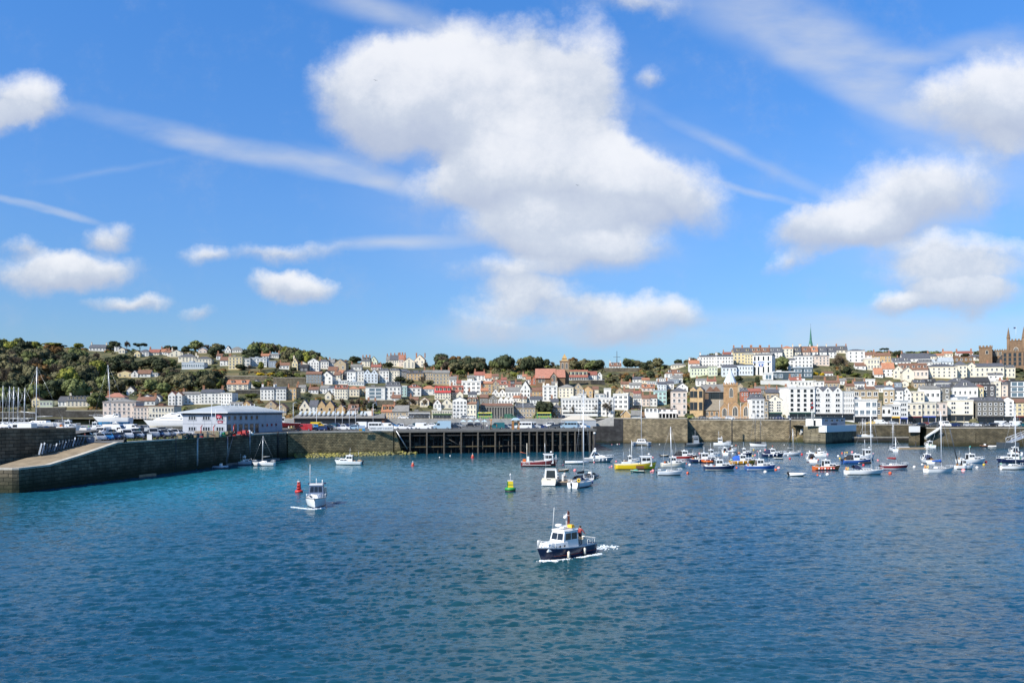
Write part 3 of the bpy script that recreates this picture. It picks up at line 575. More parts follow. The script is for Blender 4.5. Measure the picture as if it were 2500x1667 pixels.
def house(loc, rz, w, h, rt, rh, wk, rk, rows, cols, opts, label, name='house', cat='house', dep=None):
 t = thing(name, label, cat, loc, rz)
 D = dep or opts.get('D') or max(6.5, min(11, w*0.75)); wm_ = WALL[wk]; rm = ROOF[rk]; x0, x1 = -w/2, w/2
 bot = -6.0 if 'q' not in opts else -0.3
 g = MB()
 if rt == 'flat':
  g.box(x0, x1, 0, D, bot, h, wm_)
 elif rt == 'gs':
  zt = h+rh
  prof = [(0, bot), (0, h), (D/2, zt), (D, h), (D, bot)]
  g.hexa([(x0, y, z) for y, z in prof], [(x1, y, z) for y, z in prof], wm_)
 elif rt in ('gf', 'g2', 'g3'):
  n = 1 if rt == 'gf' else int(rt[1]); cw = w/n
  prof = [(x0, bot), (x0, h)]
  for i in range(n): prof += [(x0+cw*(i+.5), h+rh), (x0+cw*(i+1), h)]
  prof += [(x1, bot)]
  g.hexa([(x, 0, z) for x, z in prof], [(x, D, z) for x, z in prof], wm_)
 else:
  g.box(x0, x1, 0, D, bot, h, wm_)
 if 'K' in opts:   # string course / cornice
  for j in range(1, rows): g.box(x0-.04, x1+.04, -.08, 0, h*j/rows-.1, h*j/rows+.1, wm_)
 if rt in ('flat', 'hip', 'man'): g.box(x0-.12, x1+.12, -.15, 0.0, h-.35, h-.1, wm_)
 g.build('wall', t)
 g = MB(); o = 0.25
 if rt == 'flat':
  g.box(x0-.1, x1+.1, -.12, D+.1, h, h+max(.25, min(.6, rh)), rm)
  if w > 7: g.box(x0+w*.25, x0+w*.45, D*.4, D*.8, h+.2, h+1.3, rm)
 elif rt == 'gs': chevron(g, 'x', -o, D+o, x0-.15, x1+.15, h-o*rh/(D/2), h+rh, .18, rm)
 elif rt in ('gf', 'g2', 'g3'):
  n = 1 if rt == 'gf' else int(rt[1]); cw = w/n
  for i in range(n):
   ov = .15 if n > 1 else o
   chevron(g, 'y', x0+cw*i-(ov if n == 1 else -.02), x0+cw*(i+1)+(ov if n == 1 else -.02), -.12, D+.2, h-(ov*rh/(cw/2) if n == 1 else -.02), h+rh, .16, rm)
 elif rt == 'hip':
  i_ = min(w, D)/2*0.95
  A = [(x0-o, -o), (x1+o, -o), (x1+o, D+o), (x0-o, D+o)]
  if w >= D: B = [(x0+i_, D/2-.05), (x1-i_, D/2-.05), (x1-i_, D/2+.05), (x0+i_, D/2+.05)]
  else: B = [(-.05, i_), (.05, i_), (.05, D-i_), (-.05, D-i_)]
  g.hexa([(x, y, h) for x, y in A], [(x, y, h+.15) for x, y in A], rm)
  g.hexa([(x, y, h+.15) for x, y in A], [(x, y, h+max(rh, .6)) for x, y in B], rm)
 elif rt == 'man':
  A = [(x0-.2, -.2), (x1+.2, -.2), (x1+.2, D+.2), (x0-.2, D+.2)]; k = .9
  B = [(x0+k, k), (x1-k, k), (x1-k, D-k), (x0+k, D-k)]
  g.hexa([(x, y, h) for x, y in A], [(x, y, h+rh) for x, y in B], rm)
 roof = g.build('roof', t)
 nd = opts.get('d', 0)
 if nd:
  dk = (rk, 'w' if wk in 'GDKRS' else wk)
  if dk not in DORM: DORM[dk] = dormer_mesh(*dk)
  for i in range(nd):
   x = x0+w*(i+.5)/nd
   link('dormer', DORM[dk], roof, (x, .35 if rt == 'man' else max(.5, D/2*.22), h+(.25 if rt == 'man' else rh*.26)), 0, (min(1.2, w/nd*.5), 1, max(.7, min(1.15, rh/2.1))))
 nc = opts.get('c', 0)
 for i in range(nc):
  ck = opts.get('ck', 'R'); fx = 0.0 if nc == 1 else i/(nc-1)
  x = x0+.5+(w-1.0)*fx
  zt = h+rh if rt in ('gs', 'hip', 'gf') else h+max(.3, rh if rt == 'man' else .3)
  link('chimney', CHIM[ck], roof, (x, D/2 if rt != 'gf' else D*.7, zt-(.2 if rt != 'hip' else rh*.5)), hrnd.choice((0, 1.57)))
 sh = opts.get('s')
 zb = 0.5
 if sh:
  zb = 3.3
  g = MB(); fm = mat('shopfront_'+sh, {'g': (0.02, 0.07, 0.05), 'm': (0.14, 0.02, 0.025), 'b': (0.02, 0.05, 0.3), 'k': (0.02, 0.02, 0.022), 'y': (0.65, 0.38, 0.02), 'w': (0.6, 0.6, 0.58), 'v': (0.06, 0.12, 0.04), 'c': (0.05, 0.3, 0.6)}[sh], 0.5)
  g.box(x0+.2, x1-.2, -.25, 0, 2.55, 3.1, fm); k = max(1, int(w/3))
  for i in range(k):
   a = x0+.4+(w-.8)*i/k; b = x0+.4+(w-.8)*(i+1)/k
   g.box(a+.1, b-.1, -.06, 0, .3, 2.5, glass); g.box(a, a+.1, -.14, 0, 0, 2.55, fm)
  g.box(x1-.5, x1-.4, -.14, 0, 0, 2.55, fm); g.build('shopfront', t)
 wt = opts.get('w', 'a'); fh = (h-zb-.3)/max(1, rows)
 ww = min(1.15, w/max(1, cols)*.5);
 if wt in 'cf': ww = w/max(1, cols)*.72
 if wt == 'b': ww = min(2.0, w/max(1, cols)*.62)
 hh = min(1.9, fh*.58)
 if 'T' in opts: hh = fh*.8
 for j in range(rows):
  for i in range(cols):
   x = x0+w*(i+.5)/cols; z = zb+fh*j+(fh-hh)*.5
   if hrnd.random() < .03: continue
   link('window', WIN[wt], t, (x, 0, z), 0, (ww, 1, hh))
 if 'y' in opts or opts.get('e'):
  sgn = 1 if opts.get('y', 1) > 0 else -1
  for j in range(rows):
   if hrnd.random() < .7: link('window', WIN['a'], t, (sgn*w/2, D*hrnd.choice((.3, .5, .65)), zb+fh*j+(fh-hh)*.5), sgn*math.pi/2, (.9, 1, hh))
 if rt in ('gf', 'g2', 'g3') and rh > 1.8 and wk not in 'O':
  n = 1 if rt == 'gf' else int(rt[1])
  for i in range(n): link('window', WIN['a'], t, (x0+w/n*(i+.5), 0, h+.1), 0, (.8, 1, min(1.3, rh*.45)))
 if opts.get('A'):   # attic gable glazing
  pass
 if opts.get('b'):
  g = MB()
  for j in range(opts['b']):
   z = zb+fh*j-.05
   g.box(x0+.2, x1-.2, -1.1, -.15, z-.15, z, WALL['W']); g.box(x0+.2, x1-.2, -1.1, -1.05, z, z+.85, WALL['w'])
  g.build('balcony', t)
 if opts.get('dr'):
  g = MB(); g.box(-.5, .5, -.06, 0, .1, 2.1, mat('door_dark', (0.05, 0.06, 0.09), 0.5)); g.build('door', t)
 return t
def popt(s):
 d = {}
 for tk in s.split():
  k = tk[0]; v = tk[1:]
  if tk.startswith('ck'): d['ck'] = tk[2:]
  elif tk == 'dr': d['dr'] = 1
  elif k in 'dcb': d[k] = int(v)
  elif k in 'yD': d[k] = float(v)
  elif k in 'sw': d[k] = v
  else: d[k] = 1
 return d
HOUSES = {}
def row(line):
 r, x0, x1, ye, yb, rt, pk, wk, rk, rows, cols, op, label = [a.strip() for a in line.split('|')]
 px0, px1 = zx(r, float(x0)), zx(r, float(x1)); e, b, p = zy(r, float(ye)), zy(r, float(yb)), zy(r, float(pk))
 op = popt(op); pc_ = (px0+px1)/2; base = gpt(pc_, b); Y = base.y
 if b > gpy(pc_, y0z0(pc_)[0])-0.5: Y = y0z0(pc_)[0]+1.5;
 az = math.atan((pc_-1250)/F); rz = -(az*(.15 if Y < y0z0(pc_)[0]+14 else .6) if az > 0 else az*.35)-RAD(op.get('y', 0))
 k = Y/F; w = (px1-px0)*k/max(.6, math.cos(rz+az))
 zb = HC+(1000-b)*k;
 loc = XY(pc_, Y, zb)
 h = max(2.0, (b-e)*k); rh = (e-p)*k
 nm = 'house'; ct = 'house'
 lw = label.split()
 for q in ('hotel', 'terrace', 'office', 'block', 'shop', 'cottage', 'pavilion', 'tower', 'hall', 'villa', 'bungalow', 'restaurant'):
  if q in lw: nm = {'hotel': 'hotel', 'terrace': 'terraced_house', 'office': 'office_building', 'block': 'apartment_block', 'shop': 'shop_building', 'cottage': 'cottage', 'pavilion': 'pavilion', 'tower': 'tower_house', 'hall': 'hall', 'villa': 'villa', 'bungalow': 'bungalow', 'restaurant': 'restaurant'}[q]; ct = q; break
 t = house(loc, rz, w, h, rt, rh, wk, rk, int(rows), int(cols), op, label, nm, ct)
 HAS_H.append((px0, px1, e, b, Y))
 return t
TABLE = """
1|275|335|680|742|gf|655|Y|b|2|2|c1|small yellow gabled cottage beside the tall bare mast below the wood
1|345|440|690|745|flat|685|Q|g|1|4|wc|low pale green glazed annex right of the small yellow cottage
1|580|755|690|742|gs|650|C|s|2|6|d6 c2 ckC|long cream house with white dormers and end chimneys below the wood
1|500|580|695|738|gs|655|W|s|2|3||white slate roofed wing left of the long cream dormered house
1|890|1140|700|855|hip|672|P|g|4|7|D12|large pinkish four storey block with grey roof behind the hauled out blue yacht
1|905|1050|660|700|hip|622|P|p|1|4|c1|pinkish hipped house peeping over the large pinkish block
1|1140|1275|742|855|flat|735|P|b|3|5|D12|lower pinkish three storey block beside the large pinkish block
1|1170|1310|690|730|gs|658|w|b|1|4|c2|brown roofed house behind the lower pinkish block
1|1210|1290|665|700|gf|640|W|s|1|2||white front gabled house with slate roof above the pinkish blocks, left of its twin
1|1290|1360|665|700|gf|640|W|s|1|2||white front gabled house with slate roof above the pinkish blocks, right of its twin
1|1080|1138|600|642|gf|570|W|b|1|1||lone little white gabled house among trees above the blue yacht's mast
1|1005|1118|455|490|gf|435|Y|b|2|3||yellow gabled house alone in the middle of the wooded slope
1|1118|1172|460|492|gf|433|W|s|2|1||narrow white front gable joined to the yellow house in the woods
1|1172|1275|470|490|gs|437|w|b|1|4|wb|brown roofed white range right of the narrow white gable in the woods
1|1278|1340|462|486|flat|455|W|g|1|3|wb|low white flat roofed block at the right end of the woodland houses
1|765|890|240|268|gs|212|W|s|1|5|c2 ckC|white house with slate roof on the ridge, leftmost house on the skyline
1|975|1012|232|272|flat|225|W|g|2|1||slim white tower on the ridge between two dark trees
1|1012|1060|255|290|gf|240|C|b|1|2||cream gabled house on the ridge right of the slim white tower
1|1143|1190|285|320|gf|265|Y|b|1|2||small yellow cottage on the ridge beside the flat topped pine
1|1190|1260|275|312|hip|250|W|s|2|3||white hipped house on the ridge under the flat topped pine
1|1265|1350|282|304|gs|255|C|r|1|4|c1|long cream house with red roof on the left skyline
1|1362|1425|275|300|gs|248|W|o|1|3|c1|white house with orange roof on the left skyline near the round trees
1|1275|1470|738|850|flat|730|C|b|2|8|wb D12|long cream two storey building with wide windows behind the motor cruiser
2|10|60|262|292|gs|240|W|b|1|2|c1|small white brown roofed house at the top left of the crowded hill
2|68|200|270|310|gf|235|C|s|2|3|c1 ckC|cream front gabled villa high on the left hill
2|160|330|310|365|hip|272|C|s|2|5|c3 ckC|cream hipped villa with three chimneys high on the left hill
2|345|500|330|392|hip|305|C|s|2|5|c1 ckC|cream villa with one tall end chimney above the long glazed conservatory
2|200|420|372|440|flat|366|B|l|1|10|wf|long pale glazed conservatory building on the wooded slope
2|370|452|250|270|gf|225|P|r|1|2||pinkish gabled cottage just under the round skyline tree
2|600|692|348|405|gs|308|W|b|2|3|c2|white house with brown roof left of the tall cream block on the hill
2|692|830|310|445|flat|303|Y|g|4|4|K c1|tall yellowish four storey block on the left hill
2|830|915|330|415|flat|290|w|g|2|2|wf|modern white and glass house with overhanging roof right of the yellowish block
2|915|1090|325|412|flat|310|W|l|3|5|wf|long modern white glazed house on the left hill
2|650|712|240|268|gf|195|W|s|1|2||white gabled house on the left ridge behind trees
2|712|830|240|265|hip|205|W|g|1|5||low white house with broad grey hipped roof on the left ridge
2|1030|1115|300|335|gs|275|W|o|2|3|c1|white house with orange roof below the long wooded ridge
2|1115|1220|297|322|gs|280|w|g|1|5|c2|low off white terrace house with row of chimneys below the wooded ridge
2|1115|1190|355|422|flat|350|g|g|2|3|wf|blue grey flat roofed house on the left hill beside a dark tree
2|675|890|600|672|gs|555|C|o|2|4|d2 wb D8|beige house with orange roof and two box dormers alone above the white terrace
2|50|120|712|835|gf|678|W|o|3|2||white narrow house with orange gable, leftmost of the long white waterfront row
2|120|190|712|832|gf|682|W|o|3|2||white narrow house with orange gable, second of the long white waterfront row
2|190|400|705|815|gs|682|W|g|3|6|c1|long white grey roofed terrace house in the left waterfront row
2|400|612|690|812|gs|655|W|s|3|6|c2|long white slate roofed terrace house with chimneys in the left waterfront row
2|612|722|692|818|flat|686|W|s|3|4|y12|white flat topped house ending the left waterfront row
2|1030|1170|652|772|gs|630|W|s|3|4|c2 ckW|white terrace house with end chimneys right of the garden wall
2|1170|1296|645|772|gs|628|W|s|3|4|c1 ckW wb|white terrace house joined to the ochre house at its right
2|1296|1405|640|768|flat|632|O|b|3|3|c2 y10|ochre flat roofed house ending the short white terrace
2|830|925|818|880|gf|776|O|b|1|1||ochre gable peeping over the blue grey office roof
2|700|826|815|880|gs|792|w|g|1|4||low off white house behind the blue grey office roof
2|1080|1195|825|900|gf|770|S|b|1|1||tan stone gable behind the right end of the office roof
2|1195|1300|850|930|gf|805|S|b|1|1||small tan gable at the right end of the office roof
3|60|122|300|388|gf|245|Y|b|2|2|c1 ckC|yellow gabled house with chimneys at the left end of the hilltop row
3|122|240|322|392|gf|290|C|g|2|3||pale cream gabled house beside the yellow hilltop gable
3|240|362|290|394|gf|252|W|g|3|4||large white gabled house on the left hilltop
3|362|470|288|372|hip|255|W|s|2|4|c1|white hipped house on the left hilltop
3|470|535|300|365|gs|265|w|g|2|3|c1|off white grey roofed house on the left hilltop beside the bare gable
3|535|665|310|402|gf|262|S|s|1|2|y8|tan gabled house with bare stone end on the left hilltop
3|465|570|390|435|gs|345|C|b|1|3||cream house with brown roof under the tan hilltop gable
3|580|632|420|482|gs|385|C|o|2|2||small cream house with orange roof beside a dark gable
3|632|695|420|495|gf|385|D|s|2|1||narrow dark gabled house squeezed between cream and white houses
3|220|390|430|542|gs|400|G|b|3|5|wf|grey stone house with glazed bays left of the white front gable
3|390|512|452|546|gf|398|W|s|2|2|y8|white front gabled house above the garden wall
3|680|775|402|542|hip|368|W|s|3|3||white hipped house left of the pale blue gabled pair
3|775|870|395|512|flat|388|w|g|3|3|K|off white flat fronted house between hipped house and blue pair
3|870|1022|420|532|g2|376|B|s|3|4|K|pale blue house with twin front gables
3|845|938|282|348|gs|240|C|s|2|3|d2 c3|cream skyline house with dormers and three brick stacks
3|938|1018|282|348|gf|230|Q|b|1|2||pale green gable joined to the cream skyline house
3|1120|1172|275|342|gs|225|C|g|2|2|c1|cream gabled end of the great skyline house, leftmost part
3|1160|1262|270|345|gs|215|C|s|2|4|c3|cream slate roofed range of the great skyline house
3|1262|1336|262|350|gs|212|P|p|2|3|c3|pink roofed middle range of the great skyline house
3|1312|1440|290|364|gf|245|C|p|3|3|c1|cream front gable before the great skyline house
3|1440|1552|270|352|gf|215|C|o|2|2|c2 y6|cream gable with orange roof ending the great skyline house at right
3|1045|1150|392|528|man|362|W|s|4|3|d1|white tall house with slate mansard on the upper town slope
3|1150|1268|392|528|man|362|C|s|4|4|d2 y8|cream tall house with slate mansard and dark right flank
3|1270|1352|400|475|gs|375|G|s|2|3||grey stone house between the cream mansard and the yellow stone row
3|1352|1540|420|505|gs|388|O|s|2|5|d2|yellow stone house with two dormers on the upper slope
3|1540|1642|410|505|gs|385|S|g|2|4|c1|tan stone house beside the long tan stone range
3|1642|1832|418|552|gs|385|S|g|3|5|c3|long tan stone range with three tall stacks
3|468|542|592|702|man|555|B|s|3|2|d1|pale blue house with slate mansard above the church hall
3|542|682|592|718|gs|555|C|r|3|5|d2|cream house with red roof beside the pale blue mansard
3|682|815|597|684|hip|562|C|o|2|4||cream house with orange hipped roof left of the modern glass block
3|815|890|590|668|gs|570|Y|o|2|2||yellow cottage with orange roof touching the modern glass block
3|890|1105|580|718|flat|560|w|g|3|1|wf T|modern block with three full width blue glass bands
3|1108|1282|568|718|man|515|W|s|3|4|d3 c1 ckW|white tall house with slate mansard and three dormers right of the glass block
3|1285|1352|572|684|flat|545|M|w|3|2||bright mint green house
3|1352|1512|582|678|hip|542|W|r|2|3|d1|white house with red hipped roof right of the mint house
3|1512|1680|597|664|hip|555|W|o|2|4|wf|white house with orange hipped roof and glazed ground floor
4|300|490|577|664|gs|505|C|c|2|6|d4|cream terrace with crimson roof, left half
4|490|640|570|654|gs|497|C|r|2|5|d2 c1|cream terrace with bright red roof, right half
4|285|376|712|775|gf|655|W|r|2|2||white front gabled house with red roof left of the grey gable
4|376|512|715|772|gf|640|C|g|2|2||cream house with broad grey gable below the crimson roof
3|1065|1192|852|945|gs|780|O|o|2|4|d2 y6|ochre stone house with orange roof and two dormers by the market hall
3|1192|1370|850|957|gs|785|S|g|2|5|c1|greenish stone house with grey roof by the waterfront road
3|1370|1610|862|962|flat|845|W|g|1|4|wb sk|white flat roofed waterfront office with long upper windows
3|1635|1862|842|957|flat|835|C|w|1|8|sv|cream waterfront shop with green and yellow shopfront
3|145|256|800|865|gf|720|C|s|1|2|wg|cream gabled church hall with arched window above the market hall
3|256|345|790|865|gs|725|W|s|2|2||white slate roofed link between the cream and ochre gables
3|345|438|790|865|gf|725|O|s|1|1|wg|ochre gable with dark arch, left of the pair
3|438|532|790|865|gf|725|O|s|1|1|wg|ochre gable with dark arch, right of the pair
3|562|652|832|870|gf|780|O|b|1|1||small ochre gable peeping over the market hall roof
3|690|800|845|880|gs|790|P|b|1|3|d1|pink house with brown roof peeping over the market hall
4|515|684|668|918|gf|632|W|s|5|4|wb|tall white five storey gabled house on the waterfront road
4|684|798|712|912|gs|640|C|b|3|3|d2 y10 wa|cream house with brown roof and two dormers right of the tall white gable
4|622|850|445|604|flat|435|W|w|3|4|y12 wb|white cube block with recessed balconies high in the middle
4|858|992|472|600|gs|445|O|o|3|2||ochre house with orange roof right of the white cube block
4|985|1150|582|632|g2|535|W|b|1|4||white house with two small front gables in the middle of town
4|1145|1325|562|642|gs|515|W|g|1|5||long white grey roofed house in the middle of town
4|1325|1442|532|692|gf|440|w|k|3|3|wg y8|off white tower like house with dark stone gable
4|1060|1242|662|722|g3|620|W|b|1|5||white house with three small front gables above the dark market
4|940|1060|652|722|gf|600|G|b|2|2|we|grey stone gable left of the triple white gables
4|1242|1328|642|694|gs|618|W|o|1|3||white house with ochre roof right of the triple white gables
4|1245|1502|760|885|man|702|S|s|2|7|d3 we|tan granite building with rows of white framed windows and slate mansard
4|1702|1812|762|860|hip|715|S|s|2|3|we|small stone and white hipped house right of the big dark round tree
4|772|900|372|434|gs|330|W|r|2|3|c2|white house with red roof below the dark skyline trees
4|900|978|412|444|gs|360|W|o|1|2||small house with bright orange roof below the dark skyline trees
4|960|1062|388|424|gs|358|C|b|1|4|c1|cream brown roofed house below the skyline trees
4|1075|1205|482|528|gs|445|C|r|1|3|d2|cream house with red roof and dormers below the glass house
4|980|1075|492|565|gf|430|S|g|2|2||tan stone gabled house with grey roof left of the red dormers
4|1200|1332|440|486|flat|432|D|k|1|5|wf|dark modern glass house in the middle of the upper town
4|1288|1346|372|412|flat|365|B|g|1|2|wb|pale blue flat roofed house under the skyline trees
4|1350|1400|392|425|gs|365|C|o|1|2|c1|small cream house with orange roof left of the big red church
4|1095|1160|432|470|gs|400|w|r|1|2|c1|small off white house with red roof amid the town's rooftops
4|1448|1532|440|492|gf|362|R|b|1|1||red brick gable at the foot of the big church
4|1592|1768|502|684|flat|492|W|w|4|3|c2 ckC|tall white four storey house with chimneys left of the hipped white house
4|1440|1592|562|654|gs|520|O|b|2|4||ochre house with brown roof in the middle of town
4|1782|1958|520|644|hip|480|C|g|3|4|y10|cream hipped house right of the tall white house
5|490|602|525|645|gf|465|S|g|3|2||tan stone front gable above the long white hotel
5|602|722|552|645|gf|505|O|o|2|2|y8|ochre front gable with orange roof above the long white hotel
5|352|782|652|868|flat|642|W|w|4|11|b2 wb D13|very long white hotel with bands of windows facing the road
5|782|966|645|866|flat|636|W|w|4|4|y8 wb|white four storey block at the right end of the long hotel
5|540|642|600|652|flat|595|W|w|1|1|we|white plant room on the roof of the long hotel
5|742|860|595|650|flat|588|W|g|1|2|wf|glazed white penthouse on the right hotel roof
5|860|938|532|650|flat|525|W|w|1|1|dr|plain white lift tower standing over the hotel
5|966|1142|598|785|flat|590|W|w|3|3|wb y10|white flat roofed apartment block right of the hotel
5|1142|1202|600|762|gf|570|S|g|3|1||narrow tan stone gable beside the white apartment block
5|1205|1322|640|732|gs|615|W|g|2|4|wf|white grey roofed house with glass front above the brown wall
5|1312|1400|648|745|gs|612|P|b|2|2|c1|pinkish house with brown roof above the terrace restaurant
5|1400|1490|642|745|gs|605|w|b|2|2|c1|off white brown roofed house left of the mint tower
5|1458|1602|562|724|flat|532|M|l|3|3|wb|mint green tower house with glazed top floor
5|1490|1642|412|474|flat|404|W|g|2|6|wb|white flat roofed hotel with rows of windows on the upper slope
5|1632|1748|422|476|flat|414|g|g|1|4|wf|blue grey block joined to the white upper hotel
5|1590|1802|352|412|hip|300|W|b|2|5|d2|white villa with brown hipped roof on the upper right slope
5|1312|1462|532|566|gs|490|P|o|1|3|d2|house with orange roof and dormers above the terrace restaurant
5|1372|1492|462|486|flat|455|w|g|1|5|wf|low off white bungalow on the upper slope
5|662|772|368|434|gs|325|W|r|2|4||white house with red roof ending the red roofed school range
5|772|832|372|434|gf|330|w|g|1|1||grey gabled annex right of the white red roofed house
5|922|1062|262|298|gs|222|W|b|1|4|c2 ckW d2|white gabled house under the tall flagpole on the skyline
5|1662|1832|252|288|hip|225|C|g|1|5||cream hipped villa below the dome shaped tree
5|1738|1845|500|545|gf|458|W|s|1|1||small white gabled cottage above the pale pink house
6|0|168|622|905|hip|578|P|s|4|3|K wa|pale pink tall house left of the ochre church hall
6|320|508|232|352|gs|214|W|s|3|6|c2 ckW|white terrace house on the right skyline, left of two alike
6|508|690|228|352|gs|212|W|s|3|6|c2 ckW|white terrace house on the right skyline, next to the big yellow gable
6|195|310|312|395|gs|272|W|o|2|2|c2 ckW|white house with orange roof and tall end stacks below the skyline terrace
6|580|690|205|240|gs|180|P|r|1|3|c2|red roofed house rising behind the white skyline terrace
6|218|416|362|452|gs|335|Q|g|2|6||pale green terrace house on the right slope
6|416|512|346|452|flat|338|Q|g|2|3||pale green flat topped house with dark bays at the terrace end
6|570|728|352|455|gs|322|B|s|2|4|c1 ckW|pale blue house below the big yellow gable
6|728|912|332|445|flat|312|B|s|2|6|wa|pale blue slate topped terrace house left of the sign painted block
6|700|902|185|312|gs|130|Y|s|3|5|d2 c3|big yellow house with slate roof and dormers on the right skyline
6|822|912|206|318|flat|192|Y|l|3|3||yellow rounded bay block before the big yellow house
6|898|1000|182|250|gs|128|C|b|2|3|d2 c2|cream skyline terrace house with brown roof next to the big yellow house
6|1000|1098|180|250|gs|130|w|b|2|3|d1 c1|off white skyline terrace house with brown roof and single dormer
6|1098|1240|182|250|gs|128|W|s|2|4|d2 c1|white skyline terrace house with slate roof and two dormers
6|1240|1362|140|250|hip|110|C|o|3|3|c1|taller cream skyline house with orange hipped roof
6|1362|1452|178|250|gs|118|C|s|2|3|d1 c2 ckC|cream slate roofed terrace house right of the orange hipped house
6|1452|1556|178|250|gs|118|P|b|2|3|d1 c1 ckC|pink terrace house with brown roof on the right skyline
6|1556|1642|176|250|gs|116|W|o|2|2|d1 c1 ckW|white terrace house with orange roof in front of the green spire
6|1642|1742|178|250|gs|116|W|s|2|3|d1 c1 ckC|white slate terrace house right of the green spire
6|1742|1850|178|250|gs|116|w|s|2|3|d1 c1 ckC|off white slate terrace house, second from the right end of the skyline row
7|860|1012|205|255|gs|148|C|s|1|3|d1 c2|cream slate terrace house at the right end of the skyline row
6|1318|1386|268|395|gs|250|W|s|3|1||narrow white house left of the broad white skyline villa
6|1386|1580|226|365|flat|216|W|s|3|5|K|broad white villa with slate edged roof on the right hill
6|1580|1768|226|335|flat|216|P|s|3|5|K|beige villa joined to the broad white villa
6|1138|1380|408|495|flat|398|V|w|1|4|wf|long dark glass restaurant with white roof on the slope
6|1040|1138|422|505|flat|400|W|w|1|1|wf T|white framed glass cube left of the long glass restaurant
6|1370|1580|360|475|flat|350|V|l|2|2|wf|two storey glass block with grey side on the slope
7|1032|1262|218|395|hip|190|W|s|3|3||tall white hipped villa right of the bare brown tree
7|1268|1422|278|330|gs|235|P|b|1|3|c2|house with brown orange roof right of the white hipped villa
7|1422|1645|290|395|gs|248|O|b|2|5|c2|ochre stone house with long dark roof on the right hill
7|1278|1482|336|505|flat|325|C|w|2|5|wa|cream flat roofed block below the ochre stone house
7|1482|1565|388|505|flat|380|C|w|2|2|wf|lower cream block beside the cream flat roofed block
7|1140|1282|440|495|gs|392|w|b|1|2||off white house with brown roof below the white hipped villa
7|1418|1535|572|612|gs|482|W|o|1|3||low white house under a steep orange roof on the right slope
7|1535|1702|482|605|gs|395|W|o|2|3||white house with bright orange roof above the white cube
7|1702|1832|502|635|gf|440|C|g|2|2|y6|cream front gabled house right of the bright orange roof
7|1285|1418|642|745|flat|632|W|w|1|2||small white cube house above the granite topped shops
7|292|542|662|750|flat|655|w|w|1|5|c1 ckW|low off white house behind the big plain white block
7|548|670|668|790|flat|660|W|s|2|2||white house wedged above the triple gables
6|1325|1602|582|940|flat|572|W|w|5|4|sg wd D14|big plain white five storey block with a dark green shopfront
7|522|932|820|1250|g3|745|W|s|4|3|wb D14 sk|big white house with three front gables on the quay
7|935|1112|822|1250|flat|812|W|l|4|7|wa sk|white house with close rows of narrow windows right of the triple gables
7|1122|1462|790|1240|flat|782|S|s|4|4|wb K|tan granite topped building behind a white shop front
7|1114|1440|940|1292|flat|930|W|w|2|4|wf sk|white shop with long windows before the granite topped building
7|1440|1520|950|1292|flat|942|S|s|3|1|wa|narrow tan stone house right of the white shop front
7|1520|1662|1030|1292|flat|1020|W|s|1|2|wg sk|white house with two arched windows over a stone ground floor
7|1660|1790|1010|1292|flat|1002|W|w|2|1|wc sy|narrow white shop with a bright yellow ground floor
7|1790|1902|965|1305|flat|948|W|l|3|1|wc sb|narrow white bay fronted shop with a royal blue door
7|1552|1702|792|1010|man|755|S|l|2|2|we y12|tan stone house with lead mansard and white windows behind the quay shops
7|1702|1832|800|1015|gs|755|W|s|3|2|c1|white slate roofed house behind the yellow shop
8|240|356|890|1055|gf|815|W|s|3|2||white front gabled house with slate roof behind the quay shops
8|350|530|875|1015|flat|868|C|w|2|3||cream flat fronted house behind the maroon shop
8|372|500|830|872|hip|790|l|t|1|1||
8|500|742|838|1005|gs|795|W|g|1|4|wb|broad white grey roofed house behind the cream quay houses
8|732|882|812|1005|gs|772|G|s|2|2|d1 we|grey stone house with white windows behind the cream quay houses
8|950|1248|812|965|hip|722|W|s|1|5|y8 d1|white slate hipped house above the beige quay block
8|1250|1342|812|965|hip|770|Y|r|2|2||small yellow house with red hipped roof beside the dark house
8|1345|1496|780|955|flat|772|D|k|2|2|we|dark grey house with white windows on the right
8|1496|1580|735|955|flat|728|C|w|3|1||narrow cream house right of the dark grey house
8|1578|1692|780|955|man|735|P|s|3|1|d1|pink white house with slate mansard near the right edge
8|1705|1920|725|965|flat|718|D|k|3|1|wf T|dark modern terrace house with glass bands at the right edge
8|590|962|532|690|hip|488|C|s|3|6||long cream hospital like block with hipped slate roof, right hill
8|962|1112|512|685|hip|450|C|s|3|3||cream hipped block right of the long cream hipped block
8|1112|1262|542|675|gf|475|C|s|2|3||cream front gabled block between two long cream blocks
8|1262|1602|532|685|gs|482|C|s|2|6|c3|long cream terrace with chimneys below the brown college
8|1640|1772|545|685|man|505|C|s|2|3|d2|cream house with slate mansard left of the right edge trees
8|225|572|572|695|gs|482|P|b|1|7|d5 wa|beige house under a wide brown roof with a band of dormers
8|250|392|605|745|gf|542|C|g|1|1||plain beige gable left of the wide brown roof
8|10|112|752|810|gf|720|C|b|1|1||beige front gable, left of a pair flanking a glass link
8|112|222|752|810|flat|742|g|s|1|2|wf|glass link between two beige front gables
8|222|322|752|810|gf|720|C|b|1|1||beige front gable, right of a pair flanking a glass link
8|690|885|752|812|hip|715|w|s|1|3||off white slate hipped house above the grey stone house
8|885|1142|742|800|hip|680|G|s|1|4|d1|house under a large plain slate hipped roof, right side
8|1142|1412|742|800|gs|675|D|k|1|6||long dark roofed hall below the cream terrace
8|1412|1692|722|800|flat|715|w|w|1|5||low off white flat roofed house right of the dark hall
8|1430|1602|642|705|gs|618|W|s|1|3|d1|small white house with slate roof below the cream terrace chimneys
8|120|342|462|505|gs|408|W|s|1|5|d2|white house with long slate roof behind the beige gables
8|260|602|420|470|gs|345|W|s|1|6|c2|house with very long slate roof on the right hilltop
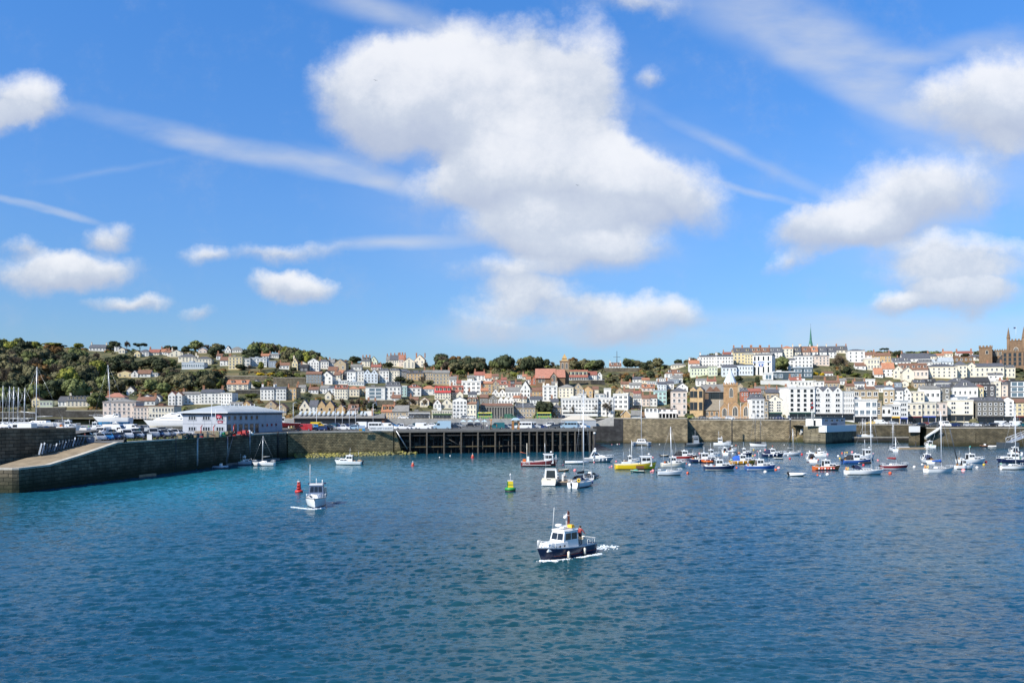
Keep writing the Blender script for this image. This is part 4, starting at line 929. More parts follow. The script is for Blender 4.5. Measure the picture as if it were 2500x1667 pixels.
8|465|642|472|515|man|432|W|s|1|4|d4|white house with row of dormers below the very long slate roof
8|642|762|470|520|gs|428|w|l|1|3|d1|off white lead roofed house on the right hill
8|752|925|462|520|gs|402|B|l|1|4||pale blue house with pale lead roof on the right hill
8|805|922|352|400|gs|320|C|o|1|3|c1|cream house with orange roof on the right skyline
8|1000|1192|350|400|gs|318|W|r|1|5|c2|white house with red roof on the right skyline
8|700|802|390|420|gs|362|C|o|1|3||small cream orange roofed house on the right skyline
8|910|1185|402|470|flat|395|K|b|1|5||brown stone block below the red skyline roof
8|1352|1560|422|480|gs|355|W|s|2|4||white house with slate roof below the brown college gatehouse
8|1552|1702|470|510|hip|370|D|k|1|2||house under a steep dark hipped roof beside the brown college
8|300|500|1030|1305|flat|1020|C|w|2|3|sm wa|cream quay house with a maroon shopfront
8|500|690|1025|1300|flat|1015|C|w|2|3|sb wa|cream quay house with a blue awning shopfront
8|690|842|1022|1300|flat|1012|P|g|2|2|sk wa|pinkish quay house with dark stone lower floors
8|870|1186|992|1285|flat|982|C|w|3|2|y14 wb sk|big plain beige block with dark right flank on the quay
8|870|1112|962|1000|flat|955|g|l|1|6|wf|grey glazed roof storey on the beige quay block
8|1282|1602|1002|1305|man|945|G|s|3|5|d2 we sk|dark grey stone pub like house with blue awnings on the quay
8|1602|1750|992|1305|gf|945|W|b|4|2|y8 sk|narrow white gabled quay house with a dark right flank
8|1755|1930|1022|1300|gs|975|Y|b|3|3|wb sm|yellow cream house at the right edge of the quay
"""
for ln in TABLE.strip().split('\n'):
 if ln.count('|') != 12: raise Exception(ln)
 if ln.endswith('|'): continue
 row(ln)
# ------------------------------------------------------------ special buildings
gothic = window_mesh('window', 3, 1, 0, mat('pale_tracery', (0.55, 0.50, 0.42), 0.8), glass, True)
def at(r, x, yb, label, name, cat, yaw=0.0, Y=None):
 p = gpt(zx(r, x), zy(r, yb))
 px = zx(r, x)
 if Y: p = XY(px, Y, HC+(1000-zy(r, yb))*Y/F)
 az = math.atan((px-1250)/F)
 t = thing(name, label, cat, p, -(az if az > 0 else az*.35)-RAD(yaw))
 return t, p.y/F/ZR[r][2]
def spire(g, c, r0, z0, z1, m, n=4, rot=math.pi/4):
 g.rings([[(c[0]+r*math.cos(rot+2*math.pi*k/n), c[1]+r*math.sin(rot+2*math.pi*k/n), z) for k in range(n)] for r, z in ((r0, z0), (0.03, z1))], m, True, False)
def battlement(g, x0, x1, y0, y1, z, m, n=4, hh=.7):
 for i in range(n):
  a = x0+(x1-x0)*(i+.1)/n; b = x0+(x1-x0)*(i+.65)/n
  g.box(a, b, y0, y0+.35, z, z+hh, m); g.box(a, b, y1-.35, y1, z, z+hh, m)
  a = y0+(y1-y0)*(i+.1)/n; b = y0+(y1-y0)*(i+.65)/n
  g.box(x0, x0+.35, a, b, z, z+hh, m); g.box(x1-.35, x1, a, b, z, z+hh, m)
t, k = at('6', 660, 935, 'old brown stone church with square tower, pale spire and three gothic gables', 'church', 'church', 0, 338)
X = lambda x: (x-660)*k
Z = lambda y: (935-y)*k
g = MB(); KM = WALL['K']; OM = mat('church_warm_stone', (0.36, 0.22, 0.11), 0.9, var=0.3, vscale=1)
g.box(X(585), X(738), 6, 6+X(738)-X(585), -3, Z(560), OM)
g.box(X(580), X(743), 5.8, 6.2+X(738)-X(585), Z(560), Z(540), OM); tw = X(743)-X(580)
battlement(g, X(580), X(743), 5.8, 6.2+X(738)-X(585), Z(540), OM, 6, .8)
tower = g.build('tower', t)
g = MB(); spire(g, (X(656), 6+(X(738)-X(585))/2), 3.1, Z(540), Z(345), mat('pale_lead_spire', (0.55, 0.60, 0.63), 0.5, var=.1), 8); g.build('spire', tower)
link('belfry_window', gothic, tower, (X(668), 6, Z(690)), 0, (1.7, 1, Z(575)-Z(690)))
nv = MB(); prof = [(0, -3), (0, Z(835)), (6, Z(715)), (12, Z(835)), (12, -3)]
nv.hexa([(X(358), 3+y, z) for y, z in prof], [(X(600), 3+y, z) for y, z in prof], OM); nave = nv.build('nave', t)
g = MB(); chevron(g, 'x', 2.7, 15.3, X(352), X(606), Z(835)-.3, Z(715), .18, mat('church_stone_roof', (0.22, 0.19, 0.145), 0.9, var=.2, vscale=1.2)); g.build('roof', nave)
for x in (405, 455, 510): link('window', WIN['h'], nave, (X(x), 3, Z(900)), 0, (1.2, 1, 1.9))
for (a, b, pk, ev) in ((540, 652, 755, 820), (652, 772, 735, 800), (772, 888, 735, 800)):
 g = MB(); xm = (X(a)+X(b))/2
 prof = [(X(a), -3), (X(a), Z(ev)), (xm, Z(pk)), (X(b), Z(ev)), (X(b), -3)]
 g.hexa([(x, 0, z) for x, z in prof], [(x, 8, z) for x, z in prof], OM); gb = g.build('gable', t)
 g = MB(); chevron(g, 'y', X(a)+.05, X(b)-.05, .3, 9, Z(ev)+.05, Z(pk), .15, ROOF['s']); g.build('roof', gb)
 link('window', gothic, gb, (xm, 0, Z(905)), 0, (X(b)*.5-X(a)*.5, 1, Z(ev-10)-Z(905)))
HAS_H.append((1715, 1832, 900, 1022, 338))
t, k = at('6', 278, 885, 'ochre gabled hall with tall narrow windows left of the old church', 'hall', 'hall', 6, 343)
X = lambda x: (x-278)*k
Z = lambda y: (885-y)*k
g = MB(); xs_ = [X(205), X(242), X(278), X(314), X(350)]
prof = [(X(205), -3), (X(205), Z(610)), (X(242), Z(575)), (X(278), Z(612)), (X(316), Z(575)), (X(350), Z(610)), (X(350), -3)]
g.hexa([(x, 0, z) for x, z in prof], [(x, 10, z) for x, z in prof], WALL['O']); g.build('wall', t)
g = MB(); chevron(g, 'y', X(206), X(277), .4, 10.3, Z(608), Z(573), .15, ROOF['s']); chevron(g, 'y', X(279), X(349), .4, 10.3, Z(608), Z(573), .15, ROOF['s']); g.build('roof', t)
for y0_, y1_ in ((690, 620), (830, 745)):
 for x in (226, 268, 325): link('window', WIN['d'], t, (X(x), 0, Z(y0_)), 0, (1.5, 1, Z(y1_)-Z(y0_)))
t, k = at('6', 460, 760, 'dark brown hall with grey roof and two gabled dormers behind the old church', 'hall', 'hall', 0, 358)
X = lambda x: (x-460)*k
Z = lambda y: (760-y)*k
g = MB(); prof = [(0, -8), (0, Z(625)), (6, Z(545)), (12, Z(625)), (12, -8)]
g.hexa([(X(345), y, z) for y, z in prof], [(X(585), y, z) for y, z in prof], mat('hall_dark_stone', (0.15, 0.10, 0.065), .9, var=.3)); g.build('wall', t)
g = MB(); chevron(g, 'x', -.4, 12.3, X(330), X(588), Z(625)-.4, Z(545), .2, ROOF['g']); rf = g.build('roof', t)
for x in (435, 498):
 g = MB(); g.hexa([(X(x)-2.3, -.2, Z(630)), (X(x)+2.3, -.2, Z(630)), (X(x), -.2, Z(565))], [(X(x)-2.3, 4, Z(630)), (X(x)+2.3, 4, Z(630)), (X(x), 4, Z(565))], ROOF['b']); g.build('dormer', rf)
for x in (435, 460, 485, 515, 555): link('window', WIN['d'], t, (X(x), 0, Z(720)), 0, (1.6, 1, Z(640)-Z(720)))
t, k = at('4', 1640, 480, 'large red roofed church with square pointed tower on the middle skyline', 'church', 'church', 0, 452)
X = lambda x: (x-1640)*k
Z = lambda y: (480-y)*k
g = MB(); prof = [(0, -8), (0, Z(400)), (9, Z(290)), (18, Z(400)), (18, -8)]
g.hexa([(X(1510), y, z) for y, z in prof], [(X(1860), y, z) for y, z in prof], WALL['K']); nv = g.build('nave', t)
g = MB(); chevron(g, 'x', -.6, 18.6, X(1500), X(1750), Z(398)-.6, Z(290), .25, ROOF['p']); g.hexa([(X(1752), -.5, Z(400)), (X(1865), -.5, Z(400)), (X(1865), 18, Z(400)), (X(1752), 18, Z(400))], [(X(1758), 8, Z(296)), (X(1862), 8, Z(296)), (X(1862), 9.5, Z(296)), (X(1758), 9.5, Z(296))], ROOF['p']); g.build('roof', nv)
g = MB(); g.hexa([(X(1685), -5, -8), (X(1762), -5, -8), (X(1762), -5, Z(400)), (X(1724), -5, Z(345)), (X(1685), -5, Z(400))], [(X(1685), 4, -8), (X(1762), 4, -8), (X(1762), 4, Z(400)), (X(1724), 4, Z(345)), (X(1685), 4, Z(400))], WALL['K']); tr = g.build('transept', t)
g = MB(); chevron(g, 'y', X(1680), X(1767), -5.3, 8, Z(404), Z(345), .2, ROOF['b']); g.build('roof', tr); link('window', gothic, tr, (X(1724), -5, Z(455)), 0, (2.2, 1, 4.2))
for x in (1560, 1600): link('window', WIN['h'], nv, (X(x), 0, Z(460)), 0, (1.8, 1, 3.5))
g = MB(); s2 = (X(1905)-X(1812))*1.2; c = X(1858); st = mat('church_tower_stone', (0.27, 0.19, 0.115), .9, var=.25)
g.box(c-s2/2, c+s2/2, 10, 10+s2, 0, Z(195), st); g.box(c-s2/2-.25, c+s2/2+.25, 9.75, 10.25+s2, Z(195), Z(186), st); tw_ = g.build('tower', t)
g = MB(); spire(g, (c, 10+s2/2), s2*.60, Z(186), Z(140), mat('spire_ochre', (0.42, 0.28, 0.12), .9, var=.2)); spire(g, (c, 10+s2/2), s2*.42, Z(160), Z(96), mat('spire_ochre', (0, 0, 0))); g.build('spire', tw_)
for x in (-.22, .22): link('belfry_window', gothic, tw_, (c+s2*x, 10, Z(285)), 0, (s2*.26, 1, Z(210)-Z(285)))
HAS_H.append((1305, 1390, 900, 940, 452))
t, k = at('5', 515, 440, 'long brown school range with orange red roof and five pale dormers beside the church', 'school', 'school', 0)
X = lambda x: (x-515)*k
Z = lambda y: (440-y)*k
g = MB(); g.hexa([(X(375), y, z) for y, z in ((0, -4), (0, Z(395)), (5, Z(308)), (10, Z(395)), (10, -4))], [(X(660), y, z) for y, z in ((0, -4), (0, Z(395)), (5, Z(308)), (10, Z(395)), (10, -4))], WALL['K']); g.build('wall', t)
g = MB(); chevron(g, 'x', -.4, 10.3, X(370), X(664), Z(398), Z(308), .2, ROOF['r']); rf = g.build('roof', t)
DORM['sch'] = dormer_mesh('o', 'Q')
for x in (435, 484, 530, 578, 628): link('dormer', DORM['sch'], rf, (X(x), 1.2, Z(372)), 0, (2, 1, 1.7))
for x in range(400, 660, 28): link('window', WIN['a'], t, (X(x), 0, Z(430)), 0, (1.4, 1, 2.0))
def college(r, x0, x1, top, base, label, n, name, pinn=0, Y=None):
 t, k = at(r, (x0+x1)/2, base, label, name, 'college', 0, Y); w = (x1-x0)*k; h = (base-top)*k; D = min(w, 14)
 g = MB(); g.box(-w/2, w/2, 0, D, -6, h, WALL['K']); g.box(-w/2-.2, w/2+.2, -.2, D+.2, h-.5, h, WALL['K']); battlement(g, -w/2-.2, w/2+.2, -.2, D+.2, h, WALL['K'], n, .9); g.build('wall', t)
 if pinn:
  for sx in (-1, 1):
   for sy in (0, 1):
    g = MB(); c = (sx*(w/2-.2), .3+sy*(D-.6)); r_ = w*.10
    g.tube([(*c, 0 if pinn < 2 else h*.2), (*c, h+1.5)], r_, WALL['K'], 8); spire(g, c, r_*1.25, h+1.5, h+pinn, WALL['K'], 8); g.build('turret', t)
 return t, w, h, D
t, w_, h_, D_ = college('8', 1700, 1885, 172, 505, 'great brown college tower with four tall pinnacles at the right edge', 5, 'great_tower', 8.5, 505)
link('window', gothic, t, (0, 0, h_*.45), 0, (w_*.3, 1, h_*.27));
g = MB(); g.tube([(0, D_/2, h_), (0, D_/2, h_+9)], .06, white, 6); fp = g.build('flagpole', t)
g = MB(); g.box(-1.3, -.06, D_/2-.02, D_/2+.02, h_+7.8, h_+8.7, mat('flag_navy', (0.02, 0.03, 0.10), .8)); g.build('flag', fp)
t, w_, h_, D_ = college('8', 1300, 1455, 262, 405, 'brown battlemented gatehouse on the right skyline', 4, 'gatehouse', 0, 515)
link('window', WIN['g'], t, (w_*.1, 0, h_*.3), 0, (1.6, 1, 2.6))
t, w_, h_, D_ = college('8', 1455, 1700, 312, 440, 'long brown battlemented college wing between gatehouse and tower', 9, 'school_wing', 0, 518)
for i in range(5): link('window', WIN['h'], t, (-w_*.4+w_*.2*i, 0, h_*.45), 0, (1.8, 1, 3))
t, w_, h_, D_ = college('8', 1640, 1990, 322, 540, 'brown college main front with mullioned windows below the great tower', 9, 'school_building', 0, 490)
for j in range(3):
 for i in range(6): link('window', WIN['d'], t, (-w_*.42+w_*.165*i, 0, h_*(.12+.28*j)), 0, (1.5, 1, 2.2))
p = XY(1979, 575, HC+(1000-858)*575/F); t = thing('church_spire', 'slender green copper spire rising behind the skyline terrace', 'spire', p)
g = MB(); g.box(-1.3, 1.3, -1.3, 1.3, -10, 4.3, WALL['G']); g.build('tower', t)
g = MB(); spire(g, (0, 0), 1.7, 4, 12, ROOF['t'], 8); spire(g, (0, 0), .8, 9, 18, ROOF['t'], 8); g.tube([(0, 0, 17), (0, 0, 20)], .06, darkm, 5); g.build('spire', t)
t, k = at('6', 1018, 445, 'white block with blue lettered band and painted emblem below the right skyline', 'hotel', 'hotel', 9)
X = lambda x: (x-1018)*k
Z = lambda y: (445-y)*k
g = MB(); g.box(X(915), X(1122), 0, 13, -5, Z(215), WALL['W']); g.build('wall', t)
g = MB(); g.hexa([(X(908), -.4, Z(215)), (X(1130), -.4, Z(215)), (X(1130), 13.4, Z(215)), (X(908), 13.4, Z(215))], [(X(960), 5.5, Z(190)), (X(1120), 5.5, Z(190)), (X(1120), 7, Z(190)), (X(960), 7, Z(190))], ROOF['g']); g.build('roof', t)
for y in (275, 330, 390, 435):
 for x in (937, 978, 1032, 1085):
  if not (y == 330 and 950 < x < 1060): link('window', WIN['d'], t, (X(x), 0, Z(y)), 0, (1.0, 1, 2.3))
blu = mat('sign_blue', (0.05, 0.12, 0.32), .6); pal = mat('sign_pale', (.6, .66, .7), .6); red_ = mat('sign_red', (.35, .05, .04), .6)
g = MB(); g.box(X(916), X(1112), -.12, 0, Z(302), Z(290), blu); g.box(X(935), X(970), -.16, -.12, Z(300), Z(292), pal); g.box(X(1040), X(1100), -.16, -.12, Z(300), Z(292), pal); g.build('sign_band', t)
g = MB(); g.hexa([(X(975), -.1, Z(312)), (X(1035), -.1, Z(312)), (X(1030), -.1, Z(338)), (X(1005), -.1, Z(350)), (X(980), -.1, Z(338))][::-1], [(X(975), 0, Z(312)), (X(1035), 0, Z(312)), (X(1030), 0, Z(338)), (X(1005), 0, Z(350)), (X(980), 0, Z(338))][::-1], blu)
g.hexa([(X(992), -.16, Z(340)), (X(1004), -.16, Z(308)), (X(1016), -.16, Z(340))], [(X(992), -.1, Z(340)), (X(1004), -.1, Z(308)), (X(1016), -.1, Z(340))], pal); g.box(X(999), X(1011), -.2, -.16, Z(340), Z(332), red_); g.build('emblem', t)
HAS_H.append((1838, 1884, 865, 918, 400))
t, k = at('4', 1040, 915, 'dark gothic market front with tall pale columns behind the bare trees', 'market_hall', 'market', 0, 336)
X = lambda x: (x-1040)*k
Z = lambda y: (915-y)*k
g = MB(); g.box(X(845), X(1240), .5, 10, -1, Z(745), WALL['D']); g.box(X(845), X(1240), .1, .5, Z(760), Z(738), WALL['G']); g.build('wall', t)
g = MB(); g.hexa([(X(840), 0, Z(738)), (X(1245), 0, Z(738)), (X(1245), 11, Z(738)), (X(840), 11, Z(738))], [(X(860), 4, Z(705)), (X(1225), 4, Z(705)), (X(1225), 6, Z(705)), (X(860), 6, Z(705))], ROOF['b']); g.build('roof', t)
cm = MB(); cm.box(-.32, .32, 0, .5, 0, Z(760), WALL['G'], None, .08); cme = cm.mesh('column')
for x in range(855, 1245, 32): link('column', cme, t, (X(x), 0, 0))
for x in range(871, 1230, 32): link('window', WIN['h'], t, (X(x), .5, 1.2), 0, (1.5, 1, Z(775)-1.2))
t, k = at('3', 590, 962, 'long low brick market hall with grey roof and a row of white rooflights', 'market_hall', 'market', 0, 314)
t.location.z = 6.9
X = lambda x: (x-590)*k
Z = lambda y: (962-y)*k+1.0
bm_ = mat('market_brick', (0.20, 0.10, 0.06), .9, var=.25, vscale=.8);
g = MB(); g.box(X(90), X(1095), 0, 9, -1, Z(912), bm_); g.build('wall', t)
g = MB(); g.hexa([(X(75), -.8, Z(912)), (X(1100), -.8, Z(912)), (X(1100), 9.5, Z(912)), (X(75), 9.5, Z(912))], [(X(120), 4, Z(862)), (X(1090), 4, Z(862)), (X(1090), 5, Z(862)), (X(120), 5, Z(862))], ROOF['g']); rf = g.build('roof', t)
lm = MB(); lm.hexa([(-.75, 0, 0), (.75, 0, 0), (1.15, 2.4, 1.75), (-.35, 2.4, 1.75)], [(-.75, -.06, .12), (.75, -.06, .12), (1.15, 2.34, 1.87), (-.35, 2.34, 1.87)], mat('rooflight', (.40, .45, .48), .3)); lme = lm.mesh('rooflight')
for x in list(range(150, 640, 52))+[680, 735, 830, 870]: link('rooflight', lme, rf, (X(x), .95, Z(912)+1.25), 0, (.6, .8, .8))
for x in range(120, 1080, 40): link('window', WIN['d'], t, (X(x), 0, .6), 0, (1.6, 1, 1.9))
g = MB(); g.hexa([(X(800), 2, Z(912)), (X(950), 2, Z(912)), (X(950), 2, Z(830)), (X(900), 2, Z(830))], [(X(800), 8, Z(912)), (X(950), 8, Z(912)), (X(950), 8, Z(830)), (X(900), 8, Z(830))], WALL['W']); g.build('gable', t)
g = MB(); g.box(X(948), X(965), 1.6, 2.6, -1, Z(800), brick); g.build('chimney', t)
t, k = at('5', 1180, 880, 'low shelter with tan front gable on the quay wall', 'shelter', 'shelter', 0, 322); t.location.z = 9.56
X = lambda x: (x-1180)*k
Z = lambda y: (884-y)*k
g = MB(); g.hexa([(X(1060), 0, 0), (X(1172), 0, 0), (X(1172), 0, Z(845)), (X(1116), 0, Z(790)), (X(1060), 0, Z(845))], [(X(1060), 5, 0), (X(1172), 5, 0), (X(1172), 5, Z(845)), (X(1116), 5, Z(790)), (X(1060), 5, Z(845))], WALL['O']); g.box(X(1172), X(1295), .6, 5, 0, Z(850), WALL['W']); g.build('wall', t)
g = MB(); chevron(g, 'y', X(1052), X(1180), -.3, 5.3, Z(852), Z(785), .2, WALL['W']); chevron(g, 'x', 0, 5.6, X(1176), X(1300), Z(852), Z(795), .2, ROOF['g']); g.build('roof', t)
t, k = at('5', 1545, 880, 'white terrace restaurant with open bays and brown upper deck on the quay wall', 'restaurant', 'restaurant', 0, 324); t.location.z = 9.56
X = lambda x: (x-1545)*k
Z = lambda y: (884-y)*k
g = MB(); g.box(X(1345), X(1725), 1.2, 9, 0, Z(775), WALL['W']); g.box(X(1345), X(1500), .4, 1.2, 0, Z(770), WALL['W']); g.build('wall', t)
g = MB(); g.box(X(1500), X(1735), -.3, 1.6, Z(828), Z(820), WALL['W']); g.box(X(1180), X(1730), 1.0, 9.5, Z(775), Z(768), ROOF['b']); g.build('canopy', t)
cm = MB(); cm.box(-.15, .15, -.2, .1, 0, Z(828), WALL['W']); cme = cm.mesh('post')
for x in (1510, 1550, 1592, 1632, 1672, 1712): link('post', cme, t, (X(x), 0, 0))
for x in (1375, 1420, 1470, 1525, 1578, 1660): link('window', WIN['b'], t, (X(x), 1.2 if x > 1500 else .4, Z(808)), 0, (1.1, 1, 1.5))
for x in (1532, 1572, 1613, 1653, 1693): link('window', WIN['d'], t, (X(x), 1.2, .1), 0, (3.0, 1, Z(832)-.2))
g = MB(); g.box(X(1180), X(1345), 2, 9, 0, Z(790), WALL['K']); g.build('side_wall', t)
g = MB()
for x in range(1185, 1720, 22): g.box(X(x), X(x)+.1, .9, 1.0, Z(768), Z(745), darkm)
g.box(X(1185), X(1720), .9, 1.0, Z(748), Z(744), darkm); g.build('railing', t)
pn = Vector((-math.sin(a50), math.cos(a50), 0)); q = pc+pn*1.2+Vector((0, 0, 6.8))
pv = thing('clubhouse', 'pale clubhouse with four dark windows on the pier head', 'clubhouse', q, a50)
g = MB(); g.box(-.3, 19, 0, 6.5, 0, 3.0, WALL['g']); g.box(-.42, -.3, .1, 6.4, 0, 2.8, WALL['W']); g.build('wall', pv)  # blue grey carries the front's shade, white slab the sunlit end
g = MB(); g.box(-.7, 19.3, -.25, 6.8, 3.0, 3.35, mat('club_fascia', (.05, .07, .08), .6)); g.build('roof', pv)
for x in (3.2, 7.6, 12, 16.4): link('window', WIN['b'], pv, (x, 0, 1.6), 0, (2.4, 1, 1.0))
g = MB(); g.box(7, 12, -.06, 0, .3, 1.0, mat('club_board', (.03, .05, .10), .6)); g.build('name_board', pv)
g = MB(); g.box(-.48, -.42, 2.4, 3.3, .1, 2.2, glass); g.build('door', pv)
pp = thing('parapet', 'white painted parapet round the pier head deck', 'parapet', (0, 0, 0)); g = MB()
dd = (pr-pc).normalized(); dl = (pl-pc).normalized()
for a, b in ((pc-Vector((0, .25, 0)), pr-dd*.6), (pc-Vector((0, .25, 0)), pc+dl*2.6)):
 q = (b-a).normalized(); n_ = Vector((q.y, -q.x, 0)).normalized()*.35
 if n_.y > 0: n_ = -n_
 g.hexa([(a.x+n_.x, a.y+n_.y, 4.5), (b.x+n_.x, b.y+n_.y, 4.5), (b.x, b.y, 4.5), (a.x, a.y, 4.5)], [(a.x+n_.x, a.y+n_.y, 7.05), (b.x+n_.x, b.y+n_.y, 7.05), (b.x, b.y, 7.05), (a.x, a.y, 7.05)], white)
g.build('parapet_wall', pp)
sa, sb = XY(1955, 317.5), XY(1994, 317.5)
def stair(a, b, za, zb, label, thick=.4, hh=1.5, m=white):
 g = MB(); g.hexa([(0, 0, za), (b.x-a.x, b.y-a.y, zb), (b.x-a.x, b.y-a.y+thick, zb), (0, thick, za)], [(0, 0, za+hh), (b.x-a.x, b.y-a.y, zb+hh), (b.x-a.x, b.y-a.y+thick, zb+hh), (0, thick, za+hh)], m)
 t = thing('harbour_stairs', label, 'stairs', (a.x, a.y, 0)); g.build('parapet', t)
 g = MB(); n = 12
 for i in range(n):
  f0 = i/n; f1 = (i+1)/n; z = za+(zb-za)*f1
  g.box((b.x-a.x)*f0, (b.x-a.x)*f1, thick, thick+1.2, z-.9, z, conc)
 g.build('steps', t)
stair(sa, sb, 3.6, 7.4, 'white walled stairs climbing right to the pale clubhouse')
g = MB(); a_ = XY(1932, 319); b_ = XY(1990, 316);
g.hexa([(a_.x, a_.y, -1), (b_.x, b_.y, -1), (b_.x, b_.y+5, -1), (a_.x, a_.y+5, -1)], [(a_.x, a_.y, 0.2), (b_.x, b_.y, 6.0), (b_.x, b_.y+5, 6.0), (a_.x, a_.y+5, 0.2)], st_mid)
tag(g.build('stair_ramp'), 'sloping stone ramp under the white walled stairs', 'ramp')
stair(XY(2262, 281.3), XY(2297, 280.2), 3.2, 6.5, 'white walled stairs on the brown quay wall at right', .3, .7)
bx = thing('box_parapet', 'white painted box parapet on the square bastion right of the basin', 'parapet', XY(2219.5, 287, 4.9)); g = MB(); g.box(0, 3.75, -.3, .25, 0, 2.2, white); g.box(-.1, 3.85, -.35, .3, 2.2, 2.35, conc); g.build('parapet_wall', bx)
def gwall(r, x0, x1, yt, yb, label, yaw=0, m=None):
 px = (zx(r, x0)+zx(r, x1))/2; p = gpt(px, zy(r, yb)); k = p.y/F; w = (zx(r, x1)-zx(r, x0))*k; h = (zy(r, yb)-zy(r, yt))*k
 t = thing('garden_wall', label, 'wall', (p.x, p.y, HC+(1000-zy(r, yb))*k), RAD(yaw)); g = MB(); g.box(-w/2, w/2, 0, .6, -2, h, m or st_gdn); g.build('wall', t)
 g = MB(); g.box(-w/2, w/2, -.08, .68, h, h+.2, cope); g.build('coping', t)
 HAS_H.append((zx(r, x0), zx(r, x1), zy(r, yt), zy(r, yb), p.y))
gdk = stone('dark_garden_stone', (0.10, 0.095, 0.085), (0.07, 0.066, 0.06), (0.04, 0.04, 0.035), .8, .35, -50)
for a in (('2', 650, 1095, 515, 552, 'long stone garden wall below the modern white houses'), ('2', 1165, 1505, 532, 622, 'tall tan garden wall left of the white front gable'), ('2', 760, 1030, 660, 705, 'grey garden wall beside the short white terrace', 0, gdk),
   ('1', 300, 560, 748, 830, 'high dark retaining wall under the small yellow cottage', 0, gdk), ('1', -150, 300, 790, 835, 'long dark sea wall behind the boat masts at far left', 0, gdk), ('1', 560, 890, 775, 838, 'dark retaining wall with grass on top below the long cream house', 0, gdk),
   ('3', 990, 1200, 725, 790, 'ochre retaining wall below the modern glass block'), ('3', 1200, 1380, 735, 780, 'tan retaining wall right of the ochre wall'), ('5', 860, 1280, 285, 330, 'stone terrace wall below the skyline flagpole house'), ('5', 470, 700, 432, 470, 'pale stone wall below the orange roofed school'),
   ('5', 700, 865, 432, 485, 'dark stone wall right of the pale school wall', 0, gdk), ('7', 520, 850, 590, 640, 'stone garden wall under the yellow gorse'), ('7', 880, 1280, 625, 655, 'pinkish garden wall left of the white cube house'), ('6', 1000, 1330, 500, 545, 'white buttressed wall under the glass restaurant', 0, WALL['w'])): gwall(*a)
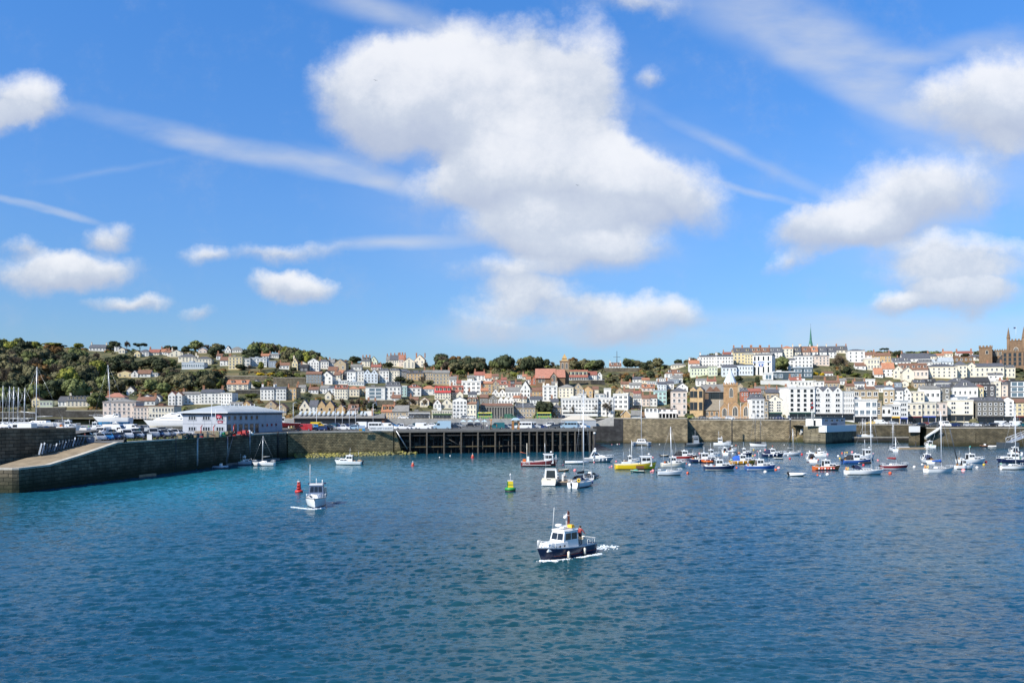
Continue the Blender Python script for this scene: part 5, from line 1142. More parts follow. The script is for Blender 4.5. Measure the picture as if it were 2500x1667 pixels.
TABLE2 = """
6|782|862|625|745|man|580|R|s|2|3|we d1|red brick house with slate mansard right of the church tower
6|862|1002|625|745|gs|592|R|r|3|4|we|salmon red brick house with white windows above the narrow white quay house
6|900|1038|708|942|man|650|W|s|4|3|d1 wb|white narrow house with curved slate roof right of the old church gables
6|1082|1242|722|942|gf|665|C|s|4|2|y14 wb sg|cream front gabled quay house with bare tan flank
6|1040|1085|720|940|flat|712|S|b|3|1||narrow tan stone house between the white and cream quay houses
6|1060|1200|640|740|gs|600|S|s|1|3|c2|tan stone house with grey roof behind the cream quay gable
6|1200|1320|660|760|gf|620|S|g|1|1||tan stone gable with mossy grey roof left of the big plain white block
6|940|1100|600|660|gs|568|G|g|1|4|c1|low house under a wide stone grey roof behind the salmon brick house
6|1100|1300|610|670|gs|580|w|g|1|4|c2|off white house with wide grey roof below the buttressed wall
6|60|180|575|640|gf|530|W|s|1|2||white gabled house left of the ochre hall roofline
6|280|400|500|560|gs|480|W|g|2|3|c1|white house with grey roof below the pale green terrace
6|400|500|510|560|gs|490|C|r|1|2|c2|cream house with red ridge and stacks right behind the dark brown hall
6|740|800|560|640|gf|530|S|s|1|1||small tan gable touching the old church tower
3|535|600|440|505|gs|400|C|b|2|2|c1|cream cottage with brown roof left of the small orange roof
3|530|680|505|545|flat|498|W|w|1|5|wf|low white glazed block in front of the white hipped house
3|690|870|525|560|flat|518|w|l|1|6|wf|long off white glazed ground floor below the blue gabled pair
3|1018|1050|405|470|gf|370|S|b|2|1||narrow tan house left of the white mansard
3|950|1060|350|385|gs|322|P|r|1|3|c2|pinkish house with red roof below the cream and green skyline houses
3|720|840|345|385|gs|318|w|g|1|3|c2|off white house below the single dark skyline tree
3|1840|1930|480|560|gs|440|w|b|2|3|c1|off white house with brown roof right of the long tan stone range
4|476|560|420|500|gs|385|W|g|2|2|c1|white house with grey roof right of the tan stone range, below trees
4|560|625|470|560|gs|430|S|r|2|2|c1|tan house with red roof left of the white cube block
4|690|770|400|440|gs|370|C|g|1|3|c1|cream house with grey roof left of the white and red skyline house
4|1000|1090|470|500|gs|440|w|r|1|3|c1|off white cottage with red roof above the tan stone gable
4|1180|1260|515|560|gs|485|P|r|1|2|c1 d1|pink cottage with red roof and one dormer in the middle of town
4|1260|1340|480|540|gs|450|C|b|1|2|c1|cream cottage with brown roof under the dark glass house
4|1395|1450|420|480|gs|385|w|o|2|2|c1|tall off white cottage with orange roof left of the red brick gable
4|1540|1600|460|500|gs|435|W|o|1|2|d1|white cottage with bright orange roof at the foot of the big church
4|1602|1690|450|500|gf|415|R|b|1|1||red brick gable with dark roof below the church transept
4|840|940|640|720|gs|605|G|b|2|3||grey stone house with brown roof above the dark market front
4|700|800|600|650|gs|570|W|s|1|3|c1|white house with slate roof above the cream dormered house
5|230|300|480|560|gs|445|S|g|2|2|c1|tan house with grey roof beside the pale school wall
5|720|790|540|600|gs|505|C|b|1|2||cream brown roofed cottage behind the glazed penthouse
5|1000|1080|560|600|gf|525|S|b|1|1||tan gable peeping over the white apartment block
5|1090|1200|570|620|gs|540|C|b|1|3|c1|cream house with brown roof behind the white apartment block
5|1210|1300|590|640|gs|560|P|r|1|3|c2|pinkish house with red roof left of the orange dormered house
5|1160|1310|500|530|gs|470|w|g|1|4|c1|low off white house with grey roof on the scrubby slope
5|1310|1400|440|470|gs|412|C|o|1|3||small cream house with orange roof on the scrubby slope
5|1500|1600|478|560|gs|450|B|s|2|3|c1|pale blue house with slate roof above the mint tower
5|1600|1690|470|540|gs|440|W|s|2|2|c1|white house with slate roof behind the tall bare tree
5|10|110|445|480|gs|420|C|r|1|3|c1|cream cottage with red roof left of the tall white house
7|660|800|560|600|gs|535|w|b|1|3||low off white house with brown roof behind the gorse bank
7|1000|1120|740|820|gs|700|S|b|1|3|c2|tan house with brown roof behind the narrow windowed white house
7|1440|1560|760|830|gs|725|W|s|1|3|c1|white house with slate roof behind the tan mansard house
7|1130|1290|700|790|gs|670|w|s|1|4|c2|off white slate house behind the granite topped building
8|10|120|830|900|gs|790|W|s|1|2|c1|white house with slate roof right under the beige gable pair
8|540|690|745|800|gs|700|D|k|1|3|d1|dark slate hung house below the wide brown roof
8|400|540|750|830|gs|712|S|s|1|3|d1|tan house with slate roof under the plain beige gable
8|885|960|800|880|gf|760|D|s|1|1||narrow dark gabled house left of the white slate hipped house
8|1240|1420|740|780|flat|730|W|w|1|4|wf|white glazed roof terrace house below the dark long roof
8|1590|1700|760|830|gs|720|P|r|1|2|c2|pinkish house with red roof near the dark modern terrace
8|180|300|440|480|gs|410|w|o|1|3|c1|off white house with orange roof on the right skyline near the pine
8|600|700|395|430|gs|365|C|s|1|3|c1|cream slate house on the right skyline
8|1190|1300|400|450|gs|370|w|s|1|3|c1|off white slate house left of the college gatehouse
1|1425|1470|282|312|gs|258|W|b|1|2|c1|white house with brown roof beside the dark skyline tree
2|560|620|300|340|gs|275|w|b|1|2|c1|small off white house with brown roof above the cream hill houses
2|1225|1330|400|440|gs|370|w|b|1|3|c1|small off white house right of the blue grey hill block
2|1540|1640|660|700|gs|630|w|b|1|3|c1|small off white house below the white front gable and garden wall
2|1410|1500|640|690|gs|610|C|g|1|3|c1|small cream house right of the ochre terrace end
2|930|1030|590|640|gf|555|W|s|1|2||white gabled cottage right of the orange roofed beige house
3|380|470|590|650|gs|555|W|g|2|3|c1|white house left of the pale blue mansard
3|430|500|660|720|gf|620|C|s|1|1||cream gable left below the pale blue mansard
3|1180|1280|700|760|gs|665|w|b|1|3|c1|off white house on the slope below the three dormered white house
3|1380|1480|720|780|gs|690|S|b|1|3|c1|tan house on the slope below the red hipped white house
3|1500|1600|730|800|gf|690|C|r|1|2||cream gable with red roof left of the white and red gables
3|900|1000|770|830|gs|735|w|s|1|3|c2|off white slate house under the ochre retaining wall
4|1320|1400|650|700|gs|620|C|b|1|2|c1|cream house with brown roof below the dark stone gabled tower house
4|1440|1590|660|730|gs|625|w|s|2|4|c2|off white slate house behind the big dark round tree
4|1690|1780|690|760|gs|655|C|s|2|2|c1|cream slate house above the small stone hipped house
4|560|640|600|670|gf|560|C|r|2|1||cream gable with red roof above the tall white gabled house
4|850|940|560|640|gs|525|S|o|2|2|c1|tan house with orange roof beside the ochre orange roofed house
5|1200|1320|420|460|gs|390|W|s|1|3|c1|small white slate house amid scrub below the flagpole house
5|1060|1180|480|520|gs|450|C|b|1|3|c1|small cream brown roofed house amid the scrub
6|10|120|470|530|gs|440|w|g|1|3|c1|off white grey roofed house left of the rust brown tree
6|1330|1460|500|560|gs|465|w|r|1|3|c2|off white house with red roof behind the plain white block
7|690|900|690|760|gs|655|S|b|1|4|c2|tan brown roofed house rising behind the triple gables
7|880|1000|660|720|gs|630|w|g|1|3|c1|off white house on the bank behind the narrow windowed house
7|1290|1420|780|850|gs|745|W|b|1|3|c1|white brown roofed house right behind the granite topped building
2|1450|1530|420|470|gs|390|D|k|1|2|c1|small dark roofed house below the pale hilltop gables
"""
for ln in TABLE2.strip().split('\n'):
 if ln.count('|') != 12: raise Exception(ln)
 row(ln)
# ------------------------------------------------------------ trees and shrubs
def leafm(name, col, var=0.5, rnd=0.25):
 m = mat('leaf_'+name, col, 0.8, var=var, vscale=5.0, rnd=rnd, spec=0.15); return m
LEAF = {'oak': leafm('mid_green', (0.12, 0.138, 0.05)), 'dark': leafm('dark_green', (0.042, 0.052, 0.026)), 'bare': leafm('bare_brown', (0.15, 0.118, 0.08), .4), 'spring': leafm('spring_green', (0.16, 0.165, 0.03)),
  'olive': leafm('olive', (0.12, 0.112, 0.056)), 'gorse': leafm('gorse_yellow', (0.42, 0.30, 0.02)), 'pine': leafm('pine_green', (0.03, 0.042, 0.026)), 'rust': leafm('rust_brown', (0.15, 0.085, 0.03)), 'hedge': leafm('hedge_green', (0.105, 0.12, 0.032)), 'grey': leafm('twig_grey', (0.10, 0.088, 0.068), .4)}
bark = mat('bark', (0.07, 0.055, 0.04), 0.9, var=.3, vscale=3)
def crown_mesh(seed, m, shape='round', n=1500, leaf=.065, core=True):
 r = random.Random(seed); V = []; Fc = []
 clumps = []
 for i in range(26 if shape != 'umbrella' else 22):
  while True:
   d = Vector((r.gauss(0, 1), r.gauss(0, 1), r.gauss(0, 1))).normalized()
   if d.z > -.55: break
  if shape == 'umbrella': c = Vector((d.x*.42, d.y*.42, .72+d.z*.12)); cr = r.uniform(.10, .16)
  elif shape == 'tall': c = Vector((d.x*.24, d.y*.24, .5+d.z*.40)); cr = r.uniform(.12, .18)
  else:
   q = r.uniform(.22, .40); c = Vector((d.x*q, d.y*q, .5+d.z*q*.92)); cr = r.uniform(.10, .19)
  clumps.append((c, cr))
 g = MB()
 for i in range(n):
  c, cr = clumps[r.randrange(len(clumps))]
  d = Vector((r.gauss(0, 1), r.gauss(0, 1), r.gauss(0, 1))).normalized()
  p = c+d*cr*r.uniform(.75, 1.08)
  nn = (d+Vector((r.gauss(0, .5), r.gauss(0, .5), r.gauss(0, .5)+.25))).normalized()
  a = nn.orthogonal().normalized(); a = Matrix.Rotation(r.uniform(0, 6.28), 3, nn) @ a; b = nn.cross(a)
  s_ = leaf*r.uniform(.6, 1.2)
  k = len(V); V += [p+a*s_*.6, p+b*s_*.5, p-a*s_*.6, p-b*s_*.5]; Fc.append((k, k+1, k+2, k+3))
 g.poly(V, Fc, m)
 if core:
  for c, cr in clumps: g.ball(c, cr*.82, m, 1, 7, 5)
  g.ball((0, 0, .5 if shape != 'umbrella' else .72), .30 if shape != 'tall' else .2, m, .9 if shape != 'umbrella' else .3, 9, 6)
 return g.mesh('crown')
def bare_mesh(seed, m, n=1600):
 r = random.Random(seed); g = MB(); tips = []
 def br(p, d, L, rad, lev):
  q = p+d*L; g.tube([p, (p+q)/2+Vector((r.gauss(0, .01), r.gauss(0, .01), 0)), q], rad, bark, 4, rad*.5, False)
  if lev == 0: tips.append((q, d)); return
  for i in range(4 if lev > 1 else 3):
   nd = (d+Vector((r.gauss(0, .6), r.gauss(0, .6), r.gauss(.12, .35)))).normalized()
   br(p+d*L*r.uniform(.6, 1), nd, L*r.uniform(.6, .85), rad*.6, lev-1)
 br(Vector((0, 0, -.05)), Vector((0, 0, 1)), .3, .022, 3)
 V = []; Fc = []
 for i in range(n):
  p, d = tips[r.randrange(len(tips))]
  nd = (d+Vector((r.gauss(0, .7), r.gauss(0, .7), r.gauss(.1, .5)))).normalized(); b = nd.cross(Vector((r.gauss(0, 1), r.gauss(0, 1), .2))).normalized()*.006
  p = p-d*r.uniform(0, .12); L = r.uniform(.06, .15); k = len(V)
  V += [p-b, p+b, p+nd*L+b*.4, p+nd*L-b*.4]; Fc.append((k, k+1, k+2, k+3))
 g.poly(V, Fc, m)
 co = np.array(g.v); s_ = max(abs(co[:, 0]).max(), abs(co[:, 1]).max())/.5; zt = co[:, 2].max()
 g.v = [(a/s_, b/s_, c/zt) for a, b, c in g.v]
 return g.mesh('crown')
CROWN = {}
for kd, sh in (('oak', 'round'), ('dark', 'round'), ('spring', 'round'), ('olive', 'round'), ('rust', 'round'), ('gorse', 'round'), ('hedge', 'round'), ('pine', 'umbrella'), ('cypress', 'tall')):
 CROWN[kd] = [crown_mesh(31*i+hash_, LEAF['dark' if kd == 'cypress' else kd], sh) for i, hash_ in enumerate((3, 8, 15))]
CROWN['bare'] = [bare_mesh(i, LEAF['bare'], 2600) for i in (1, 2, 3)]; CROWN['grey'] = [bare_mesh(i, LEAF['grey'], 900) for i in (4, 5)]
g = MB(); g.tube([(0, 0, -.25), (.01, 0, .25), (0, .01, .6)], .045, bark, 7, .02); g.tube([(0, 0, .25), (.16, .02, .5)], .02, bark, 5, .01); g.tube([(0, 0, .3), (-.13, .06, .55)], .02, bark, 5, .01)
TRUNK = g.mesh('trunk')
trnd = random.Random(21)
def tree(px, base, top, wpx, kind, label, group=None, Y=None, cat=None):
 p = gpt(px, base) if Y is None else XY(px, Y, HC+(1000-base)*Y/F)
 k = p.y/F; h = (base-top)*k; w = wpx*k; bush = kind in ('gorse', 'hedge') or h < 3.2
 nm = 'shrub' if bush else {'pine': 'pine_tree', 'bare': 'bare_tree', 'grey': 'bare_tree', 'cypress': 'cypress_tree'}.get(kind, 'tree')
 t = thing(nm, label, cat or ('shrub' if bush else 'tree'), p, trnd.uniform(0, 6.28), group)
 cm = trnd.choice(CROWN[kind])
 if kind in ('bare', 'grey'): link('crown', cm, t, (0, 0, -.2), 0, (w, w, h+.2))
 elif bush: link('crown', cm, t, (0, 0, -.18*h), 0, (w, w, h*1.12))
 elif kind == 'pine': link('crown', cm, t, (0, 0, .0*h), 0, (w*1.1, w*1.1, h*1.05));
 else: link('crown', cm, t, (0, 0, -.06*h), 0, (w*1.18, w*1.18, h*1.06))
 if not bush and kind not in ('bare', 'grey'): link('trunk', TRUNK, t, (0, 0, 0), 0, (max(w, h)*.9, max(w, h)*.9, h))
 return t
def clash(px, base, top, wpx):
 for (a, b, e, yb, Y) in HAS_H:
  if px+wpx*.45 > a and px-wpx*.45 < b and top < yb-1 and base > yb-1: return True     # in front of a facade
  if px+wpx*.4 > a-1 and px-wpx*.4 < b+1 and abs(base-yb) < 5: return True
 return False
TREES = """
1|1190|262|190|100|pine|flat topped dark pine on the ridge between two white houses
1|540|182|158|58|pine|lone flat topped pine on the skyline of the left wood
1|965|252|163|105|dark|dark round tree on the ridge between the white house and the slim tower
1|1078|262|170|80|bare|thin bare tree on the ridge left of the flat topped pine
1|1425|262|208|70|dark|dark tree on the skyline left of the long red roofs
1|660|250|195|85|spring|bright green bush like tree on the skyline of the left wood
1|585|645|395|190|spring|tall yellow green tree at the lower edge of the wood above the cream dormered house
1|200|570|430|140|spring|yellow green tree at the lower edge of the wood left of the tall bare mast
1|975|640|495|150|olive|olive green tree above the blue yacht's mast foot
1|822|755|608|135|oak|rounded yellow brown green tree right of the cream dormered house
1|20|540|445|75|spring|bright yellow green tree at the left edge of the wood
1|260|265|178|150|spring|lit yellow green tree high in the left wood
1|440|215|172|150|spring|long lit green crown on the skyline of the left wood
2|340|245|118|135|oak|large round green tree on the left skyline
2|470|245|165|115|bare|brown bare tree right of the round green skyline tree
2|555|248|155|115|olive|olive tree on the left skyline before the white gable
2|612|250|168|80|dark|dark tree on the left skyline touching the white gable
2|38|262|180|75|dark|dark tree on the left skyline behind the small white house
2|112|258|190|80|dark|dark tree on the left skyline above the cream front gable
2|238|275|188|85|dark|dark tree between cream gable and round green tree
2|820|455|380|115|dark|dark dome shaped tree in front of the modern white house
2|905|465|390|80|bare|bare tree right of the dark dome shaped tree
2|1030|455|352|60|spring|green upright tree before the blue grey hill house
2|1210|450|350|50|rust|rust brown upright tree right of the blue grey hill house
2|1385|470|415|70|dark|small dark round tree below the yellow hilltop gable
2|1290|520|440|110|olive|olive shrubby tree above the tall tan garden wall
2|1020|512|470|110|gorse|yellow flowering shrub on the terrace above the long garden wall, left
2|1150|508|475|110|gorse|yellow flowering shrub on the terrace above the long garden wall, right
2|1290|525|490|60|gorse|small yellow shrub at the top of the tall tan garden wall
2|235|690|562|150|rust|rust tinted round tree above the white waterfront row
2|420|640|520|160|dark|dark tree mass above the white slate roofed waterfront terrace
2|560|640|520|150|hedge|green shrubbery left of the orange roofed beige house
2|1000|640|550|190|hedge|green terraced shrubbery right of the orange roofed beige house
2|940|740|690|160|hedge|low green hedge beside the grey garden wall
2|1600|650|590|80|rust|rust brown shrub below the white front gable
3|768|305|218|125|dark|single dark tree on the skyline right of the tan gable
3|1150|355|290|90|dark|dark shrub below the great cream skyline house, left
3|1570|372|285|80|bare|bare tree right of the great cream skyline house
3|1685|370|275|75|bare|thin bare tree in the gap before the dark skyline wood
3|1270|525|445|130|dark|dark tree in front of the cream mansard's flank
3|1395|552|480|100|olive|olive tree below the yellow stone house
3|1520|562|440|120|bare|brown bare tree below the tan stone range
3|1625|562|490|90|olive|olive tree beside the small white house with orange hipped roof
3|630|832|690|110|bare|bare brown tree behind the market hall, first from the left
3|715|835|700|115|bare|bare brown tree behind the market hall, second from the left
3|800|830|690|110|bare|bare brown tree behind the market hall, third from the left
3|880|830|700|100|bare|bare brown tree behind the market hall, right of the third
3|965|845|730|110|dark|dark tree at the right end behind the market hall
3|1300|790|700|120|olive|olive shrubby tree below the retaining wall right of the mint house
3|1420|810|690|140|bare|brown bush on the slope below the red hipped house
3|1545|820|700|130|bare|brown bush left of the white gable with red roof
3|1130|960|905|50|hedge|small round green bush by the ochre stone house
3|1210|955|900|45|hedge|small green bush by the greenish stone house
3|1480|650|640|50|gorse|tiny orange yellow shrub by the red hipped white house
4|430|335|195|120|dark|dark tree at the left end of the middle skyline wood
4|510|335|165|140|dark|dark tree in the middle skyline wood, second from left
4|595|335|155|130|olive|olive tree in the middle skyline wood beside the tall conifer
4|690|335|135|110|dark|tall dark conifer like tree in the middle skyline wood
4|775|340|155|100|dark|dark tree right of the tall conifer in the middle skyline wood
4|860|345|210|95|dark|lower dark tree with gap beside it in the middle skyline wood
4|620|380|290|130|hedge|green bushy tree below the middle skyline wood
4|985|300|182|90|oak|rounded green tree on the middle skyline left of the great spreading tree
4|1060|305|205|70|oak|smaller green tree touching the great spreading tree
4|1160|340|98|195|dark|great dark spreading tree highest on the middle skyline
4|1245|340|200|95|bare|brown bare tree right of the great spreading tree
4|1365|335|170|95|dark|dark tree left of the church tower, first of three
4|1450|330|140|105|dark|dark tree left of the church tower, second of three
4|1545|315|138|120|dark|dark tree left of the church tower, third of three
4|1632|280|168|85|dark|dark rounded tree close behind the church roof
4|1725|285|205|95|bare|bare tree close left of the church tower
4|1965|285|200|100|dark|dark rounded tree right of the church tower
4|1285|405|335|95|spring|bright green tree below the middle skyline
4|980|400|320|90|hedge|green shrub below the rounded green skyline trees
4|1810|455|395|110|olive|olive shrubs before the church's right nave
4|1598|872|652|215|dark|big dark round tree beside the granite building on the road
4|650|905|690|120|grey|bare street tree before the tall white gabled house
4|885|905|690|120|grey|bare street tree before the dark market front, leftmost
4|1010|905|700|110|grey|bare street tree before the dark market front, middle
4|1165|905|705|110|grey|bare street tree before the dark market front, rightmost
5|690|268|185|95|dark|dark skyline tree left of the flagpole house, first of three
5|765|270|180|85|dark|dark skyline tree left of the flagpole house, second of three
5|840|290|185|110|bare|bare skyline tree left of the flagpole house, third of three
5|580|265|190|85|dark|dark round tree on the skyline right of the church tower
5|1180|285|220|85|dark|dark tree right of the flagpole house
5|1275|280|200|150|olive|broad olive tree on the skyline right of the flagpole house
5|1400|265|168|85|dark|dark peak of the skyline wood right of the flagpole house
5|1480|280|205|130|olive|olive tree sloping down the skyline right of the dark peak
5|1570|290|235|95|dark|last dark tree before the dome shaped one
5|1750|245|178|100|dark|dark dome shaped tree above the cream hipped villa
5|1920|275|148|125|bare|bare tree left of the white skyline terrace
5|380|868|730|90|grey|bare pollard tree before the long white hotel, leftmost
5|490|872|728|115|grey|bare pollard tree before the long white hotel, second
5|745|868|720|115|grey|bare pollard tree before the long white hotel, third
5|890|868|650|150|grey|large pale bare tree before the white four storey hotel block
5|1395|872|782|120|spring|yellow green bush before the terrace restaurant
5|1640|715|520|175|bare|tall bare tree beside the pale pinkish house
5|1350|715|640|60|hedge|small green palm like bush above the terrace restaurant
5|1460|715|650|60|hedge|small green bush left of the mint tower
5|1420|400|310|90|dark|dark round tree on the scrubby slope below the skyline
5|1400|560|500|90|olive|olive bush behind the orange dormered house
6|1232|392|220|145|oak|green brown tree beside the sign painted white block
6|965|545|448|65|cypress|dark upright cypress below the sign painted block
6|745|520|440|95|dark|dark tree right of the pale church spire
6|150|480|420|90|rust|rust brown tree left of the pale green terrace
6|1290|640|560|110|hedge|green shrubbery above the big plain white block
7|905|560|248|310|bare|very large bare brown tree below the right skyline terrace
7|1010|570|430|120|dark|dark tree at the foot of the large bare brown tree
7|550|592|518|85|gorse|yellow gorse right of the glass restaurant, left clump
7|645|595|530|75|gorse|yellow gorse right of the glass restaurant, right clump
7|925|622|592|70|gorse|small yellow gorse above the pinkish garden wall
7|1045|705|652|110|hedge|yellow green hedge left of the white cube house, left part
7|1190|705|655|150|hedge|yellow green hedge left of the white cube house, right part
7|780|720|660|160|rust|rust brown bank of shrubs above the triple gables
7|740|590|520|110|olive|olive shrubs left of the large bare brown tree
7|1150|600|535|180|hedge|green bank of shrubs below the brown roofed white house
7|1300|600|540|130|hedge|green bank of shrubs left of the steep orange roof
7|1560|215|138|115|pine|spreading pine on the right skyline
7|1770|325|200|135|dark|dark square tree on the right below the skyline pine
8|375|345|315|85|dark|dark rounded tree on the right skyline, smaller of two
8|545|345|308|130|dark|dark rounded tree on the right skyline, larger of two
8|1110|410|345|120|dark|dark tree below the red skyline roof at right
8|1255|450|385|130|bare|brown bare tree left of the college gatehouse foot
8|1810|610|540|160|dark|dark green bank below the brown college at the right edge
8|470|800|705|110|dark|dark tree behind the wide brown roof's left corner
"""
for ln in TREES.strip().split('\n'):
 r, x, b, t_, w_, kd, lb = ln.split('|')
 px, bb, tt = zx(r, float(x)), zy(r, float(b)), zy(r, float(t_))
 tree(px, bb, tt, float(w_)/ZR[r][2], kd, lb)
ZL = {'oak': 'mid green', 'dark': 'dark evergreen', 'olive': 'olive', 'bare': 'bare brown', 'spring': 'yellow green', 'rust': 'rust brown'}
for i, x in enumerate(range(955, 1720, 38)):
 kd = ('bare', 'oak', 'olive', 'spring', 'olive', 'oak')[i % 6]
 top = interp(x, [(900, 140), (960, 135), (1050, 140), (1200, 165), (1400, 200), (1550, 245), (1700, 300)])+trnd.uniform(-6, 10)
 tree(zx('2', x), zy('2', top+125), zy('2', top), 85/4.355, kd, ZL[kd]+' tree on the long wooded ridge right of the left skyline', 'trees on the long wooded ridge, '+ZL[kd])
for i, x in enumerate(range(1000, 1560, 75)):
 kd = ('olive', 'oak', 'dark', 'spring')[i % 4]
 top = interp(x, [(900, 200), (1200, 225), (1600, 300)])
 if not clash(zx('2', x), zy('2', top+105), zy('2', top), 18): tree(zx('2', x), zy('2', top+105), zy('2', top), 80/4.355, kd, ZL[kd]+' tree on the lower flank of the long wooded ridge', 'trees below the long wooded ridge, '+ZL[kd])
nW = 0
WTOP = [(-100, 805), (0, 812), (40, 822), (90, 830), (150, 832), (200, 845), (260, 862), (330, 872), (420, 885), (470, 900), (560, 915)]
for j in range(9):
 yb = 992-16.5*j
 for i in range(18):
  px = -95+36*i+(18 if j % 2 else 0)+trnd.uniform(-8, 8); b = yb+trnd.uniform(-6, 6)
  sz = 62-2.6*j+trnd.uniform(-10, 12); top = b-sz; w_ = sz*trnd.uniform(.75, 1.0)
  lim = interp(px, WTOP)
  if top < lim-6 or px > 560: continue
  if px > 440 and (b > 960 or b < 885): continue
  if px > 300 and b > 965: continue
  if clash(px, b, top, w_):
   sz *= .55; top = b-sz; w_ = sz
   if clash(px, b, top, w_): continue
  kd = trnd.choices(('dark', 'olive', 'oak', 'bare', 'spring', 'rust'), (24, 28, 14, 26, 4, 4))[0]
  zone = 'lower edge' if j < 3 else ('middle' if j < 6 else 'upper part')
  side = 'left' if px < 220 else 'right'
  tree(px, b, top, w_, kd, '%s tree in the %s of the hillside wood, %s side' % (ZL[kd], zone, side), 'wood trees, %s, %s, %s' % (ZL[kd], zone, side)); nW += 1
for (zx0, zx1, zb0, zb1, n, s0, s1, nmz) in ((225, 650, 866, 905, 130, 18, 32, 'upper gardens of the left hill'), (300, 640, 905, 948, 95, 20, 36, 'middle gardens of the left hill'), (1072, 1172, 893, 912, 26, 24, 38, 'middle skyline wood'), (1215, 1330, 893, 906, 20, 20, 32, 'wood behind the big church'), (1400, 1625, 895, 905, 30, 16, 28, 'skyline wood right of the church'), (650, 790, 868, 882, 14, 16, 26, 'gardens below the long wooded ridge')):
 for i in range(n):
  px = trnd.uniform(zx0, zx1); b = trnd.uniform(zb0, zb1); sz = trnd.uniform(s0, s1); w_ = sz*trnd.uniform(.9, 1.2)
  if clash(px, b, b-sz, w_): continue
  kd = trnd.choices(('dark', 'olive', 'oak', 'bare', 'rust'), (28, 30, 14, 24, 4))[0]
  tree(px, b, b-sz, w_, kd, '%s tree in the %s' % (ZL[kd], nmz), 'trees, %s, %s' % (kd, nmz))
for (zx0, zx1, zb0, zb1, n, nmz) in ((1478, 1592, 905, 952, 26, 'scrubby slope below the flagpole house'), (960, 1130, 905, 925, 10, 'gardens above the yellow stone row'), (640, 860, 905, 940, 30, 'terraced gardens above the garden walls'),
         (1900, 2230, 905, 945, 22, 'bank below the right skyline terrace'), (1780, 1950, 915, 945, 14, 'bank around the glass restaurant'), (700, 1130, 960, 1003, 60, 'slope behind the waterfront shops'), (430, 720, 960, 1000, 22, 'bank above the left waterfront'), (1400, 1620, 935, 985, 16, 'gardens behind the white hotel')):
 for i in range(n):
  px = trnd.uniform(zx0, zx1); b = trnd.uniform(zb0, zb1); sz = trnd.uniform(9, 20); w_ = sz*trnd.uniform(.9, 1.5)
  if clash(px, b, b-sz, w_): continue
  kd = trnd.choices(('olive', 'hedge', 'rust', 'dark', 'bare', 'gorse'), (30, 22, 12, 16, 16, 4))[0]
  tree(px, b, b-sz, w_, kd, '%s bush on the %s' % ({'hedge': 'green', 'gorse': 'yellow'}.get(kd, ZL.get(kd)), nmz), 'bushes, %s, %s' % (kd, nmz))
V = {k: ([], []) for k in ('olive', 'hedge', 'dark', 'rust')}; r = random.Random(4)
for i in range(8000):
 px = r.uniform(-150, 2600); Y = 331+(YT+30-331)*r.random(); y0_, _ = y0z0(px)
 if Y < y0_+3: continue
 b = gpy(px, min(Y, YT))
 if any(px > a-2 and px < c+2 and yb+13 > b > min(e, yb-12) for a, c, e, yb, _ in HAS_H): continue
 kd = r.choices(('olive', 'hedge', 'dark', 'rust'), (40, 25, 20, 15))[0]; vs, fs = V[kd]
 c0 = XY(px, Y, gz(px, Y)); R0 = r.uniform(.9, 2.7)
 for q in range(16):
  d = Vector((r.gauss(0, 1), r.gauss(0, 1), abs(r.gauss(0, 1)))).normalized(); p = c0+Vector((d.x*R0, d.y*R0, d.z*R0*.7))
  a = d.orthogonal().normalized()*R0*.35; bb = d.cross(a); k = len(vs)
  vs += [p+a, p+bb, p-a, p-bb]; fs.append((k, k+1, k+2, k+3))
g = MB()
for kd, (vs, fs) in V.items(): g.poly(vs, fs, LEAF[kd])
tag(g.build('undergrowth'), 'low mixed scrub and ground cover over the hillside slopes', 'undergrowth', kind='stuff')
grass = mat('grass_bank', (0.10, 0.14, 0.03), .95, var=.35, vscale=.6)
# ------------------------------------------------------------ boats
def paint(n, c, r=0.3): return mat('boat_'+n, c, r, coat=0.25)
HULL = {'w': gel, 'c': cream_gel, 'n': paint('navy', (0.012, 0.022, 0.07)), 'b': paint('blue', (0.03, 0.10, 0.33)), 'r': paint('red', (0.33, 0.025, 0.02)), 'm': paint('maroon', (0.19, 0.015, 0.022)), 'y': paint('yellow', (0.72, 0.50, 0.01)),
  'o': paint('ochre', (0.55, 0.26, 0.02)), 'O': paint('orange', (0.62, 0.13, 0.015)), 'g': paint('grey', (0.30, 0.33, 0.36)), 'd': paint('dark_grey', (0.06, 0.075, 0.09)), 'k': paint('black', (0.014, 0.014, 0.016)), 't': paint('teal', (0.02, 0.17, 0.15)),
  'G': paint('green', (0.02, 0.30, 0.10)), 'a': paint('antifoul_blue', (0.03, 0.22, 0.45), .7), 'B': paint('brown', (0.16, 0.07, 0.03)), 'p': paint('pale_grey', (0.52, 0.56, 0.60))}
deckm = mat('boat_deck', (0.62, 0.60, 0.55), .6, var=.08); teak = mat('teak_deck', (0.34, 0.22, 0.12), .7, var=.15, vscale=3)
canvas_b = mat('blue_canvas', (0.02, 0.10, 0.42), .8); canvas_n = mat('navy_canvas', (0.012, 0.02, 0.06), .8); canvas_r = mat('red_canvas', (0.30, 0.03, 0.03), .8); canvas_k = mat('black_canvas', (0.015, 0.016, 0.02), .8)
rope = mat('rope_grey', (0.3, 0.3, 0.28), .9)
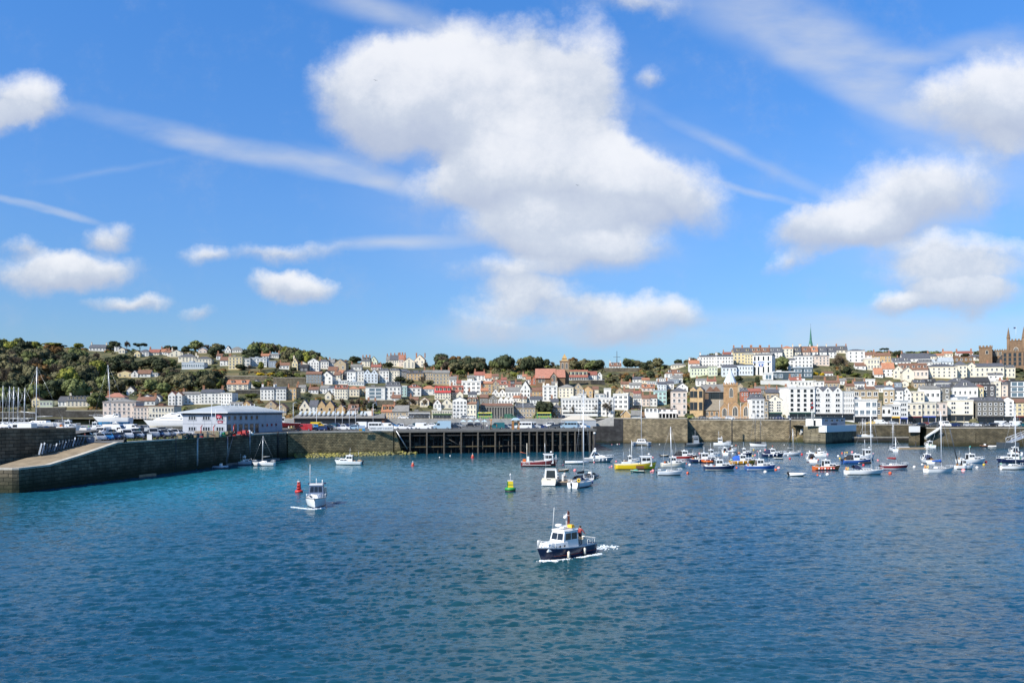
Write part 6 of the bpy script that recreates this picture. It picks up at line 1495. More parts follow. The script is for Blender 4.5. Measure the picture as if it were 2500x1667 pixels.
def hull(t, L, B, fb, sheer=.35, rake=.10, hc='w', boot='k', trim='w', dk=.06, deck=deckm, full=2.4, tr=.86, depth=.45, name='hull'):
 """lofted hull, bow at +x; returns sheer height function and half breadth function"""
 n = 15
 def hb(s): return B/2*(tr+(1-tr)*min(1, s/.45)) if s < .5 else B/2*max(.0, 1-((s-.5)/.5)**full)
 def sh(s): return fb*(1+sheer*(max(0, s-.15)/.85)**2)
 R_ = rake*L
 def sec(s):
  b = hb(s); z = sh(s); xb = -L/2+(L-R_)*s; q = R_*s**3
  fl = .88-.30*max(0, s-.5)*2
  pr = [(b, z), (b*.995, z-.09), (b*(.93+.03*(1-s)), z*.55), (b*fl, .16), (b*fl*.94, -.02), (b*fl*.5, -depth*.8)]
  o = [(xb+q*max(0, (zz+.3)/(z+.3)), yy, zz) for yy, zz in pr]
  return o+[(xb, 0, -depth)]+[(x, -y, zz) for x, y, zz in reversed(o)]
 S = [i/(n-1) for i in range(n)]
 rings = [sec(s) for s in S]; m = len(rings[0])
 g = MB(); k = 0; V = [p for r in rings for p in r]; i0 = {}
 cols = [trim]+[hc]*2+[boot]*3+[boot]*3+[hc]*2+[trim]
 mats_ = {c: HULL[c] for c in (hc, boot, trim)}
 g.v = [tuple(p) for p in V]
 for a in range(n-1):
  for j in range(m-1):
   g.f.append([a*m+j, a*m+j+1, (a+1)*m+j+1, (a+1)*m+j]); g.mi.append(g.m(mats_[cols[j]])); g.sm.append(j not in (0, m-2))
 g.f.append(list(range(m))[::-1]); g.mi.append(g.m(mats_[hc])); g.sm.append(False)
 ho = g.build(name, t)
 g = MB(); d = []
 for s in S:
  b = hb(s)*.975; z = sh(s)-dk; x = -L/2+(L-R_)*s+R_*s**3*.98; d.append([(x, b, z), (x, 0, z+.03), (x, -b, z)])
 g.rings(d, deck, False, False, False); g.build('deck', t)
 return ho, sh, hb
def quad_on(a, b, c, d, u0, u1, v0, v1, off, m, name, parent):
 """a window pane lying on the quad a(bottom left) b(bottom right) c(top right) d(top left)"""
 a, b, c, d = map(Vector, (a, b, c, d))
 f = lambda u, v: (a*(1-u)+b*u)*(1-v)+(d*(1-u)+c*u)*v
 n = (b-a).cross(d-a).normalized()
 q = [f(u0, v0), f(u1, v0), f(u1, v1), f(u0, v1)]
 g = MB(); g.hexa([p+n*.005 for p in q], [p+n*off for p in q], m); return g.build(name, parent)
def cabin(t, x0, x1, w, z0, h, rf=.35, ra=.1, tw=.10, m=gel, side=2, front=2, back=0, v0=.45, v1=.88, over=.0, name='cabin', gl=glass, roofm_=None, wf=.8):
 """superstructure block; windows on every glazed face are parts of the cabin"""
 wf_ = w*wf
 lo = [(x0, -w/2, z0), (x1, -wf_/2, z0), (x1, wf_/2, z0), (x0, w/2, z0)]
 hi = [(x0+ra, -w/2+tw, z0+h), (x1-rf, -wf_/2+tw, z0+h), (x1-rf, wf_/2-tw, z0+h), (x0+ra, w/2-tw, z0+h)]
 g = MB(); g.hexa(lo, hi, m); c = g.build(name, t)
 if over > 0:
  g = MB(); o = over; g.hexa([(hi[0][0]-o, hi[0][1]-o*.4, z0+h), (hi[1][0]+o, hi[1][1]-o*.4, z0+h), (hi[2][0]+o, hi[2][1]+o*.4, z0+h), (hi[3][0]-o, hi[3][1]+o*.4, z0+h)],
   [(hi[0][0]-o*.7, hi[0][1]+.05, z0+h+.1), (hi[1][0]+o*.7, hi[1][1]+.05, z0+h+.1), (hi[2][0]+o*.7, hi[2][1]-.05, z0+h+.1), (hi[3][0]-o*.7, hi[3][1]-.05, z0+h+.1)], roofm_ or m); g.build('roof', c)
 for k in range(side):
  u0 = .08+.86*k/side; u1 = .08+.86*(k+1)/side-.05
  quad_on(lo[0], lo[1], hi[1], hi[0], u0, u1, v0, v1, .02, gl, 'window', c); quad_on(lo[2], lo[3], hi[3], hi[2], 1-u1, 1-u0, v0, v1, .02, gl, 'window', c)
 for k in range(front):
  u0 = .06+.88*k/front+.02; u1 = .06+.88*(k+1)/front-.02; quad_on(lo[1], lo[2], hi[2], hi[1], u0, u1, v0, v1, .02, gl, 'window', c)
 for k in range(back):
  u0 = .1+.8*k/back+.03; u1 = .1+.8*(k+1)/back-.03; quad_on(lo[3], lo[0], hi[0], hi[3], u0, u1, .1 if back == 1 else v0, v1, .02, gl, 'window', c)
 return c
def rod(t, name, pts, r, m, n=6, r2=None):
 g = MB(); g.tube(pts, r, m, n, r2); return g.build(name, t)
def rail(t, sh, hb, L, s0, s1, h=.6, m=alu, stern=False, r=.022):
 g = MB(); S = [s0+(s1-s0)*i/7 for i in range(8)]
 P1 = [(-L/2+L*s*.985, hb(s)*.93, sh(s)) for s in S]; P2 = [(x, -y, z) for x, y, z in reversed(P1)]
 pts = P1+P2 if not stern else [(x, y, z) for x, y, z in reversed(P1)]+[(x, -y, z) for x, y, z in P1]
 g.tube([(x, y, z+h) for x, y, z in pts], r, m, 5)
 for x, y, z in pts[::2]: g.tube([(x, y, z-.05), (x, y, z+h)], r, m, 5)
 return g.build('rail', t)
def outboard(t, x, y=0, z=.5, m=black, s_=1.0):
 g = MB(); g.box(x-.35*s_, x+.05, y-.17*s_, y+.17*s_, z, z+.5*s_, m, None, .05, .03); g.box(x-.2*s_, x-.02, y-.07, y+.07, -.5, z, darkm); return g.build('outboard_motor', t)
def fender(t, x, y, z, m=gel, r=.11, l=.6):
 g = MB(); g.rings([[(x+rr*math.cos(a), y+rr*math.sin(a), z-hh) for a in [2*math.pi*i/8 for i in range(8)]] for rr, hh in ((.03, 0), (r, .08), (r, l-.08), (.03, l))], m); return g.build('fender', t)
def rig(t, x, z, h, boomL=0, m=alu, sail=None, shr=1.2, fx=None, ax=None, lean=0, spread=True, r=.095, boom_z=1.0):
 top = (x-lean, 0, z+h)
 mt = rod(t, 'mast', [(x, 0, z), top], r, m, 7, r*.75)
 if spread: rod(mt, 'spreader', [(x-lean*.6-.05, -shr*.55, z+h*.6), (x-lean*.6, shr*.55, z+h*.6)], .025, m, 5)
 g = MB(); rr = .013
 for y in (-shr, shr): g.tube([(x-.1, y, z), (x-lean*.6, y*.55, z+h*.6), top], rr, steel, 4)
 if fx: g.tube([(fx, 0, z), top], rr*1.3, steel, 4)
 if ax: g.tube([(ax, 0, z), top], rr, steel, 4)
 g.build('rigging', t)
 if boomL:
  b = rod(t, 'boom', [(x-.1, 0, z+boom_z), (x-boomL, 0, z+boom_z+.1)], .05, m, 6)
  if sail:
   g = MB(); g.rings([[(xx, .16*k*math.cos(a), z+boom_z+.16+.2*k*math.sin(a)+.1*(i/6)) for a in [2*math.pi*q/8 for q in range(8)]] for i, (xx, k) in enumerate([(x-.15, 1.3), (x-boomL*.2, 1.15), (x-boomL*.5, 1), (x-boomL*.8, .8), (x-boomL*.97, .5)])], sail); g.build('sail_cover', b)
 return mt
BOATS = []
def boat_at(px, py, heading, label, name, cat, sh, group=None, z=0, Y=None):
 p = onz(px, py) if Y is None else XY(px, Y, z)
 t = thing(name, label, cat, (p.x, p.y, z), RAD(heading), group); BOATS.append((p.x, p.y, sh, t)); return t
def mL(lenpx, zk, py, hd):
 return lenpx/zk*(HC*F/(py-1000))/F/max(.35, abs(math.cos(RAD(hd))))
def b_motor(t, L, hc, boot='k', trim='w', o=''):
 """small motor boat with cuddy and wheelhouse; o: A canopy aft colour letter, F fisher wheelhouse forward, N open deck"""
 B = min(3.2, L*.36); fb = .62+.035*L
 h_, sh, hb = hull(t, L, B, fb, .38, .10, hc, boot, trim, .12)
 z = fb-.1
 cabin(t, L*.02, L*.36, B*.72, z, .55+.02*L, .5, .0, .12, gel, 2, 0, 0, .35, .75, wf=.62, name='cuddy')
 cabin(t, -L*.16, L*.12, B*.70, z, 1.15+.04*L, .35, .05, .08, gel, 2, 2, 1, .5, .88, .12, name='wheelhouse')
 rail(t, sh, hb, L, .62, .99, .5)
 if 'b' in o or 'n' in o or 'k' in o:
  m = canvas_b if 'b' in o else canvas_n if 'n' in o else canvas_k
  g = MB(); g.rings([[(x, B*.36*k*math.cos(a), z+(1.0+.04*L)*k2*math.sin(a)) for a in [math.pi*q/8 for q in range(9)]] for x, k, k2 in ((-L*.16, 1, 1.05), (-L*.30, 1, 1.0), (-L*.42, .95, .6))], m, False, True, False); g.build('canopy', t)
 if 'x' in o: outboard(t, -L/2, 0, fb*.7)
 if 'f' in o:
  for s in (.25, .45, .62): fender(t, -L/2+L*s, -hb(s)-.1, sh(s)-.1);
 if 'm' in o: rod(t, 'aerial', [(-L*.05, .2, z+1.2), (-L*.05-.1, .2, z+3.2)], .025, alu)
 if 'p' in o:
  for k in range(6):
   s = .12+.11*k; g = MB(); g.ball((-L/2+L*s, -hb(s)-.16, sh(s)*.45), .2, mat('pink_float', (.75, .22, .22), .5) if k % 2 else mat('white_float', (.75, .72, .7), .5)); g.build('float', t)
 g = MB(); g.ball((-L*.05, 0, z+1.35+.04*L), .22, gel, .6); g.build('radar_dome', t)
 r = random.Random(len(BOATS)); g = MB(); cs = [HULL[c] for c in 'kcOnpG'] + [woodm, teak]
 for k in range(7): x = -L*r.uniform(.2, .46); y = B*r.uniform(-.32, .32); q = r.uniform(.1, .24); g.box(x-q, x+q, y-q, y+q, fb-.12, fb+r.uniform(.1, .45), r.choice(cs))
 g.build('deck_gear', t); rod(t, 'boat_hook', [(-L*.4, B*.3, fb+.1), (-L*.38, B*.3, fb+1.9+.5*r.random())], .02, alu)
 return sh, hb, fb, B
def b_fisher(t, L, hc, boot, trim='w', aft=False, letters=None, gallows=True):
 B = min(3.6, L*.34); fb = .75+.04*L
 h_, sh, hb = hull(t, L, B, fb, .55, .06, hc, boot, trim, .45)
 z = fb-.4; x = L*.12 if not aft else -L*.25
 cabin(t, x, x+L*.26, B*.62, z, 2.1, .2, .0, .05, gel, 2, 3, 1, .55, .86, .2, name='wheelhouse')
 rod(t, 'aerial', [(x+.3, 0, z+2.2), (x+.2, 0, z+4.6)], .04, alu)
 g = MB(); g.ball((x+L*.2, .2, z+2.6), .25, gel, .7); g.build('radar_dome', t)
 if gallows:
  mt = rod(t, 'mast', [(-L*.34, 0, z), (-L*.34, 0, z+4.6)], .07, cream_gel)
  rod(mt, 'boom', [(-L*.34, 0, z+2.2), (-L*.52, 0, z+2.6)], .05, HULL['O']); g = MB(); g.tube([(-L*.52, 0, z+2.6), (-L*.34, 0, z+4.5)], .015, darkm, 4); g.tube([(-L*.44, 0, z+2.4), (-L*.34, 0, z+4.5)], .015, darkm, 4); g.build('rigging', mt)
  g = MB(); g.box(-L*.46, -L*.36, -.6, .6, z, z+1.0, HULL['O'], None, .1, .1); g.box(-L*.35, -L*.28, -.9, -.8, z, z+1.6, gel); g.build('net_hauler', t)
 rail(t, sh, hb, L, .72, .99, .4)
 return sh, hb, fb, B
def b_yacht(t, L, hc='w', boot='k', mast=9, sail=None, o='', trim='w', mx=.06, boom=.34):
 B = L*.31; fb = .62+.03*L
 h_, sh, hb = hull(t, L, B, fb, .18, .13, hc, boot, trim, .05, deckm, 2.0, .68)
 z = fb-.03
 cabin(t, -L*.16, L*.24, B*.55, z, .36+.008*L, .9, .1, .14, gel, 4, 0, 0, .3, .72, name='coachroof', wf=.5)
 g = MB(); g.box(-L*.42, -L*.17, -B*.22, B*.22, z-.02, z+.09, gel); g.box(-L*.41, -L*.18, -B*.15, B*.15, z+.09, z+.095, darkm); g.build('cockpit', t)
 rig(t, L*mx, z+.35, mast, L*boom, alu, sail, hb(.55)*.9, L*.47, -L*.47, spread=mast > 6, lean=.2, r=.055+.0035*mast)
 rail(t, sh, hb, L, .80, .995, .5); rail(t, sh, hb, L, .02, .14, .5, stern=True)
 if 'd' in o:
  g = MB(); g.rings([[(x, B*.3*math.cos(a), z+.35+hh*math.sin(a)) for a in [math.pi*q/6 for q in range(7)]] for x, hh in ((-L*.13, .35), (-L*.2, .75), (-L*.3, .75))], canvas_n, False, True, False); g.build('spray_hood', t)
 if 'x' in o: outboard(t, -L/2, .2, fb*.6, black, .7)
 if 'l' in o:
  for y, m in ((-.4, mat('lifebuoy_yellow', (.8, .5, .03), .6)), (.4, mat('lifebuoy_orange', (.8, .3, .03), .6))):
   g = MB(); g.rings([[(-L*.46, y+(.27+.08*math.cos(b))*math.cos(a), z+.35+(.27+.08*math.cos(b))*math.sin(a)) if False else (-L*.46+.08*math.sin(b), y+(.25+.08*math.cos(b))*math.cos(a), z+.38+(.25+.08*math.cos(b))*math.sin(a)) for b in [2*math.pi*q/6 for q in range(6)]] for a in [2*math.pi*q/12 for q in range(13)]], m, False); g.build('lifebuoy', t)
 return sh, hb, fb, B
def b_dinghy(t, L, hc='g', boot='k', o=''):
 B = L*.42; fb = .38
 h_, sh, hb = hull(t, L, B, fb, .45, .10, hc, boot, 'c', .22, woodm if 'W' in o else darkm, 2.2, .8, .25)
 g = MB()
 for s in (.25, .5, .72): g.box(-L/2+L*s-.12, -L/2+L*s+.12, -hb(s)*.93, hb(s)*.93, sh(s)-.16, sh(s)-.1, plank)
 g.build('thwart', t)
 if 'x' in o: outboard(t, -L/2, 0, .3, black, .7)
 if 'c' in o:
  g = MB(); g.rings([[(x, hb(.5)*k*math.cos(a), fb+.3*math.sin(a)*k) for a in [math.pi*q/6 for q in range(7)]] for x, k in ((-L*.1, .2), (0, .95), (L*.2, .85), (L*.35, .2))], mat('green_cover', (.03, .28, .2), .8), False, True, False); g.build('cover', t)
def b_rib(t, L, tube=HULL['p'], o=''):
 B = L*.40; g = MB(); pts = [(-L/2, B/2, .35), (L*.2, B/2, .38), (L*.38, B*.32, .45), (L/2, 0, .55), (L*.38, -B*.32, .45), (L*.2, -B/2, .38), (-L/2, -B/2, .35)]
 g.tube(pts, .25, tube, 8); g.build('inflatable_tube', t)
 g = MB(); g.hexa([(-L/2+.1, -B*.3, -.2), (L*.3, -B*.2, -.2), (L*.3, B*.2, -.2), (-L/2+.1, B*.3, -.2)], [(-L/2+.1, -B*.45, .25), (L*.36, -B*.28, .3), (L*.36, B*.28, .3), (-L/2+.1, B*.45, .25)], HULL['d']); g.build('hull', t)
 if 'c' in o:
  g = MB(); g.box(-.2, .35, -.35, .35, .25, 1.15, gel, None, .1, .05); g.box(-.95, -.5, -.3, .3, .25, .85, black); g.build('console', t)
 if 'a' in o:
  g = MB(); g.tube([(-L*.38, -B*.42, .4), (-L*.42, -B*.36, 1.7), (-L*.42, B*.36, 1.7), (-L*.38, B*.42, .4)], .045, alu, 6); g.tube([(-L*.30, -B*.42, .4), (-L*.42, -B*.36, 1.7)], .035, alu, 5); g.build('frame_arch', t)
 if 'x' in o: outboard(t, -L/2, 0, .35, black, 1.0)
ZB = {'Z3': (1220, 1080, 7.84), 'Z4': (1480, 1040, 7.35), 'Z5': (1760, 1040, 7.35), 'Z6': (2000, 1030, 8.4), 'Z7': (2240, 1030, 9.046), 'Z8': (460, 1040, 7.84), 'S': (0, 0, 1)}
def zb_(z, x, y): a = ZB[z]; return a[0]+x/a[2], a[1]+y/a[2]
BT = """
S|851|1134|69|180|motor|w|k|xm|white motor boat with dark waterline idling before the olive wall|white motor boat by the olive wall
Z3|760|452|720|0|fisher|m|k|L|maroon fishing boat with white gunwale and orange derrick before the jetty|maroon fishing boat
Z3|1465|405|450|0|rib|p|k|x|grey inflatable boat with outboard before the express cruiser|grey inflatable
Z3|1895|372|600|0|sport|g|k||grey hulled white express cruiser with raked arch right of the jetty|grey express cruiser
Z3|1228|550|160|15|dinghy|B|B|W|little brown rowing boat behind the rafted motor cruiser|brown rowing boat
Z3|1725|670|230|70|rib|d|k|axc|dark inflatable with white frame arch tied beside the rafted yacht|framed inflatable
Z4|530|772|760|0|fisher|y|k||bright yellow fishing boat with white wheelhouse|yellow fishing boat
Z4|440|690|340|0|motor|w|w|m|white motor boat moored close behind the yellow fishing boat|white boat behind the yellow one
Z4|555|828|250|180|dinghy|t|k|xc|dark green tender with pale green cover beside the yellow fishing boat|green tender
Z4|1145|880|460|0|yacht|p|k|x|small pale grey sailing boat with white deck in front of the moorings|small pale sailing boat
Z4|1215|722|470|0|motor|c|w|m|cream motor boat with wheelhouse aft behind the small pale sailing boat|cream motor boat
Z4|1420|590|450|0|motor|r|w|k|red hulled white cabin boat among the crowded moorings|red hulled cabin boat
Z4|1050|545|150|0|dinghy|d|k|x|dark tender with pink floats left of the red hulled cabin boat|dark tender
Z4|1780|648|560|0|motor|n|k|mf|long navy cabin cruiser with tall white upperworks among the crowded moorings|long navy cruiser
Z4|1895|560|330|10|motor|w|k|m|white cabin cruiser rafted behind the long navy cruiser|white cruiser behind the navy one
Z4|2040|782|570|0|motor|n|c||navy motor boat with cream waterline and boxy white cabin|navy boat with boxy cabin
Z4|1815|660|190|170|rib|O|k||orange inflatable tender alongside the long navy cruiser|orange tender
Z4|2125|514|115|80|motor|w|k||tiny white motor boat stern on, left of the black canopied speedboat|tiny white boat
Z4|2265|468|165|0|motor|w|k|k|white speedboat under a black canopy in the middle moorings|black canopied speedboat
Z5|400|678|490|0|motor|o|k|bf|ochre cabin boat with bright blue canopy aft|ochre boat with blue canopy
Z5|425|530|280|0|motor|n|k|m|small navy motor boat behind the ochre boat|small navy boat
Z5|715|778|550|0|motor|b|w|m|royal blue motor boat with white upper hull in front of the moorings|royal blue boat
Z5|935|548|390|0|motor|n|k|nf|navy cruiser with a navy canopy aft, middle moorings|navy cruiser with navy canopy
Z5|1280|525|320|0|yacht|p|k||low grey sailing boat with one slim mast behind the red ball buoy|low grey sailing boat
Z5|1025|594|130|180|dinghy|p|k||small pale rowing boat right of the ochre boat|small pale rowing boat
Z5|1370|896|310|0|rib|w|k|x|white inflatable tender alone in front of the moorings|white inflatable
Z5|1780|540|200|-35|motor|w|w|x|white boat with tall boxy wheelhouse, bow towards the right|tall white wheelhouse boat
Z5|1610|640|240|80|motor|w|r|k|white motor boat seen from astern left of the tall boxy wheelhouse|white boat seen from astern
Z5|1905|785|500|3|motor|O|k|p|orange hulled fishing boat hung with pink and white floats|orange boat with floats
Z6|845|775|590|0|fisherx|p|k||pale grey fishing boat with white wheelhouse forward behind the big white yacht|pale grey fishing boat
Z6|770|848|600|0|motor|b|k|xk|blue open boat with white frame and large outboard behind the big white yacht|blue open boat
Z6|935|1075|830|4|yacht|w|k|dl|large white yacht with tall white mast, nearest of the right moorings|large white yacht
Z6|1545|958|590|0|yacht|m|w|x|maroon hulled yacht with red boom cover and slim mast|maroon yacht
Z6|1515|598|250|75|yacht|w|k|d|white yacht seen from astern tied to the right pontoon|white yacht at the pontoon
Z6|2250|518|165|85|motor|w|w||white cabin boat bow away at the end of the right pontoon|white boat at the pontoon end
Z7|190|898|270|80|motor|w|k|n|white motor boat with green roof and white wind generator|boat with wind generator
Z7|490|1108|720|10|yacht|w|w|l|white yacht with black rubbing strake and blue sail cover near the right edge|white yacht with blue sail cover
Z7|1035|1035|410|0|motor|w|k||white boat with tall wheelhouse touching the bow of the blue covered yacht|white wheelhouse boat at the yacht's bow
Z7|1190|900|620|0|motor|w|a|m|white flybridge cruiser with aerials behind the white wheelhouse boat|flybridge cruiser
Z7|2080|895|720|180|motor|n|k||navy hulled white cabin boat at the right edge|navy boat at the right edge
Z7|2130|720|250|80|motor|w|k|x|tall white motor cruiser seen from astern under the footbridge|tall cruiser under the footbridge
Z7|2130|1045|640|0|yacht|w|k|x|white sailing boat with dark straps and green cover at the right edge|white boat with green cover
Z7|1490|552|220|180|rib|B|k|cx|brown inflatable workboat against the right quay wall|brown workboat
Z7|1680|560|200|0|rib|w|k||white inflatable against the right quay wall|white inflatable by the wall
Z7|1880|562|180|0|rib|p|k|c|pale inflatable with console against the right quay wall|pale inflatable with console
Z8|620|812|270|-5|rib|p|k|cx|grey console inflatable moored under the left pier|grey console boat under the pier
Z8|1090|738|260|0|motor|p|k|x|grey motor boat with open hardtop at the left pier's pontoon|grey boat at the pier pontoon
Z8|1440|758|440|180|yacht|w|k||white sailing boat with pale mast at the left pier's pontoon|white sailing boat under the pier
Z5|660|368|300|178|ketch|w|k||black and white ketch with two dark masts below the tan quay wall|two masted ketch
Z4|1595|368|340|0|work|d|k||dark grey patrol like workboat in the corner of the quay wall|dark workboat
Z4|2085|350|310|-12|fisherx|w|k||white and black pilot style boat moored below the old church|white boat below the church
"""
def sport(t, L):
 B = L*.32; fb = 1.0
 h_, sh, hb = hull(t, L, B, fb, .30, .16, 'g', 'k', 'w', .05)
 cabin(t, -L*.12, L*.36, B*.74, fb-.02, .75, 2.0, .1, .3, gel, 0, 0, 0, name='foredeck', wf=.4)
 c = cabin(t, -L*.2, L*.10, B*.7, fb+.3, 1.05, 1.1, .3, .2, gel, 1, 2, 0, .35, .8, name='windscreen', wf=.7)
 g = MB(); g.hexa([(-L*.30, -B*.42, fb), (-L*.2, -B*.42, fb), (-L*.2, B*.42, fb), (-L*.30, B*.42, fb)], [(-L*.16, -B*.34, fb+2.1), (-L*.09, -B*.34, fb+2.1), (-L*.09, B*.34, fb+2.1), (-L*.16, B*.34, fb+2.1)], gel); g.build('radar_arch', t)
 quad_on((-L*.27, -B*.43, fb+.5), (-L*.2, -B*.43, fb+.5), (-L*.12, -B*.375, fb+1.7), (-L*.17, -B*.375, fb+1.7), .1, .9, .1, .9, .03, glass, 'window', t)
 g = MB(); g.ball((-L*.12, 0, fb+2.35), .3, gel, .5); g.build('radar_dome', t); rail(t, sh, hb, L, .6, .995, .55)
 for s in (.32, .5, .62, .74): fender(t, -L/2+L*s, -hb(s)-.08, sh(s)-.2)
for ln in BT.strip().split('\n'):
 z, x, y, lp, hd, kd, hc, bt, o, lb, shn = ln.split('|')
 px, py = zb_(z, float(x), float(y)); hd = float(hd); L = max(2.4, mL(float(lp), ZB[z][2], py, hd)*.98)
 cat = {'yacht': 'yacht', 'rib': 'inflatable boat', 'dinghy': 'rowing boat', 'fisher': 'fishing boat', 'fisherx': 'fishing boat', 'ketch': 'sailing boat'}.get(kd, 'motor boat')
 if kd in ('motor', 'fisherx') and abs(math.cos(RAD(hd))) < .5: L = min(L, 6.5) if L > 6.5 else max(L, 5.0)
 t = boat_at(px, py, hd, lb, {'yacht': 'sailing_yacht', 'rib': 'inflatable_boat', 'dinghy': 'rowing_boat', 'fisher': 'fishing_boat', 'fisherx': 'fishing_boat', 'ketch': 'ketch', 'work': 'workboat'}.get(kd, 'motor_boat'), cat, shn)
 if kd == 'motor':
  sh, hb, fb, B = b_motor(t, L, hc, bt, 'w', o)
  if "yacht's bow" in lb or 'bow of the blue' in lb: rod(t, 'mast', [(-L*.3, .3, fb), (-L*.3-1.9, .3, fb+8.2)], .11, darkm)
  if 'wind generator' in lb:
   rod(t, 'pole', [(-.6, 0, fb), (-.6, 0, fb+3.0)], .05, white); g = MB()
   for k in range(6):
    a = k*math.pi/3; g.hexa([(-.62, .08*math.cos(a+1), fb+3.0+.08*math.sin(a+1)), (-.62, .08*math.cos(a-1), fb+3.0+.08*math.sin(a-1)), (-.62, .62*math.cos(a-.12), fb+3.0+.62*math.sin(a-.12)), (-.62, .62*math.cos(a+.12), fb+3.0+.62*math.sin(a+.12))],
     [(-.7, .08*math.cos(a+1), fb+3.0+.08*math.sin(a+1)), (-.7, .08*math.cos(a-1), fb+3.0+.08*math.sin(a-1)), (-.66, .62*math.cos(a-.12), fb+3.0+.62*math.sin(a-.12)), (-.66, .62*math.cos(a+.12), fb+3.0+.62*math.sin(a+.12))], white)
   g.build('wind_generator', t)
 elif kd == 'fisher':
  sh, hb, fb, B = b_fisher(t, L, hc, bt, 'w', False, None, hc == 'm')
  if hc == 'y':
   rod(t, 'mast', [(-L*.1, 0, fb), (-L*.1, 0, fb+5.2)], .05, white); g = MB(); g.box(-L*.02, L*.17, -B/2-.06, -B/2+.02, .25, fb*.8, HULL['B']); g.build('side_door', t)
  if hc == 'm':
   cu = bpy.data.curves.new('text', 'FONT'); cu.body = 'GU 16'; cu.size = .62; cu.extrude = .01; cu.align_x = 'CENTER'
   ob = bpy.data.objects.new('tmp', cu); COL.objects.link(ob); me = bpy.data.meshes.new_from_object(ob.evaluated_get(bpy.context.evaluated_depsgraph_get())); bpy.data.objects.remove(ob)
   me.materials.clear(); me.materials.append(white); q = link('hull_number', me, t, (-L*.36, -B*.455-.03, .55)); q.rotation_euler = (RAD(86), 0, RAD(-3))
   g = MB(); g.box(-L*.47, L*.30, -B*.5-.02, -B*.5+.05, .33, .42, white); g.build('boot_line', t)
 elif kd == 'fisherx': b_fisher(t, L, hc, bt, 'w', 'church' in lb, None, False)
 elif kd == 'yacht':
  Y = HC*F/(py-1000)
  top = {'small pale': 1040, 'low grey': 1045, 'large white': 991, 'maroon': 1066, 'seen from astern': 1030, 'blue sail': 1003, 'green cover': 985, 'pale mast': 1063}
  tp = [v for k, v in top.items() if k in lb][0]
  mh = (py-tp)*Y/F-1.2
  b_yacht(t, L if 'astern' not in lb else 7.5, hc, bt, mh, {'maroon': canvas_r, 'blue sail': canvas_b, 'large': canvas_k}.get([k for k in ('maroon', 'blue sail', 'large', '') if k in lb][0]), o, 'k' if 'strake' in lb or 'straps' in lb else 'w', mx=.17 if 'large' in lb else .06)
 elif kd == 'dinghy': b_dinghy(t, L, hc, bt, o)
 elif kd == 'rib': b_rib(t, L, HULL[hc], o)
 elif kd == 'sport': sport(t, L)
 elif kd == 'ketch':
  B = 2.6; h_, sh, hb = hull(t, L, B, 1.0, .3, .08, 'w', 'k', 'k', .1); cabin(t, -L*.2, L*.15, 1.6, .95, .8, .2, .1, .1, canvas_k, 3, 2); rig(t, L*.16, 1.0, 11.5, 0, darkm, None, 1, L*.48, None, r=.09); rig(t, -L*.16, 1.0, 9.5, 0, darkm, None, 1, None, -L*.48, r=.08); rail(t, sh, hb, L, .02, .3, .5, stern=True)
 elif kd == 'work':
  B = 3.0; h_, sh, hb = hull(t, L, B, 1.1, .3, .12, 'd', 'k', 'g', .2, HULL['d']); cabin(t, -L*.12, L*.2, 2.1, 1.0, 2.3, .3, .1, .1, HULL['g'], 3, 3, 1, .6, .88, .2, name='wheelhouse'); g = MB(); g.box(-.8, .9, -.9, .9, 3.7, 3.85, HULL['p']); g.tube([(-.6, -.8, 3.2), (-.6, -.8, 3.7)], .04, alu); g.tube([(.7, .8, 3.2), (.7, .8, 3.7)], .04, alu); g.build('hardtop', t); outboard(t, -L/2, -.6, .8); outboard(t, -L/2, .6, .8); rod(t, 'aerial', [(0, 0, 3.8), (0, 0, 5.8)], .03, alu)
t = boat_at(1566, 1088, 258, 'white catamaran with two hulls facing the camera below the tan quay wall', 'catamaran', 'catamaran', 'catamaran')
for s_ in (-1, 1):
 q = link('float_hull', None, t, (0, s_*2.6, 0))
 q2 = MB()
 ho, shf, hbf = hull(t, 10.5, 1.7, 1.25, .25, .06, 'p', 'k', 'w', .04); bpy.data.objects.remove(q)
 dk_ = [c for c in t.children if c.name.startswith('deck')][-1]; ho.location = (0, s_*2.6, 0); dk_.location = (0, s_*2.6, 0)
g = MB(); g.box(-4.5, 1.5, -2.2, 2.2, .8, 1.3, gel); g.build('bridge_deck', t); cabin(t, -3, 1.8, 4.2, 1.3, 1.15, .9, .2, .5, gel, 2, 4, 1, .3, .85); rig(t, .6, 2.2, 14.5, 5, alu, canvas_n, 2.4, 5, -5, r=.1)
pp_ = thing('pontoon', 'small square timber pontoon between two rafted white boats', 'pontoon', onz(1374, 1182)); g = MB(); g.box(-2.1, 1.9, -1.6, 4.2, -.2, .55, plank); g.build('deck', pp_); g = MB(); g.box(-2.2, 2.0, -1.75, -1.6, .05, .5, darkm); g.box(1.9, 2.05, -1.6, 4.2, .05, .5, darkm); g.build('fendering', pp_)
g = MB(); g.box(-.15, .15, .4, .7, .55, 1.7, white); g.build('service_post', pp_)
t = boat_at(1346, 1181, 80, 'white motor cruiser with open tan cockpit, stern to camera, left of the small pontoon', 'motor_boat', 'motor boat', 'rafted motor cruiser')
L = 7.6; B = 2.9; h_, sh, hb = hull(t, L, B, 1.05, .3, .1, 'c', 'k', 'w', .35, teak)
cabin(t, L*.02, L*.4, B*.8, .95, .7, 1.2, .1, .2, gel, 2, 0, 0, .3, .75, name='foredeck', wf=.5); cabin(t, -L*.12, L*.15, B*.78, .95, 1.75, .5, .1, .15, gel, 2, 2, 1, .55, .85, .15, name='wheelhouse')
